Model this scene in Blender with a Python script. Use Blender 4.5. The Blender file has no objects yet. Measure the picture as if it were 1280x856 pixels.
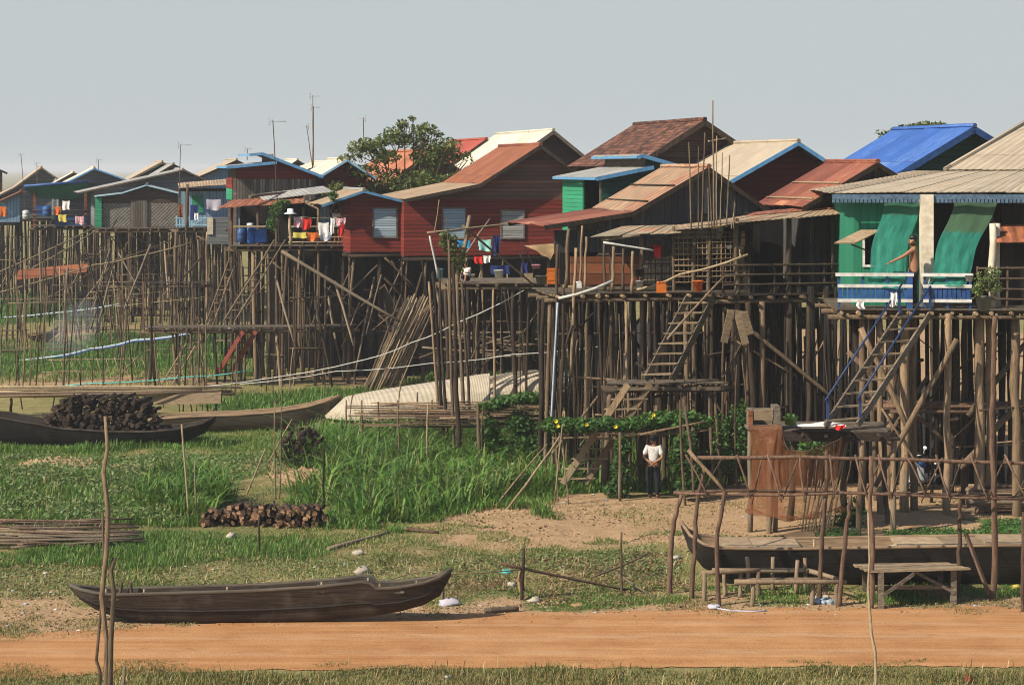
import bpy, bmesh, math, random
import numpy as np
from mathutils import Vector, Matrix, Euler, noise as mnoise
random.seed(7); RNG = np.random.default_rng(11)
SC = bpy.context.scene; COL = SC.collection
V = Vector; R = math.radians
# camera constants of the place: eye 8.6 m above the ground, looking along +Y
F, CX, HZ, HC = 2630.0, 640.0, 211.0, 8.6
def rnd(a, b): return random.uniform(a, b)
def W(px, py, s): return V(((px-CX)/s, F/s, HC-(py-HZ)/s))
def sg(py): return (py-HZ)/HC
def sst(a, b, x):
    t = min(1, max(0, (x-a)/(b-a))); return t*t*(3-2*t)
def gh(x, y):
    h = 0.035*math.sin(.7*x+1.3)*math.sin(.5*y+.3)+0.02*math.sin(1.7*x+.4*y)+0.015*math.sin(.9*y-1.1*x)
    k = sst(41.5, 46, y) if y > 38 else sst(36, 33, y)
    dx, dy = (x-1.5)/5, (y-51)/5
    return h*k+0.03*math.exp(-dx*dx-dy*dy)*k
def G(px, py):
    s = sg(py); p = V(((px-CX)/s, F/s, 0)); p.z = gh(p.x, p.y); return p

# ---------------------------------------------------------------- object helpers
MATW = {}
def props(o, label=None, cat=None, group=None, kind=None):
    if label: o['label'] = label
    if cat: o['category'] = cat
    if group: o['group'] = group
    if kind: o['kind'] = kind
    return o
def thing(name, label, cat, loc=(0, 0, 0), rot=0.0, group=None):
    o = bpy.data.objects.new(name, None); COL.objects.link(o); o.empty_display_size = .2
    o.location = loc; o.rotation_euler = (0, 0, rot)
    MATW[o.name] = Matrix.Translation(V(loc)) @ Matrix.Rotation(rot, 4, 'Z')
    return props(o, label, cat, group)
class MB:
    def __init__(s): s.v = []; s.f = []; s.uv = []; s.sm = []
    def face(s, pts, uv=None, sm=False):
        b = len(s.v); s.v += [tuple(p) for p in pts]; s.f.append(tuple(range(b, b+len(pts))))
        s.uv.append(uv or [(p[0]+p[1], p[2]) for p in pts]); s.sm.append(sm)
    def hexa(s, a, b):                    # a: four points, b: the four opposite ones
        n = len(a); i = len(s.v); s.v += [tuple(p) for p in a]+[tuple(p) for p in b]
        fs = [tuple(i+k for k in range(n))[::-1], tuple(i+n+k for k in range(n))]
        fs += [(i+k, i+(k+1) % n, i+n+(k+1) % n, i+n+k) for k in range(n)]
        for f in fs:
            s.f.append(f); s.sm.append(False); s.uv.append([(s.v[j][0]+s.v[j][1], s.v[j][2]) for j in f])
    def box(s, lo, hi):
        x0, y0, z0 = lo; x1, y1, z1 = hi
        s.hexa([(x0, y0, z0), (x1, y0, z0), (x1, y1, z0), (x0, y1, z0)], [(x0, y0, z1), (x1, y0, z1), (x1, y1, z1), (x0, y1, z1)]); return s
    def beam(s, p, q, w, h, up=(0, 0, 1)):
        p, q = V(p), V(q); d = (q-p).normalized(); side = d.cross(V(up))
        if side.length < 1e-3: side = d.cross(V((1, 0, 0)))
        side.normalize(); u = side.cross(d); a = side*w/2; c = u*h/2
        s.hexa([p-a-c, p+a-c, p+a+c, p-a+c], [q-a-c, q+a-c, q+a+c, q-a+c]); return s
    def tube(s, pts, rad, n=6, cap=True):
        pts = [V(p) for p in pts]; m = len(pts)
        if not hasattr(rad, '__len__'): rad = [rad]*m
        ref = V((0, 0, 1)) if abs((pts[-1]-pts[0]).normalized().z) < .9 else V((1, 0, 0))
        i = len(s.v); ln = 0
        for k, p in enumerate(pts):
            d = (pts[min(k+1, m-1)]-pts[max(k-1, 0)]).normalized(); a = d.cross(ref).normalized(); b = a.cross(d)
            for j in range(n):
                t = 2*math.pi*j/n; s.v.append(tuple(p+(a*math.cos(t)+b*math.sin(t))*rad[k]))
        for k in range(m-1):
            for j in range(n):
                j2 = (j+1) % n; s.f.append((i+k*n+j, i+k*n+j2, i+(k+1)*n+j2, i+(k+1)*n+j)); s.sm.append(True)
                s.uv.append([(j/n, k), ((j+1)/n, k), ((j+1)/n, k+1), (j/n, k+1)])
        if cap:
            for c in (tuple(i+j for j in range(n))[::-1], tuple(i+(m-1)*n+j for j in range(n))):
                s.f.append(c); s.sm.append(False); s.uv.append([(0, 0)]*n)
        return s
    def stick(s, p, q, r, n=6, bend=.03, seg=4, taper=.8):
        p, q = V(p), V(q); L = (q-p).length; b = V((rnd(-1, 1), rnd(-1, 1), rnd(-.3, .3)))*bend*L
        pts = []; rr = []
        for k in range(seg+1):
            t = k/seg; j = V((rnd(-1, 1), rnd(-1, 1), 0))*r*.35 if 0 < k < seg else V()
            pts.append(p.lerp(q, t)+b*4*t*(1-t)*.5+j); rr.append(r*(1-(1-taper)*t)*rnd(.92, 1.1))
        return s.tube(pts, rr, n)
    def slab(s, a, b, c, d, th, uvs=None):   # a,b,c,d top corners counter-clockwise from above; thickness downwards
        a, b, c, d = V(a), V(b), V(c), V(d); n = (c-a).cross(d-b).normalized()
        if n.z < 0: n = -n
        i = len(s.f); s.hexa([p-n*th for p in (a, b, c, d)], [a, b, c, d])
        if uvs:
            s.uv[i] = list(uvs)[::-1]; s.uv[i+1] = list(uvs)
        return s
    def lathe(s, prof, c=(0, 0, 0), n=12):
        c = V(c); i = len(s.v); m = len(prof)
        for r, z in prof:
            for j in range(n):
                t = 2*math.pi*j/n; s.v.append((c.x+r*math.cos(t), c.y+r*math.sin(t), c.z+z))
        for k in range(m-1):
            for j in range(n):
                j2 = (j+1) % n; s.f.append((i+k*n+j, i+k*n+j2, i+(k+1)*n+j2, i+(k+1)*n+j)); s.sm.append(True)
                s.uv.append([(j/n, k/m), ((j+1)/n, k/m), ((j+1)/n, (k+1)/m), (j/n, (k+1)/m)])
        for c2 in (tuple(i+j for j in range(n))[::-1], tuple(i+(m-1)*n+j for j in range(n))):
            s.f.append(c2); s.sm.append(False); s.uv.append([(0, 0)]*n)
        return s
    def ball(s, c, r, sc=(1, 1, 1), n=10, jit=0):
        prof = [(math.sin(math.pi*k/6+1e-3), -math.cos(math.pi*k/6)) for k in range(7)]; i = len(s.v)
        s.lathe(prof, (0, 0, 0), n); c = V(c)
        for k in range(i, len(s.v)):
            v = s.v[k]; j = 1+rnd(-jit, jit); s.v[k] = (c.x+v[0]*r*sc[0]*j, c.y+v[1]*r*sc[1]*j, c.z+v[2]*r*sc[2]*j)
        return s
    def sheet(s, fn, nu, nv, sm=True):       # fn(a,b) for a,b in 0..1
        i = len(s.v)
        for k in range(nv+1):
            for j in range(nu+1): s.v.append(tuple(fn(j/nu, k/nv)))
        for k in range(nv):
            for j in range(nu):
                a = i+k*(nu+1)+j; s.f.append((a, a+1, a+nu+2, a+nu+1)); s.sm.append(sm)
                s.uv.append([(j/nu, k/nv), ((j+1)/nu, k/nv), ((j+1)/nu, (k+1)/nv), (j/nu, (k+1)/nv)])
        return s
    def build(s, name, mat, parent=None, world=True, base=None, lab=None):
        vs = s.v
        if parent is not None and world:
            Mi = MATW[parent.name].inverted() if parent.name in MATW else Matrix.Identity(4); vs = [tuple(Mi @ V(v)) for v in vs]
        elif parent is None and base is not None:
            b = V(base); vs = [(v[0]-b.x, v[1]-b.y, v[2]-b.z) for v in vs]
        me = bpy.data.meshes.new(name); me.from_pydata(vs, [], s.f)
        ul = me.uv_layers.new(name='UVMap'); flat = [c for f in s.uv for uv in f for c in uv]; ul.data.foreach_set('uv', flat)
        me.polygons.foreach_set('use_smooth', s.sm); me.materials.append(mat); me.update()
        o = bpy.data.objects.new(name, me); COL.objects.link(o)
        if parent is not None:
            o.parent = parent
            if parent.name in MATW: MATW[o.name] = MATW[parent.name]
        elif base is not None: o.location = base
        if lab: o['label'] = lab
        return o
def one(mb, name, mat, label, cat, base, group=None): return props(mb.build(name, mat, base=base), label, cat, group)
def np_mesh(name, v, f, mat, parent=None, base=(0, 0, 0), smooth=False):
    v = np.asarray(v, dtype=np.float32)-np.asarray(base, dtype=np.float32)
    if parent is not None and parent.name in MATW:
        Mi = np.array(MATW[parent.name].inverted(), dtype=np.float32); v = v @ Mi[:3, :3].T+Mi[:3, 3]
    k = f.shape[1]; me = bpy.data.meshes.new(name); me.vertices.add(len(v)); me.vertices.foreach_set('co', v.ravel())
    me.loops.add(f.size); me.loops.foreach_set('vertex_index', f.astype(np.int32).ravel())
    me.polygons.add(len(f)); me.polygons.foreach_set('loop_start', np.arange(0, f.size, k, dtype=np.int32))
    if smooth: me.polygons.foreach_set('use_smooth', np.ones(len(f), dtype=bool))
    me.update(calc_edges=True); me.validate(); me.materials.append(mat)
    o = bpy.data.objects.new(name, me); COL.objects.link(o)
    if parent is not None:
        o.parent = parent
        if parent.name in MATW: MATW[o.name] = MATW[parent.name]
    else: o.location = base
    return o
def copy_tree(o, parent=None):
    c = o.copy(); COL.objects.link(c)
    if parent is not None: c.parent = parent
    for ch in list(o.children): copy_tree(ch, c)
    return c

# ---------------------------------------------------------------- materials
class NT:
    def __init__(s, name, rough=.85, spec=.25):
        s.m = bpy.data.materials.new(name); s.m.use_nodes = True; s.t = s.m.node_tree; s.t.nodes.clear()
        s.out = s.t.nodes.new('ShaderNodeOutputMaterial'); s.b = s.n('BsdfPrincipled', Roughness=rough); s.b.inputs['Specular IOR Level'].default_value = spec
        s.t.links.new(s.b.outputs[0], s.out.inputs[0])
    def n(s, t, op=None, **kw):
        x = s.t.nodes.new('ShaderNode'+t)
        if op: x.operation = op
        for k, v in kw.items():
            key = int(k[1:]) if k[0] == '_' and k[1:].isdigit() else k.replace('_', ' ')
            s.put(x.inputs[key], v)
        return x
    def put(s, sock, v):
        if hasattr(v, 'outputs'): v = v.outputs[0]
        if hasattr(v, 'is_output'): s.t.links.new(v, sock)
        else:
            if sock.type == 'RGBA' and len(v) == 3: v = (*v, 1)
            sock.default_value = v
    def math(s, op, a, b=0.0, clamp=False):
        x = s.n('Math', op, _0=a, _1=b); x.use_clamp = clamp; return x
    def mix(s, f, a, b, mode='MIX'):
        x = s.t.nodes.new('ShaderNodeMix'); x.data_type = 'RGBA'; x.blend_type = mode
        s.put(x.inputs[0], f); s.put(x.inputs[6], a); s.put(x.inputs[7], b); return x.outputs[2]
    def ramp(s, f, stops):
        x = s.t.nodes.new('ShaderNodeValToRGB'); s.put(x.inputs[0], f); e = x.color_ramp.elements
        while len(e) < len(stops): e.new(.5)
        for i, (p, c) in enumerate(stops): e[i].position = p; e[i].color = (*c, 1) if hasattr(c, '__len__') else (c, c, c, 1)
        return x.outputs[0]
    def obj(s): return s.n('TexCoord').outputs['Object']
    def uvc(s): return s.n('TexCoord').outputs['UV']
    def scale(s, v, sc): return s.n('Mapping', Vector=v, Scale=sc).outputs[0]
    def noise(s, v, sc=5., det=4., rough=.6, dist=0.):
        return s.n('TexNoise', Vector=v, Scale=sc, Detail=det, Roughness=rough, Distortion=dist).outputs['Fac']
    def bump(s, h, st=.3, dist=.02):
        x = s.n('Bump', Height=h, Strength=st, Distance=dist); s.t.links.new(x.outputs[0], s.b.inputs['Normal'])
    def orand(s): return s.n('ObjectInfo').outputs['Random']
    def bright(s, c, f, lo, hi):
        k = s.n('MapRange', Value=f, To_Min=lo, To_Max=hi).outputs[0]
        return s.n('HueSaturation', Color=c, Value=k).outputs[0]
    def col(s, c): s.put(s.b.inputs['Base Color'], c); return s
def wood(name, c1, c2, sc=(9, 9, 1.6), var=.4, rough=.88, c3=None, mud=None):
    t = NT(name, rough); v = t.scale(t.obj(), sc); n = t.noise(v, 1.6, 5, .65); c = t.ramp(n, [(.3, c1), (.68, c2)])
    if c3:
        n2 = t.noise(t.obj(), 1.1, 3); c = t.mix(t.ramp(n2, [(.5, 0), (.62, 1)]), c, c3)
    c = t.bright(c, t.orand(), 1-var, 1+var)
    if mud:                              # dried flood silt clinging to the lower part of a pole, its upper edge ragged
        z = t.n('SeparateXYZ', Vector=t.obj()).outputs[2]; k = t.math('ADD', t.math('SUBTRACT', z, t.math('MULTIPLY', t.orand(), 1.1)), t.math('MULTIPLY', t.noise(t.obj(), 6, 4), .9)); c = t.mix(t.math('MULTIPLY', t.ramp(k, [(.25, 1), (.75, 0)]), .6), c, mud)
    t.col(c); t.bump(t.noise(v, 5, 4), .8, .03); return t.m
def plain(name, c, c2=None, rough=.7, spec=.3, nsc=6., var=.15):
    t = NT(name, rough, spec); n = t.noise(t.obj(), nsc, 4); c2 = c2 or tuple(x*.7 for x in c)
    c = t.ramp(n, [(.32, c2), (.66, c)])
    if var: c = t.bright(c, t.orand(), 1-var, 1+var)
    t.col(c); t.bump(n, .15, .02); return t.m
def boards(name, c, c2, pitch, vert=False, worn=None, worn_amt=.45, gapc=(.01, .008, .007), var=.25, streak=1.0, gap=.08):
    t = NT(name, .85); o = t.obj(); x, y, z = t.n('SeparateXYZ', Vector=o).outputs
    co = t.math('ADD', x, y) if vert else z
    q = t.math('DIVIDE', co, pitch); q = t.math('ADD', q, t.math('MULTIPLY', t.noise(o, .8, 2), .25)); f = t.math('FRACT', q); i = t.math('FLOOR', q)
    w = t.n('TexWhiteNoise'); w.noise_dimensions = '1D'; t.put(w.inputs['W'], i); wv = w.outputs['Value']
    sc = (9, 9, .7) if vert else (.8, .8, 16)
    off = t.n('VectorMath', 'ADD', _0=t.scale(o, sc), _1=t.n('CombineXYZ', X=t.math('MULTIPLY', wv, 37.), Y=t.math('MULTIPLY', wv, 11.))).outputs[0]
    n = t.noise(off, 2.2, 5, .65); cc = t.ramp(n, [(.3, c2), (.65, c)])
    if worn:
        wn = t.math('ADD', t.noise(off, 1.3, 4, .7), t.math('MULTIPLY', t.math('SUBTRACT', wv, .5), .25))
        cc = t.mix(t.ramp(wn, [(worn_amt, 0), (worn_amt+.12, 1)]), cc, worn)
    cc = t.bright(cc, wv, 1-var, 1+var)
    g = t.math('LESS_THAN', f, gap); cc = t.mix(t.math('MULTIPLY', g, .85), cc, gapc); t.col(cc)
    h = t.math('SUBTRACT', t.math('ADD', t.math('MULTIPLY', n, .25), t.math('MULTIPLY', t.math('SUBTRACT', 1., f), .6)) if not vert else t.math('MULTIPLY', n, .3), t.math('MULTIPLY', g, 1.))
    t.bump(h, .8, .02); return t.m
def sheetroof(name, c, c2, rust, amt=.5, pitch=.13, sheet=(.85, 2.3), rough=.7, var=.14, stripe=.22, spec=.3):
    # amt: share of the noise above which rust shows
    t = NT(name, rough, spec); uv = t.uvc(); x, y, _z = t.n('SeparateXYZ', Vector=uv).outputs
    a = t.math('FLOOR', t.math('DIVIDE', x, sheet[0])); b = t.math('FLOOR', t.math('DIVIDE', y, sheet[1]))
    w = t.n('TexWhiteNoise', Vector=t.n('CombineXYZ', X=a, Y=b)).outputs['Value']
    n = t.noise(t.scale(uv, (3.2, .5, 1)), 1.5, 5, .65); n2 = t.noise(t.scale(uv, (7, 1.0, 1)), 2., 4, .7)
    cc = t.ramp(n, [(.33, c2), (.66, c)]); cc = t.bright(cc, t.noise(t.scale(uv, (.5, .7, 1)), 1.3, 5, .7), .6, 1.32); k = t.math('ADD', n2, t.math('MULTIPLY', t.math('SUBTRACT', w, .5), .35))
    cc = t.mix(t.ramp(k, [(amt-.1, 0), (amt+.1, 1)]), cc, rust); cc = t.bright(cc, w, 1-var, 1+var)
    sn = t.math('SINE', t.math('MULTIPLY', x, 2*math.pi/pitch)); s01 = t.math('ADD', t.math('MULTIPLY', sn, .5), .5)
    cc = t.bright(cc, s01, 1-stripe, 1+stripe*.4)
    e = t.math('LESS_THAN', t.math('FRACT', t.math('DIVIDE', y, sheet[1])), .02); cc = t.mix(t.math('MULTIPLY', e, .5), cc, (.03, .02, .015))
    t.col(cc); t.bump(t.math('ADD', s01, t.math('MULTIPLY', n2, .3)), .55, .03); return t.m
def tileroof(name, c, c2, c3):
    t = NT(name, .9); uv = t.uvc(); b = t.n('TexBrick', Vector=uv, Color1=c, Color2=c2, Mortar=(.02, .012, .01), Scale=1., Mortar_Size=.018)
    b.inputs['Brick Width'].default_value = .24; b.inputs['Row Height'].default_value = .2; b.inputs['Mortar Smooth'].default_value = .6
    x, y, _z = t.n('SeparateXYZ', Vector=uv).outputs
    w = t.n('TexWhiteNoise', Vector=t.n('CombineXYZ', X=t.math('FLOOR', t.math('DIVIDE', x, .24)), Y=t.math('FLOOR', t.math('DIVIDE', y, .2)))).outputs['Value']
    n = t.noise(t.scale(uv, (1, 1, 1)), 1.2, 5); cc = t.mix(t.ramp(n, [(.45, 0), (.7, .8)]), b.outputs['Color'], c3); cc = t.bright(cc, w, .45, 1.55)
    t.col(cc); t.bump(t.math('ADD', t.math('FRACT', t.math('DIVIDE', y, .2)), t.math('MULTIPLY', w, .6)), .9, .04); return t.m
def leafmat(name, cols, trans=.25, rough=.55):
    t = NT(name, rough, .3); r = t.n('NewGeometry').outputs['Random Per Island']
    c = t.ramp(r, [(i/(len(cols)-1), x) for i, x in enumerate(cols)])
    n = t.noise(t.obj(), .55, 3); c = t.bright(c, n, .6, 1.45); t.col(c)
    tr = t.n('BsdfTranslucent', Color=t.mix(.5, c, (.25, .3, .04))); mx = t.n('MixShader', _0=trans, _1=t.b.outputs[0], _2=tr.outputs[0])
    t.t.links.new(mx.outputs[0], t.out.inputs[0]); return t.m
def netmat(name, c, alpha=.75, top=None, cut=.5, thr=40., trans=.4):
    t = NT(name, .8, .1); uv = t.uvc(); n = t.noise(t.scale(uv, (3, 2, 1)), 2., 4); cc = t.bright(t.bright(t.ramp(n, [(.3, tuple(k*.75 for k in c)), (.7, c)]), n, .75, 1.25), t.noise(t.scale(uv, (16, 2.2, 1)), 2., 5, .7), .62, 1.38)
    if top:
        y = t.n('SeparateXYZ', Vector=uv).outputs[1]; y = t.math('ADD', y, t.math('MULTIPLY', n, .05)); cc = t.mix(t.ramp(y, [(cut-.02, 0), (cut+.02, 1)]), top, cc)
    t.col(cc); tr = t.n('BsdfTranslucent', Color=cc); m1 = t.n('MixShader', _0=trans, _1=t.b.outputs[0], _2=tr.outputs[0])
    tp = t.n('BsdfTransparent'); a = t.math('ADD', t.math('MULTIPLY', t.math('SUBTRACT', n, .5), .5), alpha, True)
    m2 = t.n('MixShader', _0=a, _1=tp.outputs[0], _2=m1.outputs[0]); t.t.links.new(m2.outputs[0], t.out.inputs[0]); return t.m
def cloth(name, c, c2=None, stripes=0, pat=None):
    t = NT(name, .9, .1); uv = t.uvc(); n = t.noise(t.obj(), 9, 3); cc = t.bright(c, n, .75, 1.2)
    if pat: cc = t.mix(t.ramp(t.noise(uv, 7, 1), [(.5, 0), (.54, 1)]), cc, pat)
    t.col(cc); t.bump(n, .3, .02); return t.m

M = dict(
 pole=wood('weathered pole', (.055, .038, .024), (.145, .102, .064), var=.5, mud=(.20, .16, .11)),
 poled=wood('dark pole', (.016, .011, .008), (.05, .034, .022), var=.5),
 polel=wood('pale bamboo', (.19, .14, .085), (.36, .28, .17), var=.3),
 polet=wood('tan bare timber', (.12, .08, .048), (.29, .2, .12), var=.4, mud=(.24, .19, .13)),
 polew=plain('white plastic pipe', (.5, .5, .47), (.36, .35, .31), .5),
 red_pole=wood('reddish stick', (.06, .037, .026), (.165, .10, .064), var=.35),
 plank=wood('grey plank', (.07, .055, .04), (.2, .16, .12), (3, 3, 12), .35),
 plankd=wood('dark plank', (.025, .018, .013), (.07, .05, .036), (3, 3, 12), .35),
 plankt=wood('tan plank', (.2, .14, .085), (.36, .27, .17), (3, 3, 12), .25),
 redboard=boards('red lap boards', (.205, .026, .015), (.12, .016, .011), .155, worn=(.16, .07, .05), worn_amt=.66, var=.22, gap=.13),
 redworn=boards('weathered red boards', (.20, .10, .065), (.10, .06, .045), .16, worn=(.25, .05, .03), worn_amt=.56, var=.4),
 darkred=boards('deep red wall', (.13, .018, .012), (.09, .013, .009), .2, var=.12),
 greyboard=boards('grey dark boards', (.085, .08, .078), (.04, .038, .037), .2, True, worn=(.16, .14, .12), worn_amt=.6),
 greylap=boards('blue grey lap boards', (.17, .18, .19), (.10, .11, .115), .2, worn=(.22, .2, .18), worn_amt=.6),
 brownlap=boards('dark brown boards', (.08, .05, .037), (.04, .026, .02), .2, worn=(.12, .08, .06), worn_amt=.6),
 weather=boards('weathered upright boards', (.17, .145, .12), (.085, .07, .06), .13, True, worn=(.26, .22, .18), worn_amt=.58, var=.4, gap=.14),
 dark=boards('shade black boards', (.014, .011, .009), (.007, .006, .005), .22, True),  # near-black colour stands in for deep shade below and inside the houses
 orange=boards('orange brown boards', (.26, .085, .035), (.14, .045, .022), .3, worn=(.2, .11, .06), worn_amt=.6),
 greenwall=boards('emerald green boards', (.022, .2, .115), (.016, .15, .088), .2, True, var=.1, gap=.04),
 greenlap=boards('green lap boards', (.03, .27, .14), (.02, .19, .10), .14, var=.12),
 dkgreen=boards('dark green boards', (.012, .07, .055), (.008, .05, .04), .2, var=.12),
 bluewall=boards('pale blue boards', (.22, .34, .45), (.15, .24, .33), .18, True, var=.12),
 concrete=plain('limewashed column', (.62, .55, .43), (.42, .36, .27), .9),
 bluepaint=plain('blue paint', (.025, .085, .25), (.014, .045, .14), .6), navy=plain('navy painted rail', (.02, .05, .15), (.012, .03, .09), .55),
 bluebright=plain('bright blue plastic', (.02, .13, .5), (.012, .08, .34), .4),
 bluetrim=plain('light blue trim', (.13, .33, .56), (.08, .22, .4), .55),
 whitepaint=plain('chipped white paint', (.75, .74, .7), (.5, .47, .42), .6),
 paleblue=plain('pale blue paint', (.33, .55, .68), (.22, .4, .52), .6),
 fascia=plain('dull blue fascia', (.10, .17, .25), (.05, .08, .12), .7, nsc=14),
 rust=sheetroof('rusty red sheet roof', (.31, .095, .05), (.17, .05, .032), (.40, .18, .10), .6, .16, var=.25, stripe=.3),
 rusto=sheetroof('orange rust sheet roof', (.42, .155, .06), (.25, .075, .035), (.17, .06, .035), .56, .28, var=.25, stripe=.4),
 rustband=sheetroof('rust streaked sheet roof', (.52, .38, .24), (.40, .27, .16), (.24, .09, .045), .5, .32, (.62, 2.6), var=.3, stripe=.45),
 tan=sheetroof('tan fibre cement roof', (.47, .39, .285), (.37, .305, .22), (.32, .23, .14), .7, .17, stripe=.07, var=.08),
 tanlow=sheetroof('dusty tan sheet roof', (.44, .33, .21), (.32, .22, .13), (.28, .14, .08), .66, .15),
 white=sheetroof('cream sheet roof', (.66, .61, .49), (.55, .50, .39), (.45, .36, .25), .75, .17, stripe=.1),
 grey=sheetroof('grey sheet roof', (.40, .39, .36), (.28, .27, .25), (.30, .2, .14), .68, .15),
 blue=sheetroof('cobalt blue sheet roof', (.045, .135, .45), (.032, .10, .35), (.11, .21, .47), .58, .2, var=.08, stripe=.2, rough=.45),
 redroof=sheetroof('clay red sheet roof', (.42, .085, .05), (.32, .06, .04), (.36, .11, .07), .65, .2),
 oranger=sheetroof('faded orange roof', (.46, .16, .07), (.36, .12, .055), (.42, .2, .11), .6, .2),
 tile=tileroof('old clay tiles', (.17, .07, .042), (.085, .038, .026), (.06, .036, .028)),
 ragroof=sheetroof('patched thatch and tin', (.44, .38, .25), (.25, .2, .13), (.32, .11, .05), .6, .5, (1.1, .9), var=.35),
 shutter=boards('slatted blue shutter', (.27, .38, .46), (.20, .29, .36), .1, var=.15, gap=.15),
 shuttergrey=boards('slatted grey shutter', (.36, .36, .34), (.25, .25, .24), .1, var=.18, gap=.15),
 shutterl=boards('pale slatted shutter', (.36, .46, .52), (.27, .37, .43), .1, var=.18, gap=.15), glassdark=plain('dark opening', (.012, .012, .012), None, .5),  # shutterl is a paler blue than the plain slatted shutter
 mat=None, hull=None)
def wovenmat():
    t = NT('woven bamboo mat', .85); uv = t.uvc(); x, y, _z = t.n('SeparateXYZ', Vector=uv).outputs
    st = t.math('SINE', t.math('MULTIPLY', t.math('ADD', x, t.math('MULTIPLY', y, .12)), 2*math.pi*46)); n = t.noise(t.scale(uv, (3, 6, 1)), 3, 5)
    c = t.ramp(n, [(.3, (.32, .275, .205)), (.7, (.44, .385, .29))]); c = t.bright(c, t.math('ADD', t.math('MULTIPLY', st, .5), .5), .92, 1.04)
    t.col(c); t.bump(st, .3, .02); return t.m
def wattle(name, c, c2, k=5.):
    t = NT(name, .9); o = t.obj(); x, y, z = t.n('SeparateXYZ', Vector=o).outputs; xy = t.math('ADD', x, y)
    a = t.math('SINE', t.math('MULTIPLY', xy, 2*math.pi*k)); b = t.math('SINE', t.math('MULTIPLY', z, 2*math.pi*k)); w = t.math('MULTIPLY', a, b)
    n = t.noise(o, 3, 4); cc = t.ramp(t.math('ADD', t.math('MULTIPLY', w, .3), n), [(.25, c2), (.8, c)]); t.col(cc); t.bump(w, .5, .02); return t.m
def hullmat(name, c, c2, moss=None):
    t = NT(name, .8, .25); o = t.obj(); n = t.noise(t.scale(o, (.7, 5, 7)), 2, 6, .7); cc = t.ramp(n, [(.3, c2), (.68, c)])
    if moss: cc = t.mix(t.ramp(t.noise(o, 1.6, 5), [(.5, 0), (.68, .8)]), cc, moss)
    t.col(cc); t.bump(t.noise(t.scale(o, (.6, 6, 14)), 3, 5), .5, .03); return t.m
M['mat'] = wovenmat()
M['woven'] = wattle('woven palm panel', (.22, .2, .17), (.10, .09, .075))
M['wovent'] = wattle('woven tan panel', (.42, .3, .17), (.2, .13, .07), 7)
M['hull'] = hullmat('tarred boat planks', (.05, .034, .022), (.014, .010, .008), (.085, .072, .055))
M['hullg'] = hullmat('grey boat planks', (.12, .095, .068), (.045, .036, .027), (.085, .08, .066))
M['hullt'] = hullmat('dusty tan boat planks', (.30, .21, .125), (.14, .09, .055))
M['hullred'] = hullmat('red painted hull', (.22, .05, .03), (.12, .03, .02))
M['netg'] = netmat('green shade net', (.05, .33, .245), .8, top=(.11, .215, .125), cut=.40)
M['netg2'] = netmat('green shade net with faded edge', (.05, .33, .245), .82, top=(.07, .235, .145), cut=.2)
M['netb'] = netmat('brown fishing net', (.28, .11, .05), .42, trans=.35)
M['tarpg'] = plain('green tarpaulin', (.02, .14, .075), (.012, .085, .05), .6)
M['tarpb'] = plain('blue tarpaulin', (.03, .10, .28), (.02, .06, .18), .5)
M['tarptan'] = plain('tan canvas', (.36, .24, .11), (.25, .15, .07), .9)
M['leaf'] = leafmat('bush leaves', [(.02, .055, .012), (.04, .10, .02), (.065, .14, .03), (.05, .11, .035)])
M['leafv'] = leafmat('vine leaves', [(.025, .075, .015), (.05, .13, .025), (.085, .18, .045)])
M['leaft'] = leafmat('tree leaves', [(.026, .052, .012), (.055, .095, .02), (.11, .145, .032), (.2, .19, .055)], .3)
M['leafd'] = leafmat('grey green herb leaves', [(.05, .10, .026), (.095, .16, .045), (.18, .235, .085), (.24, .27, .12)])
M['grass'] = leafmat('lush grass', [(.03, .09, .012), (.06, .155, .02), (.11, .225, .034), (.2, .275, .075)], .3)
M['grassd'] = leafmat('short meadow grass', [(.075, .12, .026), (.13, .18, .043), (.21, .22, .072), (.34, .285, .12)], .2)
M['grassy'] = leafmat('drying verge grass', [(.07, .095, .02), (.12, .14, .035), (.21, .175, .06), (.32, .21, .09)], .2)
M['bark'] = wood('bark', (.05, .035, .022), (.12, .085, .055))
M['log'] = wood('firewood bark', (.025, .016, .011), (.085, .052, .033), var=.5)
M['logend'] = plain('sawn log end', (.28, .16, .085), (.10, .055, .03), .9, nsc=16, var=.65); M['hullk'] = hullmat('black tarred planks', (.022, .017, .013), (.008, .007, .006), (.035, .03, .025))
M['logdark'] = wood('blackened firewood', (.018, .012, .009), (.06, .037, .025), var=.4)
M['skin'] = plain('mid brown skin', (.30, .14, .075), (.25, .115, .06), .55, .35, 3, 0)  # brown skin tone
M['hair'] = plain('black hair', (.012, .010, .009), None, .5, .4)
M['shirtw'] = plain('white patterned shirt', (.62, .60, .56), (.34, .33, .32), .9, .1, 22, 0)
M['trousers'] = plain('dark blue trousers', (.018, .02, .032), None, .9, .1)
M['black'] = plain('black cloth', (.014, .013, .014), None, .9, .1)
M['redc'] = cloth('red cloth', (.55, .03, .025)); M['whitec'] = cloth('white cloth', (.72, .70, .68)); M['pinkc'] = cloth('pink patterned cloth', (.62, .5, .52), pat=(.45, .1, .12))
M['yellowc'] = cloth('yellow cloth', (.55, .46, .10)); M['orangec'] = cloth('orange cloth', (.62, .18, .04), pat=(.5, .08, .02)); M['bluec'] = cloth('blue cloth', (.03, .25, .55)); M['tealc'] = cloth('pale teal towel', (.28, .58, .52))
M['greyc'] = cloth('grey lilac cloth', (.42, .40, .46)); M['navyc'] = cloth('navy cloth', (.02, .03, .12))
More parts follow.
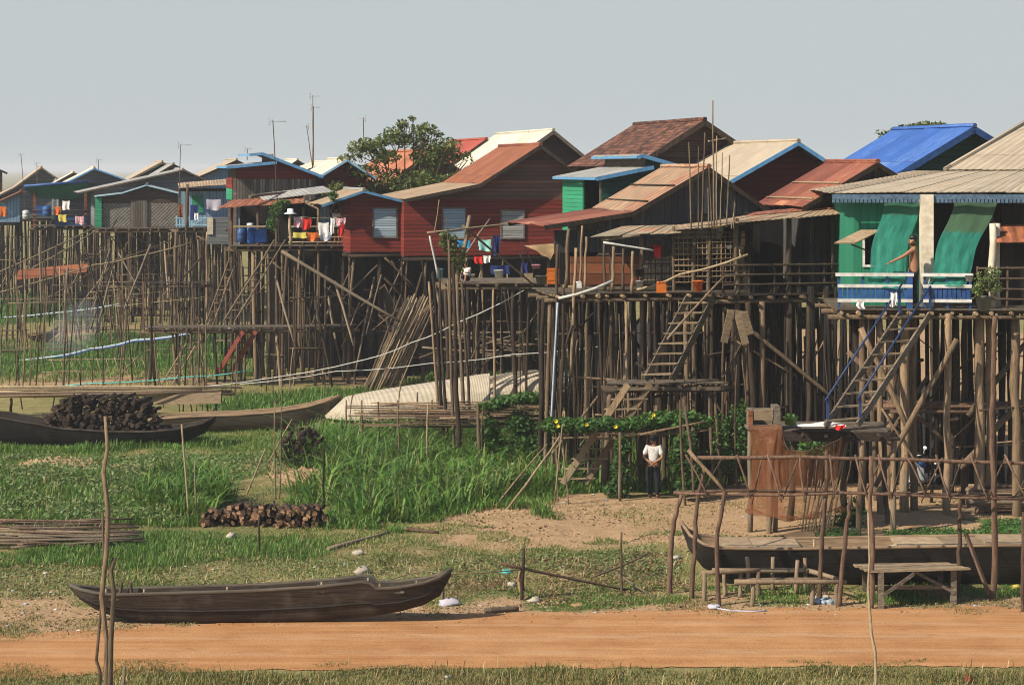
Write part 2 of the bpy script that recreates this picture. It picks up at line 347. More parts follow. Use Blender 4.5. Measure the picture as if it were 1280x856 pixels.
M['cyan'] = plain('cyan plastic', (.05, .42, .52), None, .35); M['orangep'] = plain('orange plastic', (.62, .16, .02), None, .35); M['pinkp'] = plain('pink plastic', (.7, .32, .38), None, .35); M['whitep'] = plain('white plastic', (.75, .75, .73), None, .35)
M['melon'] = plain('green melon rind', (.10, .2, .03), (.03, .09, .015), .45); M['yellow'] = plain('yellow petal', (.75, .55, .03), None, .6)
M['metal'] = plain('galvanised metal', (.45, .46, .47), (.3, .3, .31), .4, .5); M['rubber'] = plain('black rubber', (.015, .015, .016), None, .7); M['chrome'] = plain('bright mirror back', (.7, .72, .75), None, .25, .8)
M['pot'] = plain('grey glazed jar', (.2, .2, .18), (.12, .12, .11), .5); M['stone'] = plain('pale stone', (.42, .38, .32), (.3, .26, .2), .9); M['clod'] = plain('dry clay clods', (.40, .27, .15), (.28, .18, .10), .95)
M['litter'] = plain('white plastic scrap', (.55, .53, .49), (.36, .34, .31), .5, var=.4); M['litterb'] = plain('pale blue plastic scrap', (.35, .42, .5), None, .5); M['teal'] = plain('teal plastic bag', (.08, .42, .38), None, .4)
def smokemat():
    m = bpy.data.materials.new('thin smoke'); m.use_nodes = True; t = m.node_tree; t.nodes.clear(); o = t.nodes.new('ShaderNodeOutputMaterial'); p = t.nodes.new('ShaderNodeVolumePrincipled')
    p.inputs['Color'].default_value = (.8, .86, .92, 1); p.inputs['Density'].default_value = .1; t.links.new(p.outputs[0], o.inputs['Volume']); return m
# ---------------------------------------------------------------- ground, road, ground cover
def GX(px, py):
    s = sg(py); return ((px-CX)/s, F/s)
def poly_xy(pp): return np.array([GX(*p) for p in pp])
def inside(P, x, y):
    r = np.zeros(x.shape, bool); n = len(P)
    for i in range(n):
        x0, y0 = P[i]; x1, y1 = P[(i+1) % n]
        c = ((y0 > y) != (y1 > y)); xx = (x1-x0)*(y-y0)/((y1-y0) if y1 != y0 else 1e-9)+x0; r ^= c & (x < xx)
    return r
def ghv(x, y):
    h = 0.035*np.sin(.7*x+1.3)*np.sin(.5*y+.3)+0.02*np.sin(1.7*x+.4*y)+0.015*np.sin(.9*y-1.1*x)
    def S(a, b, v):
        t = np.clip((v-a)/(b-a), 0, 1); return t*t*(3-2*t)
    k = np.where(y > 38, S(41.5, 46, y), S(36, 33, y)); return h*k+0.03*np.exp(-((x-1.5)/5)**2-((y-51)/5)**2)*k
def vnoise(x, y, f, seed=0):
    fx, fy = x*f+seed*17.3, y*f+seed*5.1; ix, iy = np.floor(fx).astype(np.int64), np.floor(fy).astype(np.int64); ux, uy = fx-ix, fy-iy
    ux = ux*ux*(3-2*ux); uy = uy*uy*(3-2*uy)
    def h(a, b): return ((np.sin(a*127.1+b*311.7+seed*74.7)*43758.5453) % 1.0)
    return (h(ix, iy)*(1-ux)+h(ix+1, iy)*ux)*(1-uy)+(h(ix, iy+1)*(1-ux)+h(ix+1, iy+1)*ux)*uy
DIRT = [poly_xy(p) for p in (
 [(500, 672), (545, 655), (620, 640), (700, 626), (835, 618), (1060, 596), (1450, 590), (1450, 650), (1290, 656), (1110, 662), (1000, 674), (905, 694), (860, 684), (800, 676), (760, 690), (700, 684), (650, 698), (610, 684), (560, 680)], [(600, 700), (690, 694), (680, 706), (610, 708)], [(430, 690), (520, 684), (500, 696)], [(0, 706), (200, 700), (180, 712)], [(250, 722), (420, 716), (400, 728)],
 [(-200, 735), (60, 735), (120, 760), (200, 765), (560, 755), (850, 755), (1300, 742), (1500, 742), (1500, 790), (-200, 800)],
 [(48, 578), (155, 580), (160, 590), (110, 602), (60, 592)], [(165, 579), (212, 579), (205, 592), (170, 590)],
 [(345, 566), (400, 570), (380, 610), (330, 600)], [(1000, 690), (1280, 700), (1500, 700), (1500, 680), (1010, 676)],
 [(40, 418), (130, 410), (120, 428), (30, 432)], [(-100, 470), (250, 462), (300, 480), (-100, 492)], [(410, 682), (480, 668), (470, 690)],
 [(430, 480), (640, 520), (760, 560), (700, 600), (900, 610), (1400, 600), (1500, 420), (400, 400), (380, 470)])]
GREEN = [poly_xy(p) for p in (
 [(-100, 580), (120, 570), (250, 585), (268, 612), (250, 655), (-100, 662)], [(395, 548), (440, 528), (600, 516), (705, 540), (740, 590), (700, 618), (600, 640), (530, 652), (430, 648), (385, 610)],
 [(-100, 690), (190, 668), (400, 668), (400, 700), (-100, 708)], [(1040, 668), (1290, 652), (1500, 650), (1500, 680), (1060, 690), (1030, 682)], [(910, 672), (985, 670), (990, 688), (905, 690)],
 [(-100, 370), (140, 362), (150, 400), (-100, 412)], [(-100, 430), (160, 418), (300, 412), (310, 470), (-100, 478)], [(270, 495), (420, 490), (560, 470), (720, 460), (720, 500), (260, 530)], [(480, 745), (900, 734), (900, 755), (560, 757), (470, 762)], [(600, 560), (930, 540), (930, 610), (720, 618)])]
def zone(x, y):
    wx = x+(vnoise(x, y, .9, 3)-.5)*3.0+(vnoise(x, y, 2.6, 13)-.5)*1.2; wy = y+(vnoise(x, y, .9, 4)-.5)*4.0+(vnoise(x, y, 2.6, 14)-.5)*2.0
    d = np.zeros(x.shape); g = np.zeros(x.shape)
    for P in DIRT: d = np.maximum(d, inside(P, wx, wy))
    for P in GREEN: g = np.maximum(g, inside(P, wx, wy))
    return d, g
def make_ground():
    xs = np.concatenate([[-3500, -1500, -700, -300, -150], np.arange(-90, 60.1, .33), [90, 150, 300, 700, 1500, 3500]])
    ys = [-200., 0., 15.]; y = 22.
    while y < 190: ys.append(y); y += .30 if y < 60 else .30+(y-60)*.012
    ys = np.array(ys+[200, 230, 280, 360, 500, 800, 1500, 3000, 6000.]); X, Y = np.meshgrid(xs, ys); nx, ny = len(xs), len(ys)
    Z = ghv(X, Y)*(np.abs(X) < 200)*(Y < 300)+(vnoise(X, Y, 1.3, 8)-.5)*.05*(Y > 41.6); v = np.stack([X, Y, Z], -1).reshape(-1, 3)
    i = np.arange(nx*ny).reshape(ny, nx); f = np.stack([i[:-1, :-1], i[:-1, 1:], i[1:, 1:], i[1:, :-1]], -1).reshape(-1, 4)
    d, g = zone(X, Y)
    def blur(a):
        for _ in range(2): a = (a+np.roll(a, 1, 0)+np.roll(a, -1, 0)+np.roll(a, 1, 1)+np.roll(a, -1, 1))/5
        return a
    d, g = blur(d), blur(g); t = NT('earth and meadow', .95, .1); o = t.obj()
    n1, n2, n3, n4 = t.noise(o, .45, 5), t.noise(o, 2.2, 6, .7), t.noise(o, 9, 5, .7), t.noise(o, 30, 3, .7)
    at = t.n('Attribute'); at.attribute_name = 'cover'; dv, gv, _b = t.n('SeparateXYZ', Vector=at.outputs['Vector']).outputs
    dirt = t.ramp(t.math('ADD', t.math('MULTIPLY', n2, .6), t.math('MULTIPLY', n4, .4)), [(.3, (.23, .145, .08)), (.5, (.38, .25, .14)), (.7, (.50, .36, .215))])
    lawn = t.ramp(t.math('ADD', t.math('MULTIPLY', n2, .55), t.math('MULTIPLY', n4, .45)), [(.3, (.09, .095, .03)), (.46, (.18, .17, .06)), (.6, (.29, .24, .11)), (.75, (.38, .28, .15))])
    lush = t.ramp(n3, [(.3, (.02, .05, .01)), (.7, (.06, .12, .025))])
    c = t.mix(gv, lawn, lush); k = t.math('ADD', dv, t.math('ADD', t.math('MULTIPLY', t.math('SUBTRACT', n3, .5), 1.3), t.math('MULTIPLY', t.math('SUBTRACT', n2, .5), .9))); c = t.mix(t.ramp(k, [(.36, 0), (.66, 1)]), c, dirt)
    bare = t.ramp(t.math('ADD', t.math('MULTIPLY', n1, .6), t.math('MULTIPLY', n3, .4)), [(.52, 0), (.62, .75)]); c = t.mix(t.math('MULTIPLY', bare, t.math('SUBTRACT', 1., gv)), c, dirt)
    t.col(c); t.bump(t.math('ADD', n3, t.math('MULTIPLY', n4, .6)), .9, .05)
    o2 = np_mesh('ground', v, f, t.m, smooth=True); a = o2.data.attributes.new('cover', 'FLOAT_VECTOR', 'POINT')
    a.data.foreach_set('vector', np.stack([d, g, d*0], -1).reshape(-1).astype(np.float32)); props(o2, kind='structure', label='grass and bare clay ground sloping away under the stilt houses')
make_ground()
def make_road():
    up = [(-700, 800), (-200, 800), (0, 797), (150, 785), (330, 776), (560, 768), (800, 764), (1100, 760), (1280, 758), (1600, 757), (2100, 757)]
    lo = [(-700, 852), (-200, 852), (0, 850), (160, 842), (330, 838), (600, 836), (900, 835), (1280, 833), (1600, 833), (2100, 833)]
    def ed(pl, px): return np.interp(px, [p[0] for p in pl], [p[1] for p in pl])
    n, m = 500, 14; px = np.linspace(-700, 2100, n+1); v = []
    ju = (vnoise(px, px*0, .02, 1)-.5)*5+(vnoise(px, px*0, .11, 2)-.5)*3; jl = (vnoise(px, px*0, .03, 5)-.5)*4+(vnoise(px, px*0, .13, 6)-.5)*2.5
    for k in range(m+1):
        py = (ed(up, px)+ju)*(1-k/m)+(ed(lo, px)+jl)*k/m; s = (py-HZ)/HC; x = (px-CX)/s; y = F/s
        z = .014+.02*np.sin(k/m*math.pi)+(vnoise(x*.3, y*3, 1., 9)-.5)*.03*math.sin(k/m*math.pi); v.append(np.stack([x, y, z], -1))
    v = np.stack(v).reshape(-1, 3); i = np.arange((n+1)*(m+1)).reshape(m+1, n+1); f = np.stack([i[1:, :-1], i[1:, 1:], i[:-1, 1:], i[:-1, :-1]], -1).reshape(-1, 4)
    t = NT('orange laterite', .95, .1); o = t.obj(); a = t.noise(t.scale(o, (.16, 3.2, 1)), 1.1, 6, .7); b = t.noise(o, .9, 5); c = t.noise(o, 22, 4, .7)
    q = t.math('ADD', t.math('ADD', t.math('MULTIPLY', a, .46), t.math('MULTIPLY', b, .3)), t.math('MULTIPLY', c, .24))
    cc = t.ramp(q, [(.28, (.215, .092, .034)), (.45, (.345, .165, .066)), (.58, (.44, .232, .102)), (.72, (.52, .31, .155))]); y_ = t.n('SeparateXYZ', Vector=o).outputs[1]; yy = t.math('ADD', y_, t.math('MULTIPLY', t.noise(t.scale(o, (.12, .1, 1)), 1., 3), .9))
    for y0, wd, k in ((37.3, .22, .8), (38.6, .25, 1.), (39.6, .18, .8), (40.7, .2, .7)):
        q = t.math('DIVIDE', t.math('SUBTRACT', yy, y0+.45), wd); g = t.math('POWER', 2.718, t.math('MULTIPLY', t.math('MULTIPLY', q, q), -1.)); cc = t.mix(t.math('MULTIPLY', g, t.math('MULTIPLY', t.ramp(t.noise(t.scale(o, (.5, 2, 1)), 1.3, 4), [(.35, 0), (.65, 1)]), .55*k)), cc, (.50, .33, .20))
    st_ = t.ramp(t.noise(t.scale(o, (1.2, 2.5, 1)), 1.7, 6, .75), [(.56, 0), (.7, .55)]); cc = t.mix(st_, cc, (.19, .095, .045))
    t.col(cc); t.bump(t.math('ADD', a, t.math('MULTIPLY', c, .8)), .6, .05)
    props(np_mesh('road', v, f, t.m, smooth=True), kind='structure', label='orange laterite road of packed dust with wheel tracks')
make_road()

def scatter(pp, n, warp=1.0):
    P = poly_xy(pp); lo, hi = P.min(0), P.max(0); x = RNG.uniform(lo[0]-.5, hi[0]+.5, n*3); y = RNG.uniform(lo[1]-.5, hi[1]+.5, n*3)
    wx = x+(vnoise(x, y, .9, 3)-.5)*1.6*warp; wy = y+(vnoise(x, y, .9, 4)-.5)*2.2*warp
    k = inside(P, wx, wy); x, y = x[k][:n], y[k][:n]; return x, y
def blades(x, y, h, w, lean=.35, clump=True):
    n = len(x); z = ghv(x, y)-.02; a = RNG.uniform(0, 2*math.pi, n); h = h*RNG.uniform(.5, 1.2, n)
    if clump: h = h*(.45+1.0*vnoise(x, y, 1.1, 21))
    dx, dy = np.cos(a), np.sin(a); l = h*lean*RNG.uniform(.2, 1.6, n); wx, wy = -dy*w*.5, dx*w*.5; B = np.stack([x, y, z], -1)
    s = np.stack([wx, wy, wx*0], -1); m = B+np.stack([dx*l*.35, dy*l*.35, h*.6], -1); tp = B+np.stack([dx*l, dy*l, h*(1-.25*np.minimum(l/np.maximum(h, .01), 1))], -1)
    v = np.stack([B-s, B+s, m+s*.8, m-s*.8, tp+s*.1, tp-s*.1], 1).reshape(-1, 3); i = np.arange(n)[:, None]*6
    f = np.concatenate([i+np.array([[0, 1, 2, 3]]), i+np.array([[3, 2, 4, 5]])], 0); return v, f
def merge(parts):
    vs, fs, b = [], [], 0
    for v, f in parts: vs.append(v); fs.append(f+b); b += len(v)
    return np.concatenate(vs), np.concatenate(fs)
def leafquads(p, size, up=.3):
    n = len(p); nrm = RNG.normal(size=(n, 3)); nrm[:, 2] = np.abs(nrm[:, 2])+up; nrm /= np.linalg.norm(nrm, axis=1)[:, None]
    a = np.cross(nrm, RNG.normal(size=(n, 3))); a /= np.linalg.norm(a, axis=1)[:, None]+1e-9; b = np.cross(nrm, a)
    sz = size*RNG.uniform(.6, 1.3, n)[:, None]; a = a*sz; b = b*sz*.55
    v = np.stack([p-a, p-b+nrm*sz*.12, p+a, p+b+nrm*sz*.12], 1).reshape(-1, 3); return v, np.arange(n*4).reshape(-1, 4)
def blob(c, r, n, shell=.5):
    d = RNG.normal(size=(n, 3)); d /= np.linalg.norm(d, axis=1)[:, None]; q = RNG.uniform(0, 1, n)**shell; return np.asarray(c)+d*q[:, None]*np.asarray(r)
def stuff(name, parts, mat, label):
    v, f = merge(parts); o = np_mesh(name, v, f, mat); props(o, label, None, None, 'stuff'); return o
# tall lush grass between the wood piles and the houses
P = []
x, y = scatter([(400, 550), (440, 530), (600, 518), (700, 540), (735, 590), (700, 612), (600, 634), (530, 648), (440, 644), (400, 610)], 11000); P.append(blades(x, y, .72, .05, 1.0))
x, y = scatter([(395, 548), (440, 528), (600, 516), (705, 540), (740, 595), (700, 616), (600, 640), (530, 652), (430, 650), (385, 612)], 2600, 1.6); P.append(blades(x, y, 1.0, .06, 1.3, False))
x, y = scatter([(395, 548), (440, 528), (600, 516), (705, 540), (740, 595), (700, 616), (600, 640), (530, 652), (430, 650), (385, 612)], 15000); P.append(blades(x, y, .3, .03, .9))
x, y = scatter([(195, 600), (262, 595), (285, 625), (240, 655), (200, 650)], 1900); P.append(blades(x, y, .7, .05, 1.0))
x, y = scatter([(385, 610), (440, 640), (600, 630), (700, 610), (760, 612), (720, 634), (610, 652), (530, 664), (420, 662), (380, 640)], 5000, 1.6); k = vnoise(x, y, 1.1, 51) > .45; P.append(blades(x[k], y[k], .3, .03, .9))
stuff('tall_grass', P, M['grass'], 'tall lush green grass growing between the woodpiles and the stilt houses')
P = []
for pp, n, h in (([(-60, 588), (250, 600), (262, 625), (245, 658), (-60, 664)], 26000, .24), ([(-60, 690), (190, 668), (400, 668), (402, 698), (-60, 706)], 9000, .17), ([(-60, 545), (340, 535), (400, 545), (380, 575), (-60, 585)], 22000, .13),
                 ([(-60, 370), (150, 362), (150, 402), (-60, 412)], 6000, .3), ([(-60, 432), (170, 418), (330, 412), (330, 470), (-60, 480)], 16000, .26), ([(-60, 553), (270, 550), (290, 558), (-60, 566)], 5000, .26), ([(870, 742), (1340, 736), (1340, 745), (870, 748)], 1600, .16), ([(260, 500), (420, 490), (560, 470), (730, 458), (730, 505), (400, 525), (260, 535)], 15000, .26), ([(600, 556), (930, 540), (940, 606), (720, 618)], 14000, .3),
                 ([(480, 744), (900, 736), (905, 754), (560, 757)], 3500, .08), ([(1060, 735), (1300, 728), (1300, 748), (1060, 752)], 1500, .12), ([(870, 738), (1040, 736), (1040, 754), (880, 756)], 1300, .1)):
    x, y = scatter(pp, n); P.append(blades(x, y, h, .02 if h < .2 else .03, .5))
stuff('green_grass', P, M['grass'], 'bright green grass in patches across the meadow and under the houses')
P = []
for pp, n, h in (([(-100, 705), (420, 690), (660, 690), (840, 690), (850, 740), (560, 755), (200, 765), (-100, 740)], 60000, .055), ([(-100, 655), (540, 650), (560, 700), (-100, 712)], 26000, .07), ([(-60, 540), (400, 535), (400, 665), (-60, 672)], 22000, .08), ([(250, 640), (560, 655), (640, 700), (250, 700)], 12000, .08), ([(560, 680), (900, 680), (860, 745), (560, 750)], 16000, .06)):
    x, y = scatter(pp, n); P.append(blades(x, y, h, .02, .7))
def clumpy(pp, n, thr, f=.8, seed=41):
    x, y = scatter(pp, n); k = vnoise(x, y, f, seed)*.7+vnoise(x, y, f*3.1, seed+1)*.3 > thr; return x[k], y[k]
for pp, n, h, thr in (([(480, 676), (560, 640), (700, 624), (1280, 600), (1400, 690), (560, 705)], 30000, .06, .62), ([(-60, 735), (1400, 738), (1400, 772), (-60, 806)], 16000, .06, .6), ([(540, 655), (800, 668), (900, 690), (540, 705)], 22000, .07, .48), ([(-60, 466), (320, 460), (330, 494), (-60, 496)], 9000, .2, .45), ([(-60, 700), (560, 690), (560, 745), (-60, 750)], 16000, .12, .66)):
    x, y = clumpy(pp, n, thr); P.append(blades(x, y, h, .02, .8))
stuff('meadow_grass', P, M['grassd'], 'short half dry meadow grass between the canoe and the woodpiles')
x, y = scatter([(-60, 846), (160, 841), (330, 839), (700, 838), (1340, 836), (1340, 900), (-60, 900)], 42000, .25); v1 = blades(x, y, .10, .014, .8)
x, y = scatter([(160, 843), (600, 842), (1340, 842), (1340, 900), (100, 900)], 9000, .25); x2, y2 = scatter([(-60, 832), (330, 829), (1340, 826), (1340, 846), (-60, 850)], 26000, .25); k2 = vnoise(x2, y2, .7, 61)*.6+vnoise(x2, y2, 2.3, 62)*.4 > .6; x3, y3 = scatter([(-60, 752), (1340, 742), (1340, 768), (560, 774), (-60, 800)], 26000, .5); k3 = vnoise(x3, y3, .6, 63)*.6+vnoise(x3, y3, 2.1, 64)*.4 > .62
stuff('verge_grass', [v1, blades(x2[k2], y2[k2], .09, .014, .8), blades(x3[k3], y3[k3], .08, .014, .8), blades(x, y, .2, .016, .6)], M['grassy'], 'drying verge grass along the near edge of the orange road')
def stems(pp, n, h):
    x, y = scatter(pp, n, 1.5); return blades(x, y, h, .014, .5, False)
stuff('dry_stems', [stems([(385, 555), (600, 520), (730, 590), (600, 640), (430, 650)], 900, .85), stems([(-60, 588), (250, 600), (245, 660), (-60, 664)], 900, .4), stems([(-60, 690), (560, 670), (860, 690), (850, 750), (-60, 745)], 1500, .2), stems([(160, 843), (1340, 842), (1340, 900), (100, 900)], 700, .25)], leafmat('dead grass', [(.22, .17, .07), (.34, .27, .13), (.42, .35, .2)], .15), 'dead straw coloured stems among the grass')
# leafy ground cover
def herb(pp, n, h, size):
    x, y = scatter(pp, n)
    if h > .1: k = vnoise(x, y, .8, 71)*.6+vnoise(x, y, 2.2, 72)*.4 > .38; x, y = x[k], y[k]
    z = ghv(x, y)+h*RNG.uniform(0, 1, len(x))*(.4+.9*vnoise(x, y, 1.4, 31)); return leafquads(np.stack([x, y, z], -1), size, .8)
stuff('ground_cover', [herb([(1030, 672), (1290, 652), (1400, 652), (1400, 682), (1060, 690)], 9000, .14, .05), herb([(908, 672), (985, 669), (992, 688), (902, 690)], 2500, .1, .045)], M['leafv'], 'leafy green ground cover trailing beside the moored boat at right')
stuff('low_herbs', [herb([(-60, 585), (200, 590), (255, 612), (245, 655), (-60, 660)], 17000, .34, .055), herb([(545, 560), (720, 560), (740, 600), (580, 622), (530, 590)], 22000, .42, .055), herb([(-60, 568), (60, 600), (350, 600), (390, 580), (300, 570)], 9000, .16, .05)], M['leafd'], 'grey green low herbs covering the field left of the woodpiles')
def weeds(pp, n, h, sz): return herb(pp, n, h, sz)
stuff('sparse_weeds', [weeds([(560, 690), (700, 688), (850, 690), (850, 720), (560, 720)], 4000, .06, .035), weeds([(-60, 712), (560, 700), (560, 740), (-60, 750)], 5000, .05, .03), weeds([(880, 480), (960, 470), (960, 590), (880, 600)], 5000, .5, .06), weeds([(700, 440), (760, 440), (800, 520), (700, 520)], 4000, .3, .06)], M['leafd'], 'sparse creeping weeds over the bare clay beyond the orange road')
# ---------------------------------------------------------------- stilt houses
class Fr:
    def __init__(s, name, label, cat, px, sc, ang, group=None):
        s.O = V(((px-CX)/sc, F/sc, 0)); s.a = R(ang); s.s = sc; s.root = thing(name, label, cat, s.O, s.a, group)
        s.M = Matrix.Translation(s.O) @ Matrix.Rotation(s.a, 4, 'Z'); s.Mi = s.M.inverted(); s.c = s.Mi @ V((0, 0, HC))
    def ray(s, px, py): return s.Mi.to_3x3() @ V(((px-CX)/F, 1, -(py-HZ)/F))
    def loc(s, px, py, v=0.0):
        d = s.ray(px, py); return s.c+d*((v-s.c.y)/d.y)
    def locu(s, px, py, u):
        d = s.ray(px, py); return s.c+d*((u-s.c.x)/d.x)
    def vb(s, px, u):
        k = (px-CX)/F; c, n = math.cos(s.a), math.sin(s.a); return (k*(s.O.y+u*n)-s.O.x-u*c)/(-n-k*c)
    def w(s, p): return s.M @ V(p)
    def g(s, u, v): q = s.w((u, v, 0)); return gh(q.x, q.y)
    def b(s, mb, name, mat, lab=None, parent=None):
        o = mb.build(name, mat, parent or s.root, world=False, lab=lab); return o
def roofplane(mb, a, b, c, d, sheet=.85, th=.02, jit=.05, lap=True):
    # a ridge front, b ridge back, c eave back, d eave front: sheets side by side along a->b, each with its own tilt and eave length
    a, b, c, d = V(a), V(b), V(c), V(d); L = max((b-a).length, (c-d).length); n = max(1, round(L/sheet)); H = (d-a).length
    nm = (b-a).cross(d-a).normalized()
    if nm.z < 0: nm = -nm
    for i in range(n):
        t0, t1 = i/n, (i+1)/n+.06/n; z0, z1 = nm*rnd(0, .006), nm*(rnd(.0, .012)+(.006 if i % 2 else 0)); e = rnd(-jit, jit)/max(H, .1)
        A, B = a.lerp(b, t0)+z0, a.lerp(b, t1)+z0+nm*.012; D, C = d.lerp(c, t0)+z1, d.lerp(c, t1)+z1+nm*.012; D = D+(D-A)*e; C = C+(C-B)*e
        o = i*.85; mb.slab(D, C, B, A, th, [(o, H), (o+.85, H), (o+.85, 0), (o, 0)])
def prof_w(P, u):
    for (u0, w0), (u1, w1) in zip(P, P[1:]):
        if u0 <= u <= u1: return w0+(w1-w0)*(u-u0)/max(u1-u0, 1e-6)
    return P[0][1] if u < P[0][0] else P[-1][1]
def gable_wall(fr, P, u0, u1, w0, v, th=.06, clip=None, drop=.07):
    # upright wall under the roof profile P; clip: (low, high) keeps the band between two heights
    us = sorted({u0, u1, *[p[0] for p in P if u0 < p[0] < u1]}); lo, hi = clip or (w0, 99); lo = max(lo, w0)
    pts = []
    for k in range(len(us)-1):
        N = 6
        for j in range(N): pts.append(us[k]+(us[k+1]-us[k])*j/N)
    pts.append(us[-1]); top = [min(hi, prof_w(P, u)-drop) for u in pts]; mb = MB(); seg = []
    for k in range(len(pts)-1):
        a, b = pts[k], pts[k+1]; ta, tb = top[k], top[k+1]
        if ta <= lo+.01 and tb <= lo+.01: continue
        ta, tb = max(ta, lo+.004), max(tb, lo+.004); seg.append((a, b, ta, tb))
    if not seg: return None
    i = 0
    for a, b, ta, tb in seg:
        for v_, flip in ((v, 0), (v+th, 1)):
            q = [(a, v_, lo), (b, v_, lo), (b, v_, tb), (a, v_, ta)]; mb.face(q[::-1] if flip else q)
        mb.face([(a, v, ta), (b, v, tb), (b, v+th, tb), (a, v+th, ta)])
    a, _, ta, _t = seg[0]; mb.face([(a, v+th, lo), (a, v, lo), (a, v, ta), (a, v+th, ta)]); _, b, _, tb = seg[-1]; mb.face([(b, v, lo), (b, v+th, lo), (b, v+th, tb), (b, v, tb)])
    return mb
def deck(fr, u0, u1, v0, v1, w, mat='plank', joist='polet', plankw=.16, sag=0.0, edge=.1, step=.55, th=.035):
    mb = MB(); n = int((v1-v0)/plankw)
    for k in range(n):
        v = v0+k*plankw; z = w+rnd(-.012, .008); mb.box((u0+rnd(-edge, edge), v, z-th), (u1+rnd(-edge, edge), v+plankw-.012, z))
    fr.b(mb, 'deck', M[mat]); mb = MB(); u = u0+.12
    while u < u1:
        mb.stick((u, v0-rnd(.06, .35), w-.095), (u+rnd(-.08, .08), v1, w-.1), rnd(.04, .055), 6, .004, 2); u += step*rnd(.7, 1.3)
    fr.b(mb, 'joist', M[joist]); mb = MB()
    for v in (v0+.12, (v0+v1)/2, v1-.15): mb.stick((u0-.2, v, w-.21), (u1+.25, v, w-.21), .065, 6, .004, 3)
    fr.b(mb, 'bearer', M['pole'])
def stilts(fr, us, vs, w, r=(.06, .1), mats=('pole', 'pole', 'poled', 'polet'), up=0.0, ju=.12, skip=0.0, jv=.12):
    for iv, v in enumerate(vs):
        for u in us:
            if random.random() < skip: continue
            uu, vv = u+rnd(-ju, ju)*1.7, v+rnd(-jv, jv)*1.5; lean = rnd(-.22, .22); g = fr.g(uu+lean, vv); rr = rnd(*r)*random.choice((.6, .8, 1, 1, 1.1))
            mb = MB().stick((uu+lean, vv+rnd(-.1, .1), g-.3), (uu, vv, w-.12+(up*rnd(.5, 1) if iv == 0 else 0)), rr, 7, random.choice((.006, .012, .022, .035)), 6, rnd(.6, .9)); fr.b(mb, 'stilt', M[random.choice(mats) if iv == 0 else random.choice(('poled', 'poled', 'pole') if iv == 1 else ('poled',))])  # rows behind the first get darker wood to imitate shade under the deck
def bracing(fr, u0, u1, v, w, n, mats=('pole', 'polet', 'poled')):
    for k in range(n):
        a = rnd(u0, u1); b = min(max(a+rnd(-2.6, 2.6), u0-.4), u1+.4); z = rnd(.4, w-1.2); lvl = random.random() < .45
        fr.b(MB().stick((a, v+rnd(-.14, .1), z+rnd(.8, 2.2)*(not lvl)), (b, v+rnd(-.14, .1), z+rnd(-.15, .15)), rnd(.022, .05), 6, .03, 5, .7), 'brace', M[random.choice(mats)])
def arange(a, b, st):
    n = max(1, round((b-a)/st)); return [a+(b-a)*i/n for i in range(n+1)]
def window(fr, p0, p1, v, mat, frame='plank', shut=True, th=.05):
    (u0, _, w1), (u1, _, w0) = fr.loc(*p0, v), fr.loc(*p1, v); f = MB(); t = .06
    f.box((u0-t, v-th, w0-t), (u1+t, v-.001, w0)); f.box((u0-t, v-th, w1), (u1+t, v-.001, w1+t)); f.box((u0-t, v-th, w0), (u0, v-.001, w1)); f.box((u1, v-th, w0), (u1+t, v-.001, w1))
    o = fr.b(f, 'window', M[frame]); q = MB().box((u0+.002, v-th*.7, w0+.002), (u1-.002, v-.003, w1-.002)); c = fr.b(q, 'shutter' if shut else 'pane', M[mat]); c.parent = o
    return o
def add_shade_panel(fr, v, u0=None, u1=None, top=None):
    u0 = fr.u0 if u0 is None else u0; u1 = fr.u1 if u1 is None else u1; fr.b(MB().box((u0-.3, v, -.3), (u1+.3, v+.05, (top or fr.w0)-.3)), 'shade_panel', M['dark'])  # near-black panel added behind the stilts to stand for understory shade
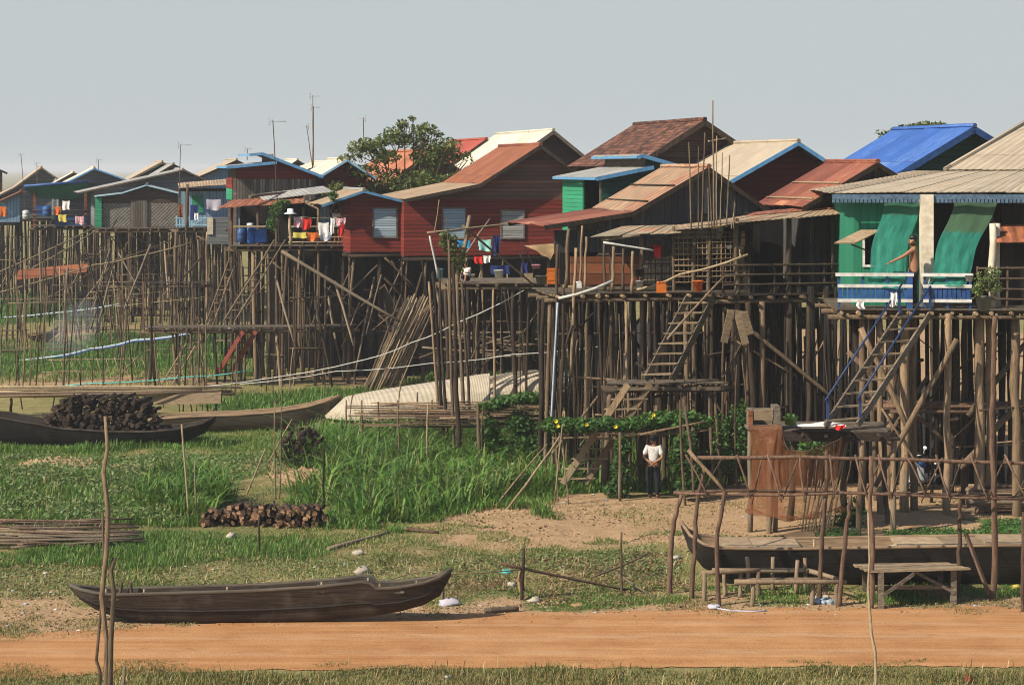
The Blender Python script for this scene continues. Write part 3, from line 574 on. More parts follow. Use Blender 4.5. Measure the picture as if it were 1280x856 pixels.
def house(name, label, px, sc, ang, prof, mats, back=None, L=None, wall=None, wallmat='greyboard', floor=5.2, ov=.45, upper=None, split=None, barge='poled', bargew=.13, post=None, left_mat=None, doorless=True, sheet=.85, jit=.05, cat='house', stilt=1.0, ridge=True, group=None):
    fr = Fr(name, label, cat, px, sc, ang, group); P = [fr.loc(*p) for p in prof]; P = [(p.x, p.z) for p in P]; ip = max(range(len(P)), key=lambda k: P[k][1])
    if L is None: L = fr.vb(back, P[ip][0])
    L = min(max(L, 2.5), 13); fr.P, fr.L = P, L; by = {}
    for k in range(len(P)-1):
        m = mats[min(k, len(mats)-1)]; mb = by.setdefault(m, MB()); (u0, w0), (u1, w1) = P[k], P[k+1]
        if w0 < w1 or (w0 == w1 and k < ip): roofplane(mb, (u1, 0, w1), (u1, L, w1), (u0, L, w0), (u0, 0, w0), sheet, jit=jit)
        else: roofplane(mb, (u0, 0, w0), (u0, L, w0), (u1, L, w1), (u1, 0, w1), sheet, jit=jit)
    for i, (m, mb) in enumerate(by.items()): fr.b(mb, 'roof' if i == 0 else 'lower_roof', M[m])
    if ridge:
        u, w = P[ip]; fr.b(MB().stick((u, -.05, w+.03), (u, L+.05, w+.03), .07, 8, .002, 6, 1), 'ridge_cap', M[mats[min(ip, len(mats)-1)]])
    for v in (-.02, L-.02):
        mb = MB()
        for k in range(len(P)-1):
            (u0, w0), (u1, w1) = P[k], P[k+1]; mb.beam((u0, v, w0-bargew/2), (u1, v, w1-bargew/2), .035, bargew)
        fr.b(mb, 'barge_board', M[barge])
    mb = MB()                                            # purlin ends under the gable overhang
    for k in range(len(P)-1):
        (u0, w0), (u1, w1) = P[k], P[k+1]
        for t in (.15, .5, .85):
            u, w = u0+(u1-u0)*t, w0+(w1-w0)*t-.09; mb.beam((u, .02, w), (u, ov+.01, w), .06, .07)
    fr.b(mb, 'purlin', M['poled'])
    if wall:
        u0, u1 = fr.loc(wall[0], 250, ov).x, fr.loc(wall[1], 250, ov).x
    else: u0, u1 = P[0][0]+.35, P[-1][0]-.35
    fr.u0, fr.u1, fr.ov, fr.w0 = u0, u1, ov, floor; ws = fr.loc(px, split, ov).z if split else None
    lo = gable_wall(fr, P, u0, u1, floor, ov, clip=(floor, ws-.001) if split else None); fr.b(lo, 'wall', M[wallmat])
    if split:
        up = gable_wall(fr, P, u0, u1, floor, ov, clip=(ws, 99))
        if up: fr.b(up, 'gable_boards', M[upper])
    mb = MB(); hl, hr = prof_w(P, u0)-.08, prof_w(P, u1)-.08; mb.box((u0, ov+.062, floor), (u0+.06, L-.3, hl)); fr.b(mb, 'side_wall', M[left_mat or wallmat])
    mb = MB(); mb.box((u1-.06, ov+.062, floor), (u1, L-.3, hr)); fr.b(mb, 'side_wall', M[wallmat])
    fr.b(gable_wall(fr, P, u0+.062, u1-.062, floor, L-.36), 'back_wall', M[wallmat]); fr.b(MB().box((u0, ov+.07, floor-.05), (u1, L-.4, floor-.002)), 'floor', M['plankd'])
    mb = MB()
    for v in arange(ov, L-.3, 1.6): mb.stick((u0-.1, v, floor-.14), (u1+.1, v, floor-.14), .08, 6, .002, 2)
    fr.b(mb, 'bearer', M['poled'])
    if stilt > 0: stilts(fr, arange(u0+.1, u1-.1, 1.1/stilt), arange(ov+.1, L-.4, 2.3), floor-.1, skip=.12); bracing(fr, u0, u1, ov, floor, 9)
    return fr
def deckw(py, s): return HC-(py-HZ)/s

# --- right: green house with blue balustrade, frontal
H = Fr('stilt_house', 'green walled house on stilts with blue balustrade, tan roof and green shade nets', 'house', 1160, 50.5, -4); D1 = deckw(386, 50.5); H1 = H
def L1(px, py, v=0): return H.loc(px, py, v)
ea, eb = L1(1040, 241, .8), L1(1345, 234, .8); ta, tb = L1(1181, 214, 3.4), L1(1345, 214, 3.4)
mb = MB(); roofplane(mb, ta, tb, (eb.x, eb.y, ea.z+.02), ea, .9); bk = ta+V((0, 7, 0)); roofplane(mb, bk, ta, ea, ea+V((0, 10, 0)), .9); H.b(mb, 'porch_roof', M['tan'])
rl = L1(1318, 133, 7.6); rr_ = rl+V((3.5, 0, 0)); mb = MB(); roofplane(mb, rl, rr_, V((tb.x+1.5, 3.38, ta.z+.03)), ta+V((-.02, -.02, .03)), .9, jit=.04); roofplane(mb, rr_, rl, V((rl.x, rl.y+4.2, ta.z+.03)), V((rr_.x, rl.y+4.2, ta.z+.03)), .9, jit=.04); mb.face([ta+V((.05, .05, -.02)), V((rl.x+.05, rl.y, ta.z)), rl+V((.05, .05, -.03))]); H.b(mb, 'roof', M['tan'])
H.b(MB().tube([ta+V((0, 0, .05)), rl+V((0, 0, .04))], .06, 6), 'ridge_cap', M['tan'])
f = MB().beam(ea+V((0, -.03, -.1)), V((eb.x, eb.y-.03, ea.z-.1)), .03, .12); x = ea.x
while x < eb.x:
    f.box((x, ea.y-.045, ea.z-.25), (x+.075, ea.y-.018, ea.z-.158)); x += .1
H.b(f, 'fascia', M['fascia']); et = ea.z-.06
gl, gr = L1(1067, 300, 1.3).x, L1(1152, 300, 1.3).x; wl, wr = L1(1081, 290, 1.3), L1(1097, 331, 1.3); mb = MB()
mb.box((gl, 1.3, D1), (wl.x, 1.36, et)); mb.box((wr.x, 1.3, D1), (gr, 1.36, et)); mb.box((wl.x, 1.3, D1), (wr.x, 1.36, wr.z)); mb.box((wl.x, 1.3, wl.z), (wr.x, 1.36, et)); H.b(mb, 'wall', M['greenwall'])
f = MB(); t = .055; a, b = wl, wr
for lo, hi in (((a.x-t, b.z-t), (b.x+t, b.z)), ((a.x-t, a.z), (b.x+t, a.z+t)), ((a.x-t, b.z), (a.x, a.z)), ((b.x, b.z), (b.x+t, a.z))): f.box((lo[0], 1.26, lo[1]), (hi[0], 1.37, hi[1]))
wn = H.b(f, 'window', M['whitepaint']); sh = MB(); p0, p1 = V((a.x-.1, 1.24, a.z+.06)), V((b.x+.1, 1.24, a.z+.06)); q0, q1 = p0+V((-.75, -.9, -.30)), p1+V((-.75, -.9, -.30)); sh.slab(q0, q1, p1, p0, .03); H.b(sh, 'shutter', M['plankt']).parent = wn
H.b(MB().beam(q1+V((-.1, .05, -.04)), V((b.x, 1.28, b.z+.25)), .03, .03), 'shutter_stay', M['poled']).parent = wn
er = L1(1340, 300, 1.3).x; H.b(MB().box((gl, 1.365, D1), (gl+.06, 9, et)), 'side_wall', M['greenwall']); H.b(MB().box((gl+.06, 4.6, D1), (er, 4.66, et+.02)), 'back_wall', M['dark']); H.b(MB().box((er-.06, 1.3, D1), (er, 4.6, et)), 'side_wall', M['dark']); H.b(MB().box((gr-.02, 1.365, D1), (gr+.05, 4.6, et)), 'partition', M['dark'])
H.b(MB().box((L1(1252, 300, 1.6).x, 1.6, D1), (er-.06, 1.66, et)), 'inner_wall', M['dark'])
c = L1(1158, 300, .85).x; H.b(MB().box((c-.16, .7, D1), (c+.16, 1.02, et+.02)), 'column', M['concrete'])
for px in (1241, 1248):
    c = L1(px, 300, .5).x; H.b(MB().stick((c, .5+(px-1241)*.03, D1), (c, .5+(px-1241)*.03, D1+2.1), .09, 9, .003, 4, .95), 'post', M['concrete'])
aw0, aw1 = L1(1237, 281, 1.3), L1(1330, 281, 1.3); d0, d1 = L1(1246, 303, .3), L1(1330, 303, .3); mb = MB(); roofplane(mb, aw0, aw1, d1, d0, .8); H.b(mb, 'awning', M['rusto'])
def net(mat, p, nm, v0, v1):
    a, b, c, d = [H.loc(*q, v) for q, v in zip(p, (v0, v0, v1, v1))]
    def fn(x, y):
        q = a.lerp(b, x).lerp(d.lerp(c, x), y); q.y = v0+(v1-v0)*y**1.9; k = math.sin(x*23+y*2+math.sin(x*5))*.012*(.3+y)+math.sin(x*6-y*3)*.035; return q+V((.04*math.sin(y*9), -k*(.4+.6*y), 0))
    return H.b(MB().sheet(fn, 26, 22), nm, M[mat])
net('netg2', [(1106, 250), (1151, 250), (1127, 362), (1082, 357)], 'shade_net', 1.0, -.06); net('netg', [(1194, 250), (1247, 252), (1206, 358), (1159, 357)], 'shade_net', 1.0, -.06)
def balus(x0, x1, yt=346, yb=377):
    a, b = L1(x0, yb), L1(x1, yb); u0, u1 = a.x, b.x; z = D1; mb = MB()
    for h0, h1, ex in ((.80, .88, .14), (.52, .60, .03), (.16, .24, .03)): mb.box((u0-ex*.5, -.05, z+h0), (u1+ex*.3, .04, z+h1))
    H.b(mb, 'balustrade_rail', M['whitepaint']); mb = MB(); u = u0
    while u < u1-.05:
        mb.box((u, -.02, z+.243), (u+.095, .012, z+.518)); u += .115
    H.b(mb, 'picket_panel', M['bluepaint'])
    for u in arange(u0+.02, u1-.02, .62): mb = MB(); mb.box((u-.03, .013, z-.12), (u+.03, .038, z+.798)); H.b(mb, 'baluster_post', M['bluepaint'])
balus(1048, 1140); balus(1155, 1214)
c = L1(1137, 300).x; H.b(MB().box((c-.07, -.04, D1-.2), (c+.07, .09, D1+.9)), 'gate_post', M['bluepaint'])
mb = MB(); a, b = L1(1222, 350, .1).x, L1(1335, 350, .1).x
for z in (.25, .5, .75, 1.0): mb.stick((a, .1, D1+z), (b, .1, D1+z+rnd(-.03, .03)), .03, 6, .004, 4, 1)
for u in arange(a, b, .8): mb.stick((u, .13, D1-.1), (u, .13, D1+1.05), .035)
H.b(mb, 'railing', M['pole']); deck(H, L1(1045, 385).x, L1(1340, 385).x, -.12, 4.5, D1, 'plank', 'polet', edge=.03)
for px, r, v in ((1078, .09, .2), (1101, .08, .3), (1131, .12, .5), (1143, .10, .7), (1184, .10, 0), (1226, .13, .5), (1236, .09, .9), (1271, .12, .3), (1300, .12, .3)):
    u = L1(px, 480, v).x; H.b(MB().stick((u, v, H.g(u, v)-.3), (u+rnd(-.05, .05), v, D1-.1), r, 9, .006, 6, .88), 'stilt', M['polet'])
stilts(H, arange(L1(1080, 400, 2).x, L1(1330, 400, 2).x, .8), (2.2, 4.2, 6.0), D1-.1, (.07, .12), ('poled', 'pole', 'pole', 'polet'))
for (x0, y0, v0), (x1, y1, v1), r in (((1196, 424, -.1), (1094, 608, -.5), .075), ((1076, 410, .0), (1137, 540, .1), .07), ((1210, 520, 1.), (1290, 420, 1.5), .08), ((1200, 585, 1.2), (1275, 500, 1.4), .09), ((1100, 560, 1.2), (1160, 470, 1.6), .06), ((1060, 440, 1.6), (1190, 560, 2.), .06)):
    H.b(MB().stick(H.loc(x0, y0, v0), H.loc(x1, y1, v1), r, 8, .006, 5, .9), 'brace', M['polet' if v0 < .5 else 'pole'])
mb = MB()
for k in range(9): z = 2.5+rnd(-.05, .1); a = L1(1100, 500, 1.2).x; mb.stick((a+rnd(-.4, .4), 1.1+k*.13, z), (a+3+rnd(-.6, 1.), 1.0+k*.16, z+rnd(-.1, .1)), rnd(.03, .05), 6, .01, 3)
H.b(mb, 'stored_pole_rack', M['red_pole']); mb = MB(); u = gl-2.2
while u < er: mb.stick((u, 5.4+rnd(-.1, .1), -.1), (u+rnd(-.15, .15), 5.4, D1+.25), rnd(.05, .09), 5, .01, 3); u += rnd(.1, .19)
H.b(mb, 'lower_screen', M['dark']); bracing(H, gl, er, 1.9, D1, 14); bracing(H, gl, er, .3, D1, 6)  # near-black sticks added to close bright gaps and deepen the shade

# --- behind it: cobalt blue roof
B1 = house('stilt_house', 'house with cobalt blue sheet roof rising behind the green one', 1218, 39, 13.5, [(1111, 223), (1218, 158), (1300, 208)], ['blue'], back=1117, wallmat='dkgreen', barge='bluepaint', bargew=.2, floor=5.0, ov=.8, stilt=.7)
# --- rust roof house with open dark veranda in front
A = house('stilt_house', 'rusty roofed house with an open dark veranda next to the green house', 1097, 44, 13.5, [(1003, 259), (1097, 203), (1152, 237)], ['rust'], back=1033, wallmat='greyboard', floor=5.15, ov=.35, barge='poled', stilt=.7)
fl, frr = A.loc(845, 285, -1.6), A.loc(1069, 266, -1.9); bl, br = A.loc(940, 268, 1.0), A.loc(1069, 256, 1.0); mb = MB(); roofplane(mb, bl, br, frr, fl, .8, jit=.09); A.b(mb, 'veranda_roof', M['tanlow'])
mb = MB(); a1, a2 = bl.lerp(br, .05), br; roofplane(mb, bl+V((.1, .1, .06)), br+V((0, .1, .06)), br.lerp(frr, .42)+V((0, 0, .05)), bl.lerp(fl, .22)+V((.3, 0, .05)), .8, jit=.12); A.b(mb, 'rusty_sheet', M['rust'])
D3 = 5.2; ua, ub = A.loc(905, 370, -1.5).x, A.loc(1062, 370, -1.5).x; deck(A, ua, ub, -1.6, 2.6, D3, 'plankd', 'pole')
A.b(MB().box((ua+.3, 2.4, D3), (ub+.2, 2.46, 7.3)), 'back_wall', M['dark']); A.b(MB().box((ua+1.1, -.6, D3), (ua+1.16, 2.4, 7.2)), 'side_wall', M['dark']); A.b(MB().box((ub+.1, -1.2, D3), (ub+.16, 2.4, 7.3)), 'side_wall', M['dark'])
for px, r in ((919, .09), (985, .085), (1040, .06)):
    u = A.loc(px, 330, -1.4).x; A.b(MB().stick((u, -1.4, -.3), (u+.03, -1.4, 7.25), r, 8, .004, 8, .9), 'post', M['pole'])
mb = MB()
for z in (.25, .52, .78): mb.stick((ua, -1.5, D3+z), (ub+.3, -1.5, D3+z+rnd(-.02, .02)), .032, 6, .003, 4, 1)
for u in arange(ua, ub, .75): mb.stick((u, -1.47, D3-.1), (u, -1.47, D3+.82), .035)
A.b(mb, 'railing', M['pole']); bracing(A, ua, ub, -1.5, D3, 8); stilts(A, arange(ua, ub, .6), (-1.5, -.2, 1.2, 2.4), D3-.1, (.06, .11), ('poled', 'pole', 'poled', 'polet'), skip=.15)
mb = MB(); u = ua
while u < ub: mb.stick((u, 2.7, -.1), (u+rnd(-.1, .1), 2.75, 5.), rnd(.04, .09), 5, .01, 3); u += rnd(.1, .22)
A.b(mb, 'lower_screen', M['poled']); A.b(MB().stick(A.loc(905, 385, -1.55), A.loc(1050, 505, -2.0), .06, 8, .006, 6, .9), 'brace', M['pole'])
for p in ((1002, 384, 1024, 411, .5),):
    a, b = A.loc(p[0], p[1], p[4]), A.loc(p[2], p[3], p[4]); A.b(MB().box((a.x, p[4], b.z), (b.x, p[4]+.03, a.z)), 'hanging_panel', M['woven'])
for x0, y0, x1, y1 in ((913, 392, 905, 428), (922, 392, 932, 430), (930, 390, 938, 418), (909, 391, 935, 394)): A.b(MB().beam(A.loc(x0, y0, -1.75), A.loc(x1, y1, -1.72), .2, .03, (0, 1, 0)), 'hanging_board', M['plankt'])
# --- woven kitchen lean-to with patched roof
K = Fr('kitchen_shed', 'open pole kitchen shed with lattice walls under a patched thatch and tin roof', 'shed', 830, 45, 10); DK = 5.2
def KL(px, py, v=0): return K.loc(px, py, v)
mb = MB(); roofplane(mb, KL(778, 283, 1.8), KL(862, 281, 1.8), KL(850, 291, -.3), KL(738, 296, -.3), .45, jit=.16); K.b(mb, 'roof', M['ragroof']); mb = MB(); roofplane(mb, KL(840, 282, 1.6), KL(955, 270, 1.6), KL(955, 279, -.2), KL(845, 287, -.2), .8, jit=.1); K.b(mb, 'sheet_roof', M['tanlow'])
for px in (766, 803, 842, 866, 885, 921, 938):
    for v in (0, 1.7):
        u = KL(px, 330, v).x; K.b(MB().stick((u, v, K.g(u, v)-.3), (u+rnd(-.05, .05), v, 7.0 if px > 840 else 6.75), rnd(.055, .08), 7, .006, 7, .85), 'post', M['pole'])
def lattice(fr, p0, p1, v, st, mat, name='lattice_panel', r=.014):
    a, b = fr.loc(*p0, v), fr.loc(*p1, v); mb = MB()
    for u in arange(a.x, b.x, st): mb.stick((u+rnd(-.02, .02), v, b.z), (u+rnd(-.03, .03), v, a.z), r*rnd(.7, 1.5), 4, .01, 2)
    for z in arange(b.z, a.z, st*1.25): mb.stick((a.x, v-.02, z), (b.x, v-.02, z+rnd(-.05, .05)), r*rnd(.7, 1.5), 4, .01, 3)
    return fr.b(mb, name, M[mat])
lattice(K, (843, 290), (930, 352), -.02, .13, 'polet'); lattice(K, (748, 318), (845, 354), .8, .2, 'pole'); lattice(K, (800, 292), (846, 350), 1.6, .16, 'polet')
K.b(MB().box((KL(846, 300, 2.2).x, 2.2, DK), (KL(950, 300, 2.2).x, 2.26, 6.95)), 'back_wall', M['dark'])
def rag(x, y):
    a = KL(925, 289, -.08); b = KL(941, 345, -.08); return V((a.x+(b.x-a.x)*x+.04*math.sin(y*9), -.1+.05*math.sin(x*9+y*7), a.z+(b.z-a.z)*y+.08*math.sin(x*8)*y))
K.b(MB().sheet(rag, 8, 12), 'hanging_mat', M['wovent']); uk0, uk1 = KL(752, 360, -.2).x, KL(948, 360, -.2).x; deck(K, uk0, uk1, -.3, 2.6, DK, 'plank', 'polet', edge=.25)
bracing(K, uk0-1, uk1, -.2, DK, 16); stilts(K, arange(uk0, uk1, .6), (-.15, 1.2, 2.4), DK-.1, (.055, .1), ('pole', 'pole', 'poled', 'polet'), skip=.12); K.b(MB().stick(KL(752, 300, -.2), KL(800, 294, -.4), .05), 'beam', M['polel'])
for p in ((850, 300, 905, 305), (850, 327, 928, 330)): K.b(MB().box((KL(p[0], p[1], .4).x, .2, KL(p[0], p[3], .4).z), (KL(p[2], p[3], .4).x, .7, KL(p[0], p[1], .4).z)), 'shelf', M['plankd'])
# --- grey house with rust streaked roof, in front of the tile roofed one
Gh = house('stilt_house', 'dark grey board house with rust streaked tan roof beside the kitchen shed', 886, 43, 13.5, [(680, 282), (791, 265), (886, 209), (968, 267)], ['rust', 'rustband', 'rustband'], back=828, wall=(752, 958), wallmat='greyboard', floor=5.25, ov=.4, stilt=.9)
Gh.b(MB().box((Gh.loc(700, 300, .8).x, .8, 5.25), (Gh.loc(752, 300, .8).x, .86, Gh.loc(700, 288, .8).z)), 'annex_wall', M['dark'])
a, b = K.loc(713, 321, .5), K.loc(800, 356, .5); K.b(MB().box((a.x, .5, b.z), (b.x, .56, a.z)), 'low_wall', M['orange']); a, b = Gh.loc(693, 288, .6), Gh.loc(775, 316, .6); Gh.b(MB().box((a.x, .6, b.z+.02), (b.x, .66, a.z)), 'board_panel', M['greyboard'])
for fr_, ks in ((Gh, (.45, .8)), (A, (.5, .85))):
    i_ = max(range(len(fr_.P)), key=lambda k: fr_.P[k][1]); (ue, we), (up, wp) = fr_.P[i_-1], fr_.P[i_]
    for k_ in ks: q_ = (up+(ue-up)*k_, wp+(we-wp)*k_+.05); fr_.b(MB().stick((q_[0], .05, q_[1]), (q_[0]+rnd(-.05, .05), fr_.L-.1, q_[1]), .03, 6, .004, 5), 'roof_batten', M['polel' if fr_ is A else 'poled'])
# --- dark red gable with blue edged tan roof
house('stilt_house', 'deep red gabled house with dusty tan roof edged in light blue', 998, 39, 13.5, [(905, 230), (998, 177), (1060, 218)], ['tan'], L=7, wallmat='darkred', barge='bluetrim', bargew=.12, floor=5.2, ov=.75, stilt=.7)
# --- brown clay tile roof
house('stilt_house', 'dark timber house under an old brown clay tile roof', 881, 36, 13.5, [(790, 208), (881, 150), (946, 194)], ['tile'], back=793, wallmat='brownlap', barge='poled', bargew=.18, floor=5.0, ov=.6, sheet=1.5, jit=.02, stilt=.7)
# --- green house with clerestory and light blue trim
def clerestory(name, label, px, sc, ang, low, high, vback, wl, wallmat, roofm, trim, sidemat, floor, split=None, upper=None, bottom=None, hb=None):
    fr = Fr(name, label, 'house', px, sc, ang); A0, A1 = fr.loc(*low[0]), fr.loc(*low[1]); B0, B1_, B2 = fr.loc(*high[0]), fr.loc(*high[1]), fr.loc(*high[2]); Lb = vback
    mb = MB(); roofplane(mb, A1, A1+V((0, Lb, 0)), A0+V((0, Lb, 0)), A0, .85); fr.b(mb, 'lower_roof', M[roofm]); mb = MB(); roofplane(mb, B1_, B1_+V((0, Lb, 0)), B2+V((0, Lb, 0)), B2, .85); roofplane(mb, B1_, B1_+V((0, Lb, 0)), B0+V((0, Lb, 0)), B0, .85); fr.b(mb, 'roof', M[roofm])
    mb = MB(); mb.beam(A0+V((0, -.03, -.05)), A1+V((0, -.03, -.05)), .04, .13); mb.beam(B1_+V((0, -.03, -.05)), B2+V((0, -.03, -.05)), .04, .13); mb.beam(B1_+V((0, -.035, -.05)), B0+V((0, -.035, -.05)), .04, .12)
    for p in (A0, B0): mb.beam(p+V((-.02, 0, -.04)), p+V((-.02, Lb, -.04)), .03, .09)
    fr.b(mb, 'barge_board', M[trim]); um = A1.x-.15; fr.b(MB().box((um, .5, A1.z-.1), (um+.06, Lb-.2, B1_.z-.05)), 'clerestory_wall', M['plank'])
    ul = fr.loc(wl, 250, .4).x; ur = B2.x-.3; P = [(A0.x, A0.z), (um-.001, A1.z-.02), (um, prof_w([(B1_.x, B1_.z), (B2.x, B2.z)], max(um, B1_.x))), (B1_.x+.01 if B1_.x > um else um+.01, B1_.z if B1_.x > um else prof_w([(B1_.x, B1_.z), (B2.x, B2.z)], um+.01)), (B2.x, B2.z)]
    fr.P, fr.L, fr.u0, fr.u1 = P, Lb, ul, ur; ws = fr.loc(px, split, .4).z if split else None
    fr.b(gable_wall(fr, P, ul, ur, floor, .4, clip=(floor, ws-.001) if split else None), 'wall', M[upper] if split else M[wallmat])
    if split: fr.b(gable_wall(fr, P, ul, ur, floor, .39, clip=(ws, 99)), 'gable_boards', M[wallmat])
    fr.b(gable_wall(fr, P, ul+.07, ur-.07, floor, Lb-.3), 'back_wall', M[wallmat]); fr.b(MB().box((ur-.06, .47, floor), (ur, Lb-.35, B2.z-.05)), 'side_wall', M[wallmat]); fr.side = (ul, A0.z-.06); return fr
Gn = clerestory('stilt_house', 'green house with light blue roof edges and a raised roof strip, behind the grey house', 780, 37.5, 13.5, [(745, 222), (817, 207.5)], [(797, 195), (803, 193), (872, 213)], 5.6, 752, 'dkgreen', 'grey', 'bluetrim', 'greenlap', 5.2)
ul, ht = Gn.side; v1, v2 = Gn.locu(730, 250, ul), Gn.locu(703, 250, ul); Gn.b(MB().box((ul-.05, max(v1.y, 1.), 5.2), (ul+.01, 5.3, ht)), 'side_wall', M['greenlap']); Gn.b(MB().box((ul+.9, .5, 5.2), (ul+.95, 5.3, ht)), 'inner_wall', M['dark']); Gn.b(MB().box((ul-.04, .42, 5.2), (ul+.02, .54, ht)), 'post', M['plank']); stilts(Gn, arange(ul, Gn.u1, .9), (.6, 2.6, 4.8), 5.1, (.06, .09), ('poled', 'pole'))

# --- big red house
Rd = house('stilt_house', 'large red board house with rusty bell shaped roof and three shuttered windows', 676, 31, 13.5, [(505, 249), (600, 230), (676, 181), (737, 226)], ['tanlow', 'rusto', 'rust'], back=624, wall=(505, 716), wallmat='redboard', upper='redworn', split=249, floor=deckw(319, 31), ov=.5, barge='poled', bargew=.14, stilt=1.1)
An = house('house_annex', 'low red annex with small gable and light blue barge board left of large red house', 455, 31.3, 13.5, [(402, 256), (455, 238), (510, 252)], ['tanlow', 'grey'], L=5, wall=(438, 507), wallmat='redboard', floor=deckw(316, 31.3), ov=.35, barge='bluetrim', bargew=.1, stilt=1.2)
window(An, (467, 261), (495, 296), An.ov, 'shutterl'); window(Rd, (554, 261), (581, 297), Rd.ov, 'shutterl'); add_shade_panel(Rd, 3.6); add_shade_panel(An, 3.4); bracing(Rd, Rd.u0-1, Rd.u1, .2, 5.2, 20); bracing(An, An.u0, An.u1, .2, 5.2, 12); window(Rd, (627, 264), (654, 297), Rd.ov, 'shuttergrey')
house('stilt_house', 'house with big cream sheet roof and dark gable behind large red one', 692, 27.8, 13.5, [(600, 228), (692, 163), (752, 212)], ['white'], back=620, wallmat='brownlap', barge='plank', bargew=.15, floor=5.2, ov=.6, stilt=.6)
house('stilt_house', 'small house with clay red roof poking up right of the crown of the tree', 608, 25, 13.5, [(560, 208), (608, 174), (645, 202)], ['redroof'], L=9, wallmat='brownlap', floor=5.2, stilt=.6)
house('stilt_house', 'house with faded orange roof half hidden by the crown of the tree', 540, 26.5, 13.5, [(478, 234), (540, 188), (590, 222)], ['oranger'], back=470, wallmat='brownlap', floor=5.2, stilt=.6)
house('stilt_house', 'red gabled house with pale blue roof edge left of the tree', 434, 27.5, 13.5, [(398, 221), (434, 199), (470, 222)], ['white'], L=6, wallmat='darkred', barge='paleblue', bargew=.1, floor=5.2, stilt=.7)
# --- red gable house with weathered boards
C2 = clerestory('stilt_house', 'house with red gable above weathered grey boards and blue roof edges, left of the annex', 330, 28, 13.5, [(284, 208), (346, 202)], [(312, 192.5), (328, 191), (404, 220)], 4.6, 297, 'redboard', 'grey', 'bluetrim', 'brownlap', 5.2, split=224, upper='weather')
ul, ht = C2.side; C2.b(MB().box((ul-.05, .47, 5.2), (ul+.01, 4.2, ht)), 'side_wall', M['brownlap']); a, b = C2.locu(290, 222, ul-.09), C2.locu(283, 249, ul-.09)
m_ = (a.z+b.z)/2; C2.b(MB().box((ul-.1, a.y, m_), (ul-.06, b.y, a.z)), 'door_panel', M['redboard']); C2.b(MB().box((ul-.1, a.y, b.z), (ul-.06, b.y, m_-.003)), 'door_panel', M['greenlap']); stilts(C2, arange(ul, C2.u1, .8), (.6, 2.4, 4.), 5.1, (.06, .1))
# porch with blue barrels
Po = Fr('veranda', 'open veranda with rusty roof and hanging plants in front of the weathered board house', 'veranda', 330, 30.5, 6); DP = deckw(306, 30.5)
mb = MB(); roofplane(mb, Po.loc(292, 250, 1.6), Po.loc(378, 245, 1.6), Po.loc(378, 254, -.6), Po.loc(272, 260, -.6), .85, jit=.1); Po.b(mb, 'roof', M['rusto']); mb = MB(); roofplane(mb, Po.loc(320, 243, 2.6), Po.loc(402, 233, 2.6), Po.loc(415, 240, .8), Po.loc(330, 250, .8), .85, jit=.15); Po.b(mb, 'patched_roof', M['grey'])
mb = MB(); roofplane(mb, Po.loc(376, 249, 1.2), Po.loc(402, 255, 1.2), Po.loc(395, 262, -.4), Po.loc(371, 250, -.4), .6, jit=.2); roofplane(mb, Po.loc(400, 246, 1.6), Po.loc(448, 240, 1.6), Po.loc(440, 254, -.3), Po.loc(398, 256, -.3), .7, jit=.1); Po.b(mb, 'scrap_roof', M['tanlow'])
p0 = Po.loc(288, 306, -.4).x; p1 = Po.loc(440, 306, -.4).x; deck(Po, p0, p1, -.5, 2.8, DP, 'plank', 'pole'); Po.b(MB().box((p0+.2, 2.5, DP), (p1, 2.56, DP+1.75)), 'back_wall', M['dark']); Po.b(MB().box((p0+.3, .6, DP), (p0+.36, 2.5, DP+1.6)), 'side_wall', M['bluewall'])
for px in (290, 322, 346, 379, 398, 437):
    u = Po.loc(px, 290, -.3).x; Po.b(MB().stick((u, -.3, Po.g(u, -.3)-.3), (u, -.3, DP+1.55), .065, 7, .006, 6, .9), 'post', M['pole'])
Po.b(MB().box((Po.loc(398, 262, .3).x, .3, DP+.6), (Po.loc(412, 262, .3).x, .34, DP+1.7)), 'door', M['bluewall']); mb = MB()
for z in (.12, .32, .75): mb.stick((Po.loc(360, 300, -.45).x, -.45, DP+z), (Po.loc(440, 300, -.45).x, -.45, DP+z), .03, 6, .004, 4, 1)
Po.b(mb, 'railing', M['polel']); stilts(Po, arange(p0, p1, .5), (-.35, .9, 2.4), DP-.1, (.05, .09), ('pole', 'polet', 'poled', 'pole'), skip=.2); bracing(Po, p0, p1, -.35, DP, 16); add_shade_panel(Po, 3.8, Po.loc(345, 300, 3.8).x, p1+.6, DP)
# --- left part: farther houses
Lb_ = Fr('stilt_house', 'small pale blue house with tan shed roof and pale blue railing, right of grey gable', 'house', 250, 24, 10); DL = deckw(284, 24)
mb = MB(); roofplane(mb, Lb_.loc(222, 229, 2.4), Lb_.loc(282, 224, 2.4), Lb_.loc(284, 231, -.4), Lb_.loc(224, 235, -.4), .85); Lb_.b(mb, 'roof', M['tanlow']); l0, l1 = Lb_.loc(226, 260, .8).x, Lb_.loc(284, 260, .8).x; Lb_.b(MB().box((l0, .9, DL), (l1, .96, DL+1.85)), 'wall', M['bluewall']); Lb_.b(MB().box((l0, 2.4, DL), (l1, 2.46, DL+2.)), 'back_wall', M['dark'])
a, b = Lb_.loc(240, 244, .86), Lb_.loc(254, 266, .86); Lb_.b(MB().box((a.x, .84, b.z), (b.x, .89, a.z)), 'door', M['greenlap']); deck(Lb_, l0-.3, l1, -.3, 2.4, DL); mb = MB()
for z in (.1, .45): mb.box((l0-.3, -.3, DL+z), (l1-.2, -.25, DL+z+.06))
for u in arange(l0-.28, l0+.5, .16): mb.box((u, -.29, DL), (u+.08, -.26, DL+.6))
for u in arange(l0+.5, l1-.2, .8): mb.beam((u, -.27, DL+.1), (u+.75, -.27, DL+.5), .04, .05)
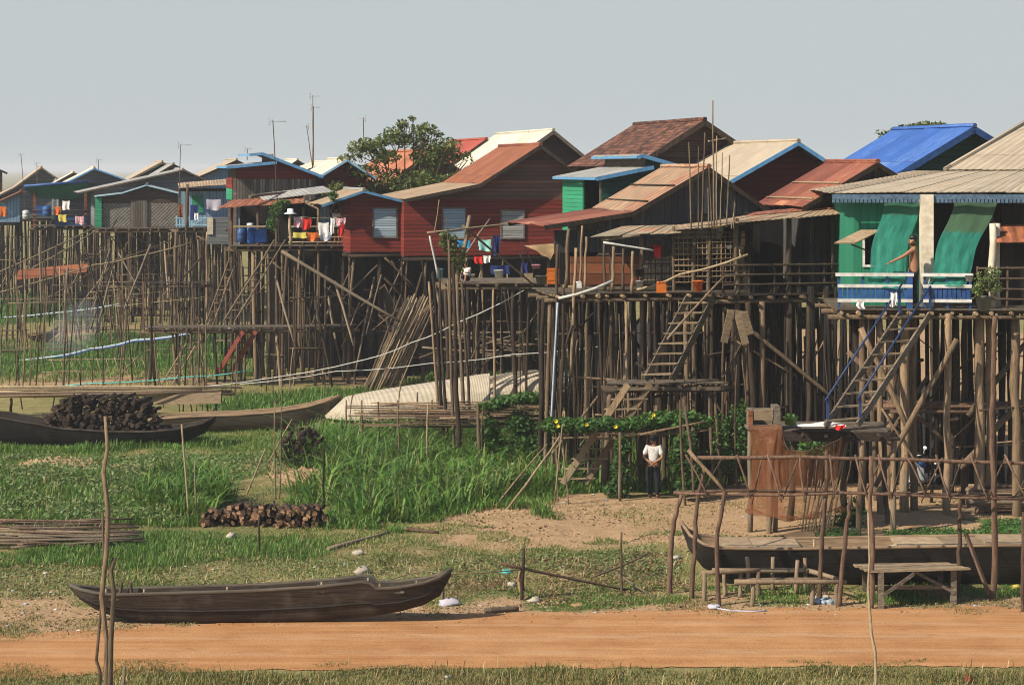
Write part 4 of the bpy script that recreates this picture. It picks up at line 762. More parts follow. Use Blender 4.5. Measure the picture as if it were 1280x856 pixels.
Lb_.b(mb, 'railing', M['paleblue']); bracing(Lb_, l0-1, l1, -.2, DL, 8); stilts(Lb_, arange(l0-.2, l1, .5), (-.2, 1., 2.2), DL-.1, (.05, .1)); a, b = Lb_.loc(259, 272, -.4), Lb_.loc(289, 305, -.4); Lb_.b(MB().box((a.x, -.4, b.z), (b.x, .6, a.z)), 'washroom_cabin', M['greylap']); Lb_.b(MB().box((a.x, -.46, b.z+.5), (a.x+.3, -.405, a.z)), 'cabin_post', M['concrete'])
Gg = house('stilt_house', 'grey board house with very wide low gable, left of the pale blue house', 229, 22, 13.5, [(97, 241), (229, 212), (264, 227)], ['grey'], L=6, wall=(118, 258), wallmat='greylap', floor=deckw(283, 22), ov=.4, barge='plank', bargew=.08, stilt=1.2)
Wv = house('stilt_house', 'low hut of woven panels and brown boards under a small blue grey gable', 183, 22.6, 8, [(118, 245), (152, 241), (183, 231), (223, 241)], ['grey', 'grey'], L=2.2, wall=(128, 222), wallmat='woven', upper='brownlap', split=254, floor=deckw(284, 22.6), ov=.3, barge='paleblue', bargew=.06, stilt=1.4)
Wv.b(MB().box((Wv.loc(163, 255, .2).x, .2, Wv.w0-.3), (Wv.loc(184, 255, .2).x, .27, Wv.loc(163, 251, .2).z)), 'plank_wall', M['weather']); Wv.b(MB().box((Wv.loc(119, 252, .1).x, .1, Wv.w0), (Wv.loc(127, 252, .1).x, .9, Wv.loc(119, 246, .1).z)), 'corner_panel', M['greenlap'])
bracing(Wv, Wv.u0, Wv.u1, -.6, 5.2, 10); deck(Wv, Wv.loc(120, 284, -.6).x, Wv.loc(225, 284, -.6).x, -.8, .5, Wv.w0-.02)
Bg = house('stilt_house', 'grey blue gabled house in the back row above the wide low gable', 203, 19.5, 13.5, [(158, 226), (203, 202), (222, 213)], ['tan'], L=6, wallmat='greylap', barge='plank', floor=5.2, stilt=.7)
house('stilt_house', 'back row house with brown gable just above the wide grey gable', 217, 20.3, 13.5, [(185, 224), (217, 205), (268, 231)], ['grey'], L=5, wallmat='brownlap', floor=5.2, stilt=.6)
house('stilt_house', 'pale roofed back row house left of the red gable with blue roof edges', 296, 21, 13.5, [(246, 222), (296, 200), (322, 212)], ['tan'], L=6, wallmat='bluewall', floor=5.2, stilt=.6)
house('stilt_house', 'small pale roofed house far behind, right of red gable with blue roof edges', 372, 21, 13.5, [(350, 214), (372, 200), (396, 214)], ['white'], L=6, wallmat='greylap', floor=5.2, stilt=.6)
house('stilt_house', 'house with sliver of cream roof just left of the crown of the tree', 408, 24, 13.5, [(372, 216), (408, 203), (432, 216)], ['white'], L=6, wallmat='greylap', floor=5.2, stilt=.6)
house('stilt_house', 'pale roofed house squeezed between the tarpaulin house and the broad tan roof', 92, 19.2, 13.5, [(60, 233), (92, 215.5), (120, 228)], ['white'], L=5, wallmat='greylap', floor=5.2, stilt=.6)
# green tarpaulin house
Tp = house('stilt_house', 'house hung with a green tarpaulin awning and blue boards at the far left', 118, 20.8, 13.5, [(66, 236), (118, 210), (162, 226)], ['white'], L=6, wallmat='greylap', floor=deckw(281, 20.8), ov=.4, barge='bluetrim', bargew=.09, stilt=1.2)
bracing(Tp, Tp.u0-1, Tp.u1, -1.2, 5., 9)
def tarp(x, y):
    a = Tp.loc(30, 233, -1.4).lerp(Tp.loc(110, 227, -1.4), x); b = Tp.loc(40, 246, -.9).lerp(Tp.loc(112, 247, -.9), x); q = a.lerp(b, y); return q+V((0, .08*math.sin(x*14)*y, -.12*math.sin(math.pi*x)*y))
Tp.b(MB().sheet(tarp, 16, 6), 'awning', M['tarpg']); Tp.b(MB().tube([Tp.loc(30, 233, -1.42), Tp.loc(110, 227, -1.42)], .09, 7), 'awning_edge', M['tarpb']); t0, t1 = Tp.loc(40, 281, -1.2).x, Tp.loc(120, 281, -1.2).x; deck(Tp, t0, t1, -1.4, 1, Tp.w0)
mb = MB(); roofplane(mb, Tp.loc(40, 234, .3), Tp.loc(118, 228, .3), Tp.loc(110, 228, -1.3), Tp.loc(31, 234, -1.3), .9); Tp.b(mb, 'porch_roof', M['grey'])
for px in (43, 107):
    u = Tp.loc(px, 260, -1.2).x; Tp.b(MB().beam((u, -1.2, Tp.w0-.3), (u, -1.2, Tp.w0+2.), .16, .16), 'post', M['orange'])
for px, p2, mt, nm in ((44, 64, 'tarpb', 'blue_sheet'), (69, 108, 'bluepaint', 'front_panel')):
    a, b = Tp.loc(px, 257 if mt == 'tarpb' else 269, -1.3), Tp.loc(p2, 271 if mt == 'tarpb' else 282, -1.3); Tp.b(MB().box((a.x, -1.3, b.z), (b.x, -1.25, a.z)), nm, M[mt])
mb = MB()
for z in (.3, .6, .9): mb.stick((t0, -1.32, Tp.w0+z), (t1, -1.32, Tp.w0+z), .03, 6, .003, 3, 1)
Tp.b(mb, 'railing', M['pole']); stilts(Tp, arange(t0, t1, .5), (-1.2, 0), Tp.w0-.1, (.05, .09))
Tn = house('stilt_house', 'far left house with broad tan roof and grey gable', 52, 18.6, 13.5, [(-6, 246), (18, 234), (52, 209), (74, 224)], ['tan', 'tan'], back=17, wallmat='greylap', floor=deckw(273, 18.6), ov=.5, barge='plank', bargew=.1, stilt=1.1)
house('stilt_house', 'house at the left edge with rusty lean-to roof over blue boards', -2, 19.5, 13.5, [(-60, 262), (-2, 252), (26, 239.5), (32, 241)], ['rust', 'rust'], L=4, wallmat='bluewall', floor=deckw(278, 19.5), ov=.3, stilt=1.2)
house('stilt_house', 'dark gabled house cut by the left edge, behind the rusty lean-to', -14, 17.5, 13.5, [(-60, 230), (-14, 206), (9, 216)], ['grey'], L=6, wallmat='brownlap', floor=5.2, stilt=.6)
# ---------------------------------------------------------------- poles, platforms, ladders, pipes, fences
def spole(name, label, cat, a, b, r, mat, group=None, bend=.02, n=6, seg=5, taper=.75):
    a, b = V(a), V(b); return one(MB().stick(a, b, r, n, bend, seg, taper), name, M[mat], label, cat, a, group)
def gpole(name, label, cat, px, py, tx, ty, r, mat, group=None, ds=0.0, **k):   # foot on the ground at a place seen at px,py
    s = sg(py); a = G(px, py)-V((0, 0, .15)); return spole(name, label, cat, a, W(tx, ty, s+ds), r, mat, group, **k)
def platform(name, label, px0, px1, py, s, ang, depth, mats=('pole', 'pole', 'polet', 'poled'), step=.7, dm='plank', rows=None, r=(.05, .09), cat='platform', edge=.1, ju=.2):
    fr = Fr(name, label, cat, (px0+px1)/2, s, ang); w = deckw(py, s); u0, u1 = fr.loc(px0, py).x, fr.loc(px1, py).x; fr.u0, fr.u1, fr.w0 = u0, u1, w
    deck(fr, u0, u1, -.1, depth, w, dm, 'pole', edge=edge); stilts(fr, arange(u0+.05, u1-.05, step), rows or arange(0, depth-.1, 1.2), w-.1, r, mats, ju=ju); return fr
P1 = platform('platform', 'cluttered wash platform with laundry in front of the large red house', 556, 692, 353, 35.5, 4, 3.2, step=.5)
for (x0, y0, x1, y1, s, r) in ((549, 560, 536, 352, 41, .06), (557, 566, 541, 340, 41.5, .07), (562, 572, 549, 335, 42, .06), (569, 583, 561, 300, 43, .06), (575, 585, 566, 330, 43.3, .08), (583, 556, 571, 350, 40, .075), (588, 548, 577, 352, 39.5, .06), (578, 572, 560, 350, 42, .05), (601, 588, 597, 505, 43.8, .075), (543, 556, 540, 500, 40, .05)):
    spole('mooring_pole', 'stout dark pole in the cluster standing in front of the mat covered boat', 'pole', G(x0, y0)-V((0, 0, .2)), W(x1, y1, s), r, random.choice(['pole', 'poled', 'pole', 'polet']), 'pole cluster in front of the mat covered boat', bend=.035, taper=.6)
spole('scaffold_pole', 'thick pale bare log leaning across the red house front from the pole cluster', 'pole', W(571, 352, 38), W(587, 270, 37.5), .09, 'polel'); spole('scaffold_pole', 'long pale bamboo lying level above the laundry, tied to the bare leaning log', 'pole', W(534, 291, 38), W(690, 274, 37), .035, 'polel')
spole('scaffold_pole', 'grey bamboo slanting down from the leaning log to the canvas awning', 'pole', W(578, 282, 37.6), W(668, 357, 37), .04, 'pole'); spole('scaffold_pole', 'short bamboo crossing steeply behind the leaning log', 'pole', W(583, 316, 36.5), W(612, 274, 36), .03, 'polel'); spole('scaffold_pole', 'thin upright pole rising to the left of shuttered window on the red house', 'pole', W(561, 350, 38.3), W(559, 272, 38.3), .03, 'pole')
spole('scaffold_pole', 'crooked white stripped branch standing at the left end of wash platform', 'pole', W(548, 345, 38), W(537, 295, 38), .045, 'polew', bend=.06); spole('scaffold_pole', 'thin white whip of bamboo above crooked white stripped branch', 'pole', W(543, 292, 38), W(549, 250, 38), .022, 'polel')
# posts and rails that belong to the kitchen shed's platform
for x0, y0, x1, y1 in ((692, 512, 697, 306), (707, 360, 711, 286), (725, 358, 728, 282), (731, 362, 733, 296), (756, 362, 755, 305), (766, 362, 767, 308), (779, 363, 779, 311), (790, 367, 791, 314), (714, 470, 720, 310), (700, 540, 704, 360)):
    K.b(MB().stick(K.loc(x0, y0, -.28), K.loc(x1, y1, -.28), rnd(.035, .06), 6, .008, 6, .85), 'post', M[random.choice(['pole', 'polet'])])
bracing(P1, P1.u0, P1.u1, .1, P1.w0, 8)
deck(K, KL(690, 362, -.2).x, uk0-.1, -.3, 2.4, DK, 'plank', 'polet', edge=.15); stilts(K, arange(KL(694, 362, -.2).x, uk0-.2, .45), (-.2, 1.1, 2.3), DK-.1, (.05, .09), ('pole', 'polet', 'poled'))
def pipe(label, pts, r, mat, name='water_pipe', cat='pipe', seg=3):
    P = [W(*p) for p in pts]; Q = []
    for a, b in zip(P, P[1:]):
        for k in range(seg): t = k/seg; Q.append(a.lerp(b, t)-V((0, 0, .06*math.sin(math.pi*t))))
    Q.append(P[-1]); return one(MB().tube(Q, r, 6), name, M[mat], label, cat, P[0])
pipe('white plastic pipe slanting up over the edge of the kitchen shed platform', [(698, 373, 46.2), (766, 351, 46.2)], .045, 'polew'); pipe('white pole slanting up across the lattice kitchen to its right end', [(796, 362, 46.3), (850, 343, 46.3), (935, 318, 46.4)], .035, 'polel', 'rail_pole', 'pole'); spole('rail_pole', 'bent white branch hung below the patched thatch roof', 'pole', W(754, 303, 46.3), W(817, 313, 46.3), .035, 'polew', bend=.03)
pipe('upright blue water pipe rising below the kitchen shed platform', [(697, 378, 46.3), (693, 450, 46.3), (688, 540, 46.4)], .03, 'litterb')
pipe('pale pipe sagging from the lower left up to the wash platform', [(232, 484, 33.5), (340, 472, 34), (458, 449, 35), (515, 428, 36), (570, 404, 37), (655, 363, 37.5)], .018, 'polew'); pipe('white pipe running level behind leaning poles toward the kitchen shed stilts', [(300, 480, 33.6), (420, 464, 34.5), (538, 454, 35.5), (640, 443, 36), (770, 430, 37)], .016, 'polew')
pipe('blue pipe rising across the left meadow to the long walkway', [(-30, 453, 27.6), (56, 447, 28), (112, 436, 28.5), (168, 425, 29), (240, 416, 29.5), (292, 410, 30)], .045, 'litterb'); pipe('bright blue hose lying along the pipe across the left meadow', [(70, 446, 28.3), (112, 437.5, 28.7), (168, 426.5, 29.2), (235, 418, 29.7)], .03, 'bluepaint')
pipe('blue grey pipe near far left pens, upper of those crossing the meadow', [(-30, 398, 21.5), (60, 392, 22), (150, 380, 22.6)], .05, 'litterb'); pipe('thin teal hose close above the raft of bamboo poles', [(15, 484, 32.5), (112, 479, 32.8), (233, 471, 33), (310, 463, 33)], .025, 'teal')
pipe('long white bamboo boom descending to the left from the pale blue house', [(-30, 373, 25.5), (118, 331, 25), (163, 322, 25), (240, 303, 24.8)], .04, 'polel', 'boom_pole', 'pole'); pipe('white bamboo boom descending steeply from the green tarpaulin house', [(-20, 348, 23), (120, 284, 22.5)], .042, 'polel', 'boom_pole', 'pole'); pipe('lower bamboo boom ending at the foot of the woven hut', [(40, 335, 23.5), (122, 287, 23)], .034, 'polel', 'boom_pole', 'pole')
pipe('weathered boom leaning against walkway from the left fishing stakes', [(60, 372, 25), (130, 330, 24.6), (215, 300, 24.4)], .03, 'pole', 'boom_pole', 'pole')
# ladders
def ladder(label, a, b, width, n, rr=.045, rg=.035, mat='pole', flat=True, name='ladder', hand=None, handmat='navy', step=.24):
    a, b = V(a), V(b); t = thing(name, label, 'ladder', b); w = V(width)/2; wn = w.normalized(); d = (b-a).normalized()
    for k in (-1, 1):
        m = MB()
        if flat: m.beam(a+w*k, b+w*k, .05, .17)
        else: m.stick(a+w*k, b+w*k, rr, 6, .004, 4)
        m.build('rail', M[mat], t)
    f = V((d.x, d.y, 0)).normalized()
    for i in range(n):
        c = a.lerp(b, (i+.5)/n); m = MB()
        if flat:
            p, q = c-w*1.08, c+w*1.08; g = f*step*.5; m.hexa([p-g-V((0, 0, .02)), q-g-V((0, 0, .02)), q+g-V((0, 0, .02)), p+g-V((0, 0, .02))], [p-g+V((0, 0, .02)), q-g+V((0, 0, .02)), q+g+V((0, 0, .02)), p+g+V((0, 0, .02))])
        else: m.stick(c-w*1.15, c+w*1.15, rg, 5, .01, 2)
        m.build('step' if flat else 'rung', M[mat if not flat else ('plankt' if mat != 'hullred' else 'orange')], t)
    if hand:
        for k in (-1, 1):
            m = MB(); A, B = a+w*k+V((0, 0, hand)), b+w*k+V((0, 0, hand*.9)); m.tube([A, B], .026, 6); m.build('handrail', M[handmat], t)
            for q in (.04, .97): MB().beam(a.lerp(b, q)+w*k, A.lerp(B, q), .06, .06, (1, 0, 0)).build('handrail_post', M[handmat], t)
    return t
ladder('plank stair with blue handrails climbing to the blue balustrade', H.w(H.loc(1147, 388, -.15)), W(1052, 532, 53.2), (.82, .35, 0), 9, hand=.68, mat='plank', step=.34)
ladder('broad plank ladder from the middle landing up to the kitchen shed', W(876, 372, 46.3), W(824, 474, 47), (.72, .1, .0), 8, mat='plank', step=.36); spole('rail_pole', 'thin pole handrail beside broad plank ladder to the kitchen shed', 'pole', W(834, 424, 47.5), W(905, 346, 46.6), .035, 'polet')
ladder('lower plank ladder ending in the grass under the squash vines', W(799, 480, 47.1), W(717, 604, 46.9), (.6, .1, 0), 10, mat='polet', step=.34)
ladder('long bamboo ladder sloping up to the veranda with laundry', W(350, 300, 31.8), W(286, 402, 32.6), (.42, .12, 0), 11, .04, .028, 'pole', False); ladder('reddish plank stair going down below the long walkway', W(312, 414, 31.6), W(278, 470, 31.4), (.5, .12, 0), 6, mat='hullred'); ladder('thin bamboo ladder left of the long one, leaning to the walkway', W(292, 322, 30.6), W(262, 405, 31), (.3, .1, 0), 8, .035, .024, 'polet', False)
ladder('rough pole ladder from the walkway down to the left meadow', W(256, 402, 31.2), W(203, 490, 32.4), (.4, .1, 0), 9, .04, .03, 'polet', False)
a, b = W(62, 450, 30), W(198, 448, 30); ladder('pale bamboo ladder frame lying on its side in the left meadow', a+V((0, 0, -.33)), b+V((0, 0, -.33)), (-.25, .1, .66), 12, .022, .02, 'polel', False)
# landings and walkways
MP = platform('landing', 'narrow plank landing between the two plank ladders', 764, 906, 478, 46.6, 3, .9, step=.55, dm='plank', r=(.06, .1)); MP.b(MB().box((MP.u0, -.16, MP.w0-.2), (MP.u1, -.11, MP.w0-.1)), 'edge_beam', M['plank'])
LD = platform('landing', 'plank landing at the foot of stair with blue handrails', 966, 1112, 537, 53, -2, 1.7, step=.9, mats=('polet', 'pole'), r=(.06, .1)); LD.b(MB().box((LD.u0, -.2, LD.w0-.25), (LD.u1, -.14, LD.w0-.03)), 'edge_beam', M['plankd'])
WK = platform('walkway', 'long plank walkway on thin stilts below the laundry veranda', 182, 442, 408, 31.5, 5, 1.1, step=.75, r=(.035, .08), edge=.3); WK.b(MB().stick((WK.u0, -.12, WK.w0-.12), (WK.u1, -.12, WK.w0-.12), .045, 6, .01, 8), 'edge_beam', M['poled'])
WL = platform('walkway', 'rickety pole walkway among fishing stakes below the woven hut', 142, 262, 353, 25.5, 8, 1.0, step=.6, r=(.03, .06), dm='plankd')
# stick screens below the houses; the near-black ones are added to deepen shade
def screen(label, px0, px1, pt, pb, s, mat='poled', name='stick_screen', r=(.025, .05), st=.11, v=0, ang=6):
    fr = Fr(name, label, 'screen', (px0+px1)/2, s, ang); mb = MB(); u, u1 = fr.loc(px0, 400).x, fr.loc(px1, 400).x; zt, zb = deckw(pt, s), deckw(pb, s)
    while u < u1:
        mb.stick((u+rnd(-.12, .12), rnd(-.06, .06), zb), (u+rnd(-.12, .12), rnd(-.06, .06), zt+rnd(-.5, .25)), rnd(*r), 5, .015, 3); u += st*rnd(.6, 1.6)
    fr.b(mb, 'upright_sticks', M[mat]); mb = MB()
    for z in (.25, .7): mb.stick((fr.loc(px0, 400).x, -.06, zb+(zt-zb)*z), (u1, -.06, zb+(zt-zb)*z), .035)
    fr.b(mb, 'cross_rail', M['pole']); return fr
screen('screen of thin brown sticks below the laundry veranda', 362, 410, 330, 470, 31.6, 'pole', st=.14); screen('added shade-black stick screen behind stilts of the large red house', 400, 640, 335, 472, 27, 'dark', st=.2); screen('added shade-black stick screen behind the kitchen shed stilts', 690, 960, 372, 520, 38.5, 'dark', st=.2, r=(.04, .07)); screen('added shade-black stick screen under the left houses', -10, 290, 292, 400, 21.6, 'dark', st=.3, r=(.03, .07)); screen('tan stick pen under the dark veranda', 885, 1010, 440, 575, 44, 'pole', st=.16); screen('added shade-black stick screen behind the laundry veranda stilts', 270, 420, 320, 460, 27.5, 'dark', st=.2, r=(.03, .06))
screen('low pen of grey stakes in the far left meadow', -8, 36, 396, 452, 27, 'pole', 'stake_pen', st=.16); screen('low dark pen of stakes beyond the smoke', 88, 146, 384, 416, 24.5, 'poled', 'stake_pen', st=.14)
screen('added dense back screen of sticks, black for shade, behind the far left houses', -40, 300, 266, 366, 18.4, 'dark', st=.15, r=(.04, .1), ang=8)
# fishing stakes at the left
for k in range(86):
    py = rnd(438, 520); s = sg(py); px = rnd(-6, 262) if k < 72 else rnd(262, 440); h = rnd(1.6, 5.0) if k < 60 else rnd(1., 2.2); a = G(px, py)-V((0, 0, .15))
    spole('fishing_stake', 'thin upright stick among the crowd of fishing stakes at left', 'stake', a, a+V((rnd(-.25, .25), rnd(-.2, .2), h+.15)), rnd(.014, .032), random.choice(['pole', 'polet', 'poled', 'poled', 'pole', 'red_pole']), 'thin fishing stakes', bend=.03, n=5, seg=4)
for k in range(30):
    py = rnd(398, 440); px = rnd(-6, 270); a = G(px, py)-V((0, 0, .15))
    spole('fishing_stake', 'thin upright stick among the crowd of fishing stakes at left', 'stake', a, a+V((rnd(-.3, .3), rnd(-.2, .2), rnd(2.5, 5.6))), rnd(.02, .045), random.choice(['pole', 'polet', 'poled', 'polel', 'poled']), 'thin fishing stakes', bend=.02, n=5, seg=4)
for k in range(20):
    px = rnd(-6, 210); s = rnd(24, 33); y = rnd(345, 470) if s < 30 else rnd(420, 485); L = rnd(50, 150)
    spole('tie_stick', 'long thin stick tied level across the fishing stakes', 'stick', W(px, y, s), W(px+L, y+rnd(-14, 8), s), rnd(.014, .024), random.choice(['pole', 'polet', 'polel']), 'sticks tied across fishing stakes', bend=.02, n=5, seg=4)
for k in range(26):
    px = rnd(10, 300); s = rnd(23.5, 27.5); y = rnd(300, 350); dx = rnd(-40, 40)
    spole('prop_pole', 'slanting pole propped among the stilts of the left houses', 'pole', W(px, y, s), W(px+dx, min(HZ+HC*s, y+rnd(50, 100)), s+rnd(0, .8)), rnd(.03, .065), random.choice(['pole', 'polet', 'poled']), 'slanting props under the left houses', bend=.015)
for k in range(22):
    px = rnd(285, 640); s = rnd(29.5, 32.5); y = rnd(325, 380); dx = rnd(-30, 30)
    spole('prop_pole', 'pole propped among stilts between the veranda and wash platform', 'pole', W(px, y, s), W(px+dx, min(HZ+HC*s, y+rnd(60, 130)), s+rnd(0, .8)), rnd(.025, .06), random.choice(['pole', 'polet', 'poled']), 'props under the middle houses', bend=.015)
spole('prop_pole', 'long dark pole slanting down under the red annex', 'pole', W(352, 314, 32), W(500, 402, 32.4), .075, 'pole')
for k in range(12):
    px = rnd(580, 700); spole('tie_stick', 'grey stick stored level under the wash platform', 'stick', W(px-60, rnd(412, 450), 33), W(px+40, rnd(410, 448), 33.2), rnd(.03, .05), 'pole', 'sticks stored under the wash platform', bend=.02)
# raft of bamboo poles over the moored boats, on forked posts
for k in range(34):
    y = 484+rnd(0, 13); x0 = rnd(-60, 30); x1 = rnd(215, 305); s = 36.2+rnd(-.5, .5)
    spole('bamboo_pole', 'long dry bamboo pole in the raft laid level above the dark boat', 'pole', W(x0, y+rnd(-1, 2), s), W(x1, y-3+rnd(-1, 2), s), rnd(.03, .05), random.choice(['polel', 'polet', 'red_pole', 'polel']), 'raft of bamboo poles above the dark boat', bend=.008, seg=5)
for x in (14, 100, 186, 270): spole('raft_prop', 'short post holding up the raft of bamboo poles', 'post', G(x, 522)-V((0, 0, .2)), W(x, 497.5, sg(522)), .06, 'pole', 'props of the bamboo raft')
spole('oar', 'pale bamboo oar leaning from the raft down over the firewood boat', 'oar', W(128, 494, 37), W(74, 543, 39.5), .03, 'polel'); spole('oar', 'second pale oar close beside the one over the firewood boat', 'oar', W(124, 500, 37.2), W(78, 542, 39.6), .022, 'polew')
spole('oar', 'pale pole slanting over the bamboo ladder frame in the meadow', 'pole', W(177, 442, 30.5), W(137, 483, 32), .03, 'polel')
a, b = W(190, 494, 36.5), W(276, 491, 36.8); m = MB(); m.hexa([a+V((0, -.02, -.32)), b+V((0, -.02, -.36)), b, a], [a+V((0, .35, -.30)), b+V((0, .35, -.34)), b+V((0, .3, .02)), a+V((0, .3, .02))]); one(m, 'feeding_trough', M['plankt'], 'reddish tan plank trough slung below the raft of bamboo poles', 'trough', a+V((0, 0, -.4)))
m = MB()
a, b = W(20, 337, 23.8), W(108, 328, 23.8); m.hexa([a+V((0, 0, -.55)), b+V((0, 0, -.5)), b+V((0, .5, -.05)), a+V((0, .5, -.05))], [a+V((0, .04, -.57)), b+V((0, .04, -.52)), b+V((0, .54, -.07)), a+V((0, .54, -.07))]); one(m, 'lean_to_sheet', M['orange'], 'rusty orange sheet leaning among the far left stilts', 'sheet', a)
# leaning bundle of poles by the red house
for k in range(46):
    t = k/45; x0 = 452+t*42+rnd(-4, 4); x1 = 505+t*38+rnd(-6, 6); s = 32+rnd(-.3, .5); a = G(x0, HZ+HC*s)
    spole('leaning_pole', 'bare pole in the big bundle leaning under the large red house', 'pole', a, W(x1, 372+rnd(-8, 22)+t*6, s-.6), rnd(.028, .05), random.choice(['polet', 'polel', 'polet', 'pole', 'polel']), 'bundle of poles leaning under the red house', bend=.006, n=6, seg=3)
# drying rack of sticks
rk = thing('stick_rack', 'low rack of thin level sticks in the tall grass before the mat covered boat', 'rack', G(560, 560))
for x, yb, yt in ((432, 552, 500), (452, 565, 500), (474, 575, 502), (500, 585, 500), (534, 590, 505), (560, 570, 498), (601, 588, 508), (640, 580, 515), (688, 580, 512), (520, 552, 490)): MB().stick(G(x, yb)-V((0, 0, .1)), W(x+rnd(-3, 3), yt, sg(yb)), rnd(.025, .04), 6, .02).build('post', M[random.choice(['pole', 'polet'])], rk)
for k in range(64):
    s = rnd(40.5, 43.5); y = 503+(s-40.5)*8+rnd(-4, 11); x0 = rnd(428, 520) if k % 3 else rnd(540, 600); L = rnd(110, 200); MB().stick(W(x0, y+rnd(-2, 2), s), W(min(x0+L, 694), y+rnd(-4, 4), s), rnd(.013, .026), 5, .02, 5).build('stick', M[random.choice(['red_pole', 'polet', 'pole'])], rk)
# foreground fence of poles over the benches
fn = thing('pole_fence', 'tall rustic fence of crooked posts and two rails over the benches', 'fence', G(1060, 745))
def fp(px, py, s): return W(px, py, s)
for pts, r in (([(837, 742), (838, 690), (843, 650), (852, 618)], .05), ([(863, 748), (868, 690), (870, 640), (880, 585)], .046), ([(898, 757), (895, 700), (898, 660), (905, 614)], .046), ([(1024, 752), (1026, 700), (1028, 660), (1032, 620)], .046), ([(1047, 757), (1055, 690), (1060, 650), (1063, 618)], .046), ([(1088, 760), (1091, 690), (1088, 640), (1089, 570)], .05), ([(1196, 748), (1199, 690), (1200, 650), (1200, 625)], .045), ([(1241, 750), (1243, 690), (1240, 560), (1241, 470), (1244, 395)], .062), ([(1278, 765), (1279, 700), (1280, 640)], .05), ([(820+524, 755), (1342, 600)], .05)):
    s = sg(pts[0][1]); P = [G(*pts[0])-V((0, 0, .2))]+[W(x, y, s) for x, y in pts[1:]]; Q = []
    for a, b in zip(P, P[1:]):
        for k in range(4): Q.append(a.lerp(b, k/4)+V((rnd(-.02, .02), rnd(-.02, .02), 0)))
    Q.append(P[-1]); MB().tube(Q, [r*(1.1-.3*i/len(Q))*rnd(.93, 1.07) for i in range(len(Q))], 7).build('post', M['red_pole'], fn)
def rail(pts, s, r, mat='red_pole'): MB().tube([W(x, y, s) for x, y in pts], [r*rnd(.9, 1.1) for _ in pts], 6).build('rail', M[mat], fn)
rail([(872, 572), (940, 572), (1000, 571), (1060, 573), (1130, 574), (1200, 577), (1290, 579), (1345, 580)], 62.5, .042); rail([(842, 615), (920, 613), (1000, 614), (1080, 616), (1160, 617), (1240, 621), (1345, 622)], 61.5, .032); rail([(842, 616), (900, 618), (980, 619), (1050, 616), (1120, 618), (1200, 622), (1290, 624)], 63, .028)
for x0, x1, m in ((857, 885, 'red_pole'), (921, 938, 'red_pole'), (959, 977, 'red_pole'), (1000, 1006, 'red_pole'), (1037, 1043, 'red_pole'), (1069, 1085, 'red_pole'), (1098, 1115, 'red_pole'), (1132, 1157, 'red_pole'), (1170, 1188, 'red_pole'), (1213, 1236, 'red_pole'), (1256, 1283, 'red_pole')):
    MB().stick(W(x0, 568, 62.7), W(x1, 622+rnd(-2, 6), 63.2), .024, 6, .05).build('brace', M[m], fn)
    MB().stick(W(x1+rnd(14, 22), 572, 62.2), W(x0+rnd(8, 22), 622+rnd(0, 8), 61.7), .018, 6, .05).build('brace', M['pole'], fn)
MB().stick(W(860, 562, 62.8), W(908, 617, 63), .045, 6, .01).build('brace', M['polet'], fn); MB().stick(W(855, 500, 60), W(867, 618, 62), .03, 6, .03).build('brace', M['pole'], fn)
# single stakes
ST = [([(124, 905), (125, 840), (121, 825), (127, 760), (131, 700), (128, 640)], .026, 'pole'), ([(134, 905), (133, 800), (128, 745), (133, 690), (136, 640), (130, 590), (134, 560), (132, 520)], .04, 'polet'), ([(136, 905), (139, 800), (142, 740), (139, 715), (143, 697)], .042, 'pole'), ([(155, 880), (154, 855), (155, 832)], .03, 'pole')]
for l, q in zip(('short crooked stake, left of three in the near foreground', 'tallest crooked stake of three in the near foreground', 'stout forked stake, right of three in the near foreground', 'stub of stake on the near verge beside the three stakes'), ST): (lambda pp, r, mt: one(MB().tube([W(x, y, 79-k*.08)+V((rnd(-.01, .01), rnd(-.03, .03), 0)) for k, (x, y) in enumerate(pp)], [r*(1.15-.5*k/len(pp))*rnd(.9, 1.1) for k in range(len(pp))], 7), 'stake', M[mt], l, 'stake', W(*pp[0], 79)))(*q)
one(MB().tube([W(x, y, 79) for x, y in ((1096, 905), (1095, 850), (1094, 815), (1089, 790), (1087, 760), (1085, 735), (1087, 700), (1085, 640))], [.027, .026, .025, .024, .022, .02, .017, .012], 7), 'stake', M['polel'], 'thin wavy stake rising from the near verge before the wooden table', 'stake', W(1096, 905, 79))
for l, q in (('pale stake, left of the pair at the tall grass edge', (236, 652, 227, 530, .03, 'polel')), ('pale stake, right of the pair at the tall grass edge', (245, 652, 243, 575, .025, 'polel')), ('short stake before the split log pile', (324, 695, 324, 645, .03, 'pole')), ('dark stake behind the right end of the split log pile', (404, 636, 405, 560, .035, 'poled')), ('tall thin stake left of dark round wood bundle', (345, 622, 343, 500, .025, 'polet')), ('thin stake touching the dark round wood bundle', (349, 622, 352, 470, .022, 'pole')),
             ('forked stake leaning at the dark round wood bundle', (333, 578, 365, 524, .03, 'polet')), ('short stake holding the rope of the bank canoe', (553, 750, 553, 712, .035, 'pole')), ('dark post with cloth tied round it, by the orange road', (652, 750, 654, 684, .045, 'poled')), ('pale thin stake in the weeds by the orange road', (777, 742, 777, 665, .03, 'pole')), ('leaning pale pole at left of the tall grass', (305, 618, 332, 560, .03, 'polel')), ('long leaning prop at the right edge of the tall grass', (628, 640, 700, 545, .035, 'polel')), ('second leaning prop at the right edge of the tall grass', (612, 636, 684, 555, .025, 'polet'))):
    gpole('stake', l, 'stake', *q)
for q in ((692, 632, 703, 530), (698, 628, 695, 560), (711, 632, 703, 560)): gpole('stake', 'thin bare stake in the trio left of the squash vines', 'stake', *q, .02, 'polel', 'trio of stakes by the squash vines')

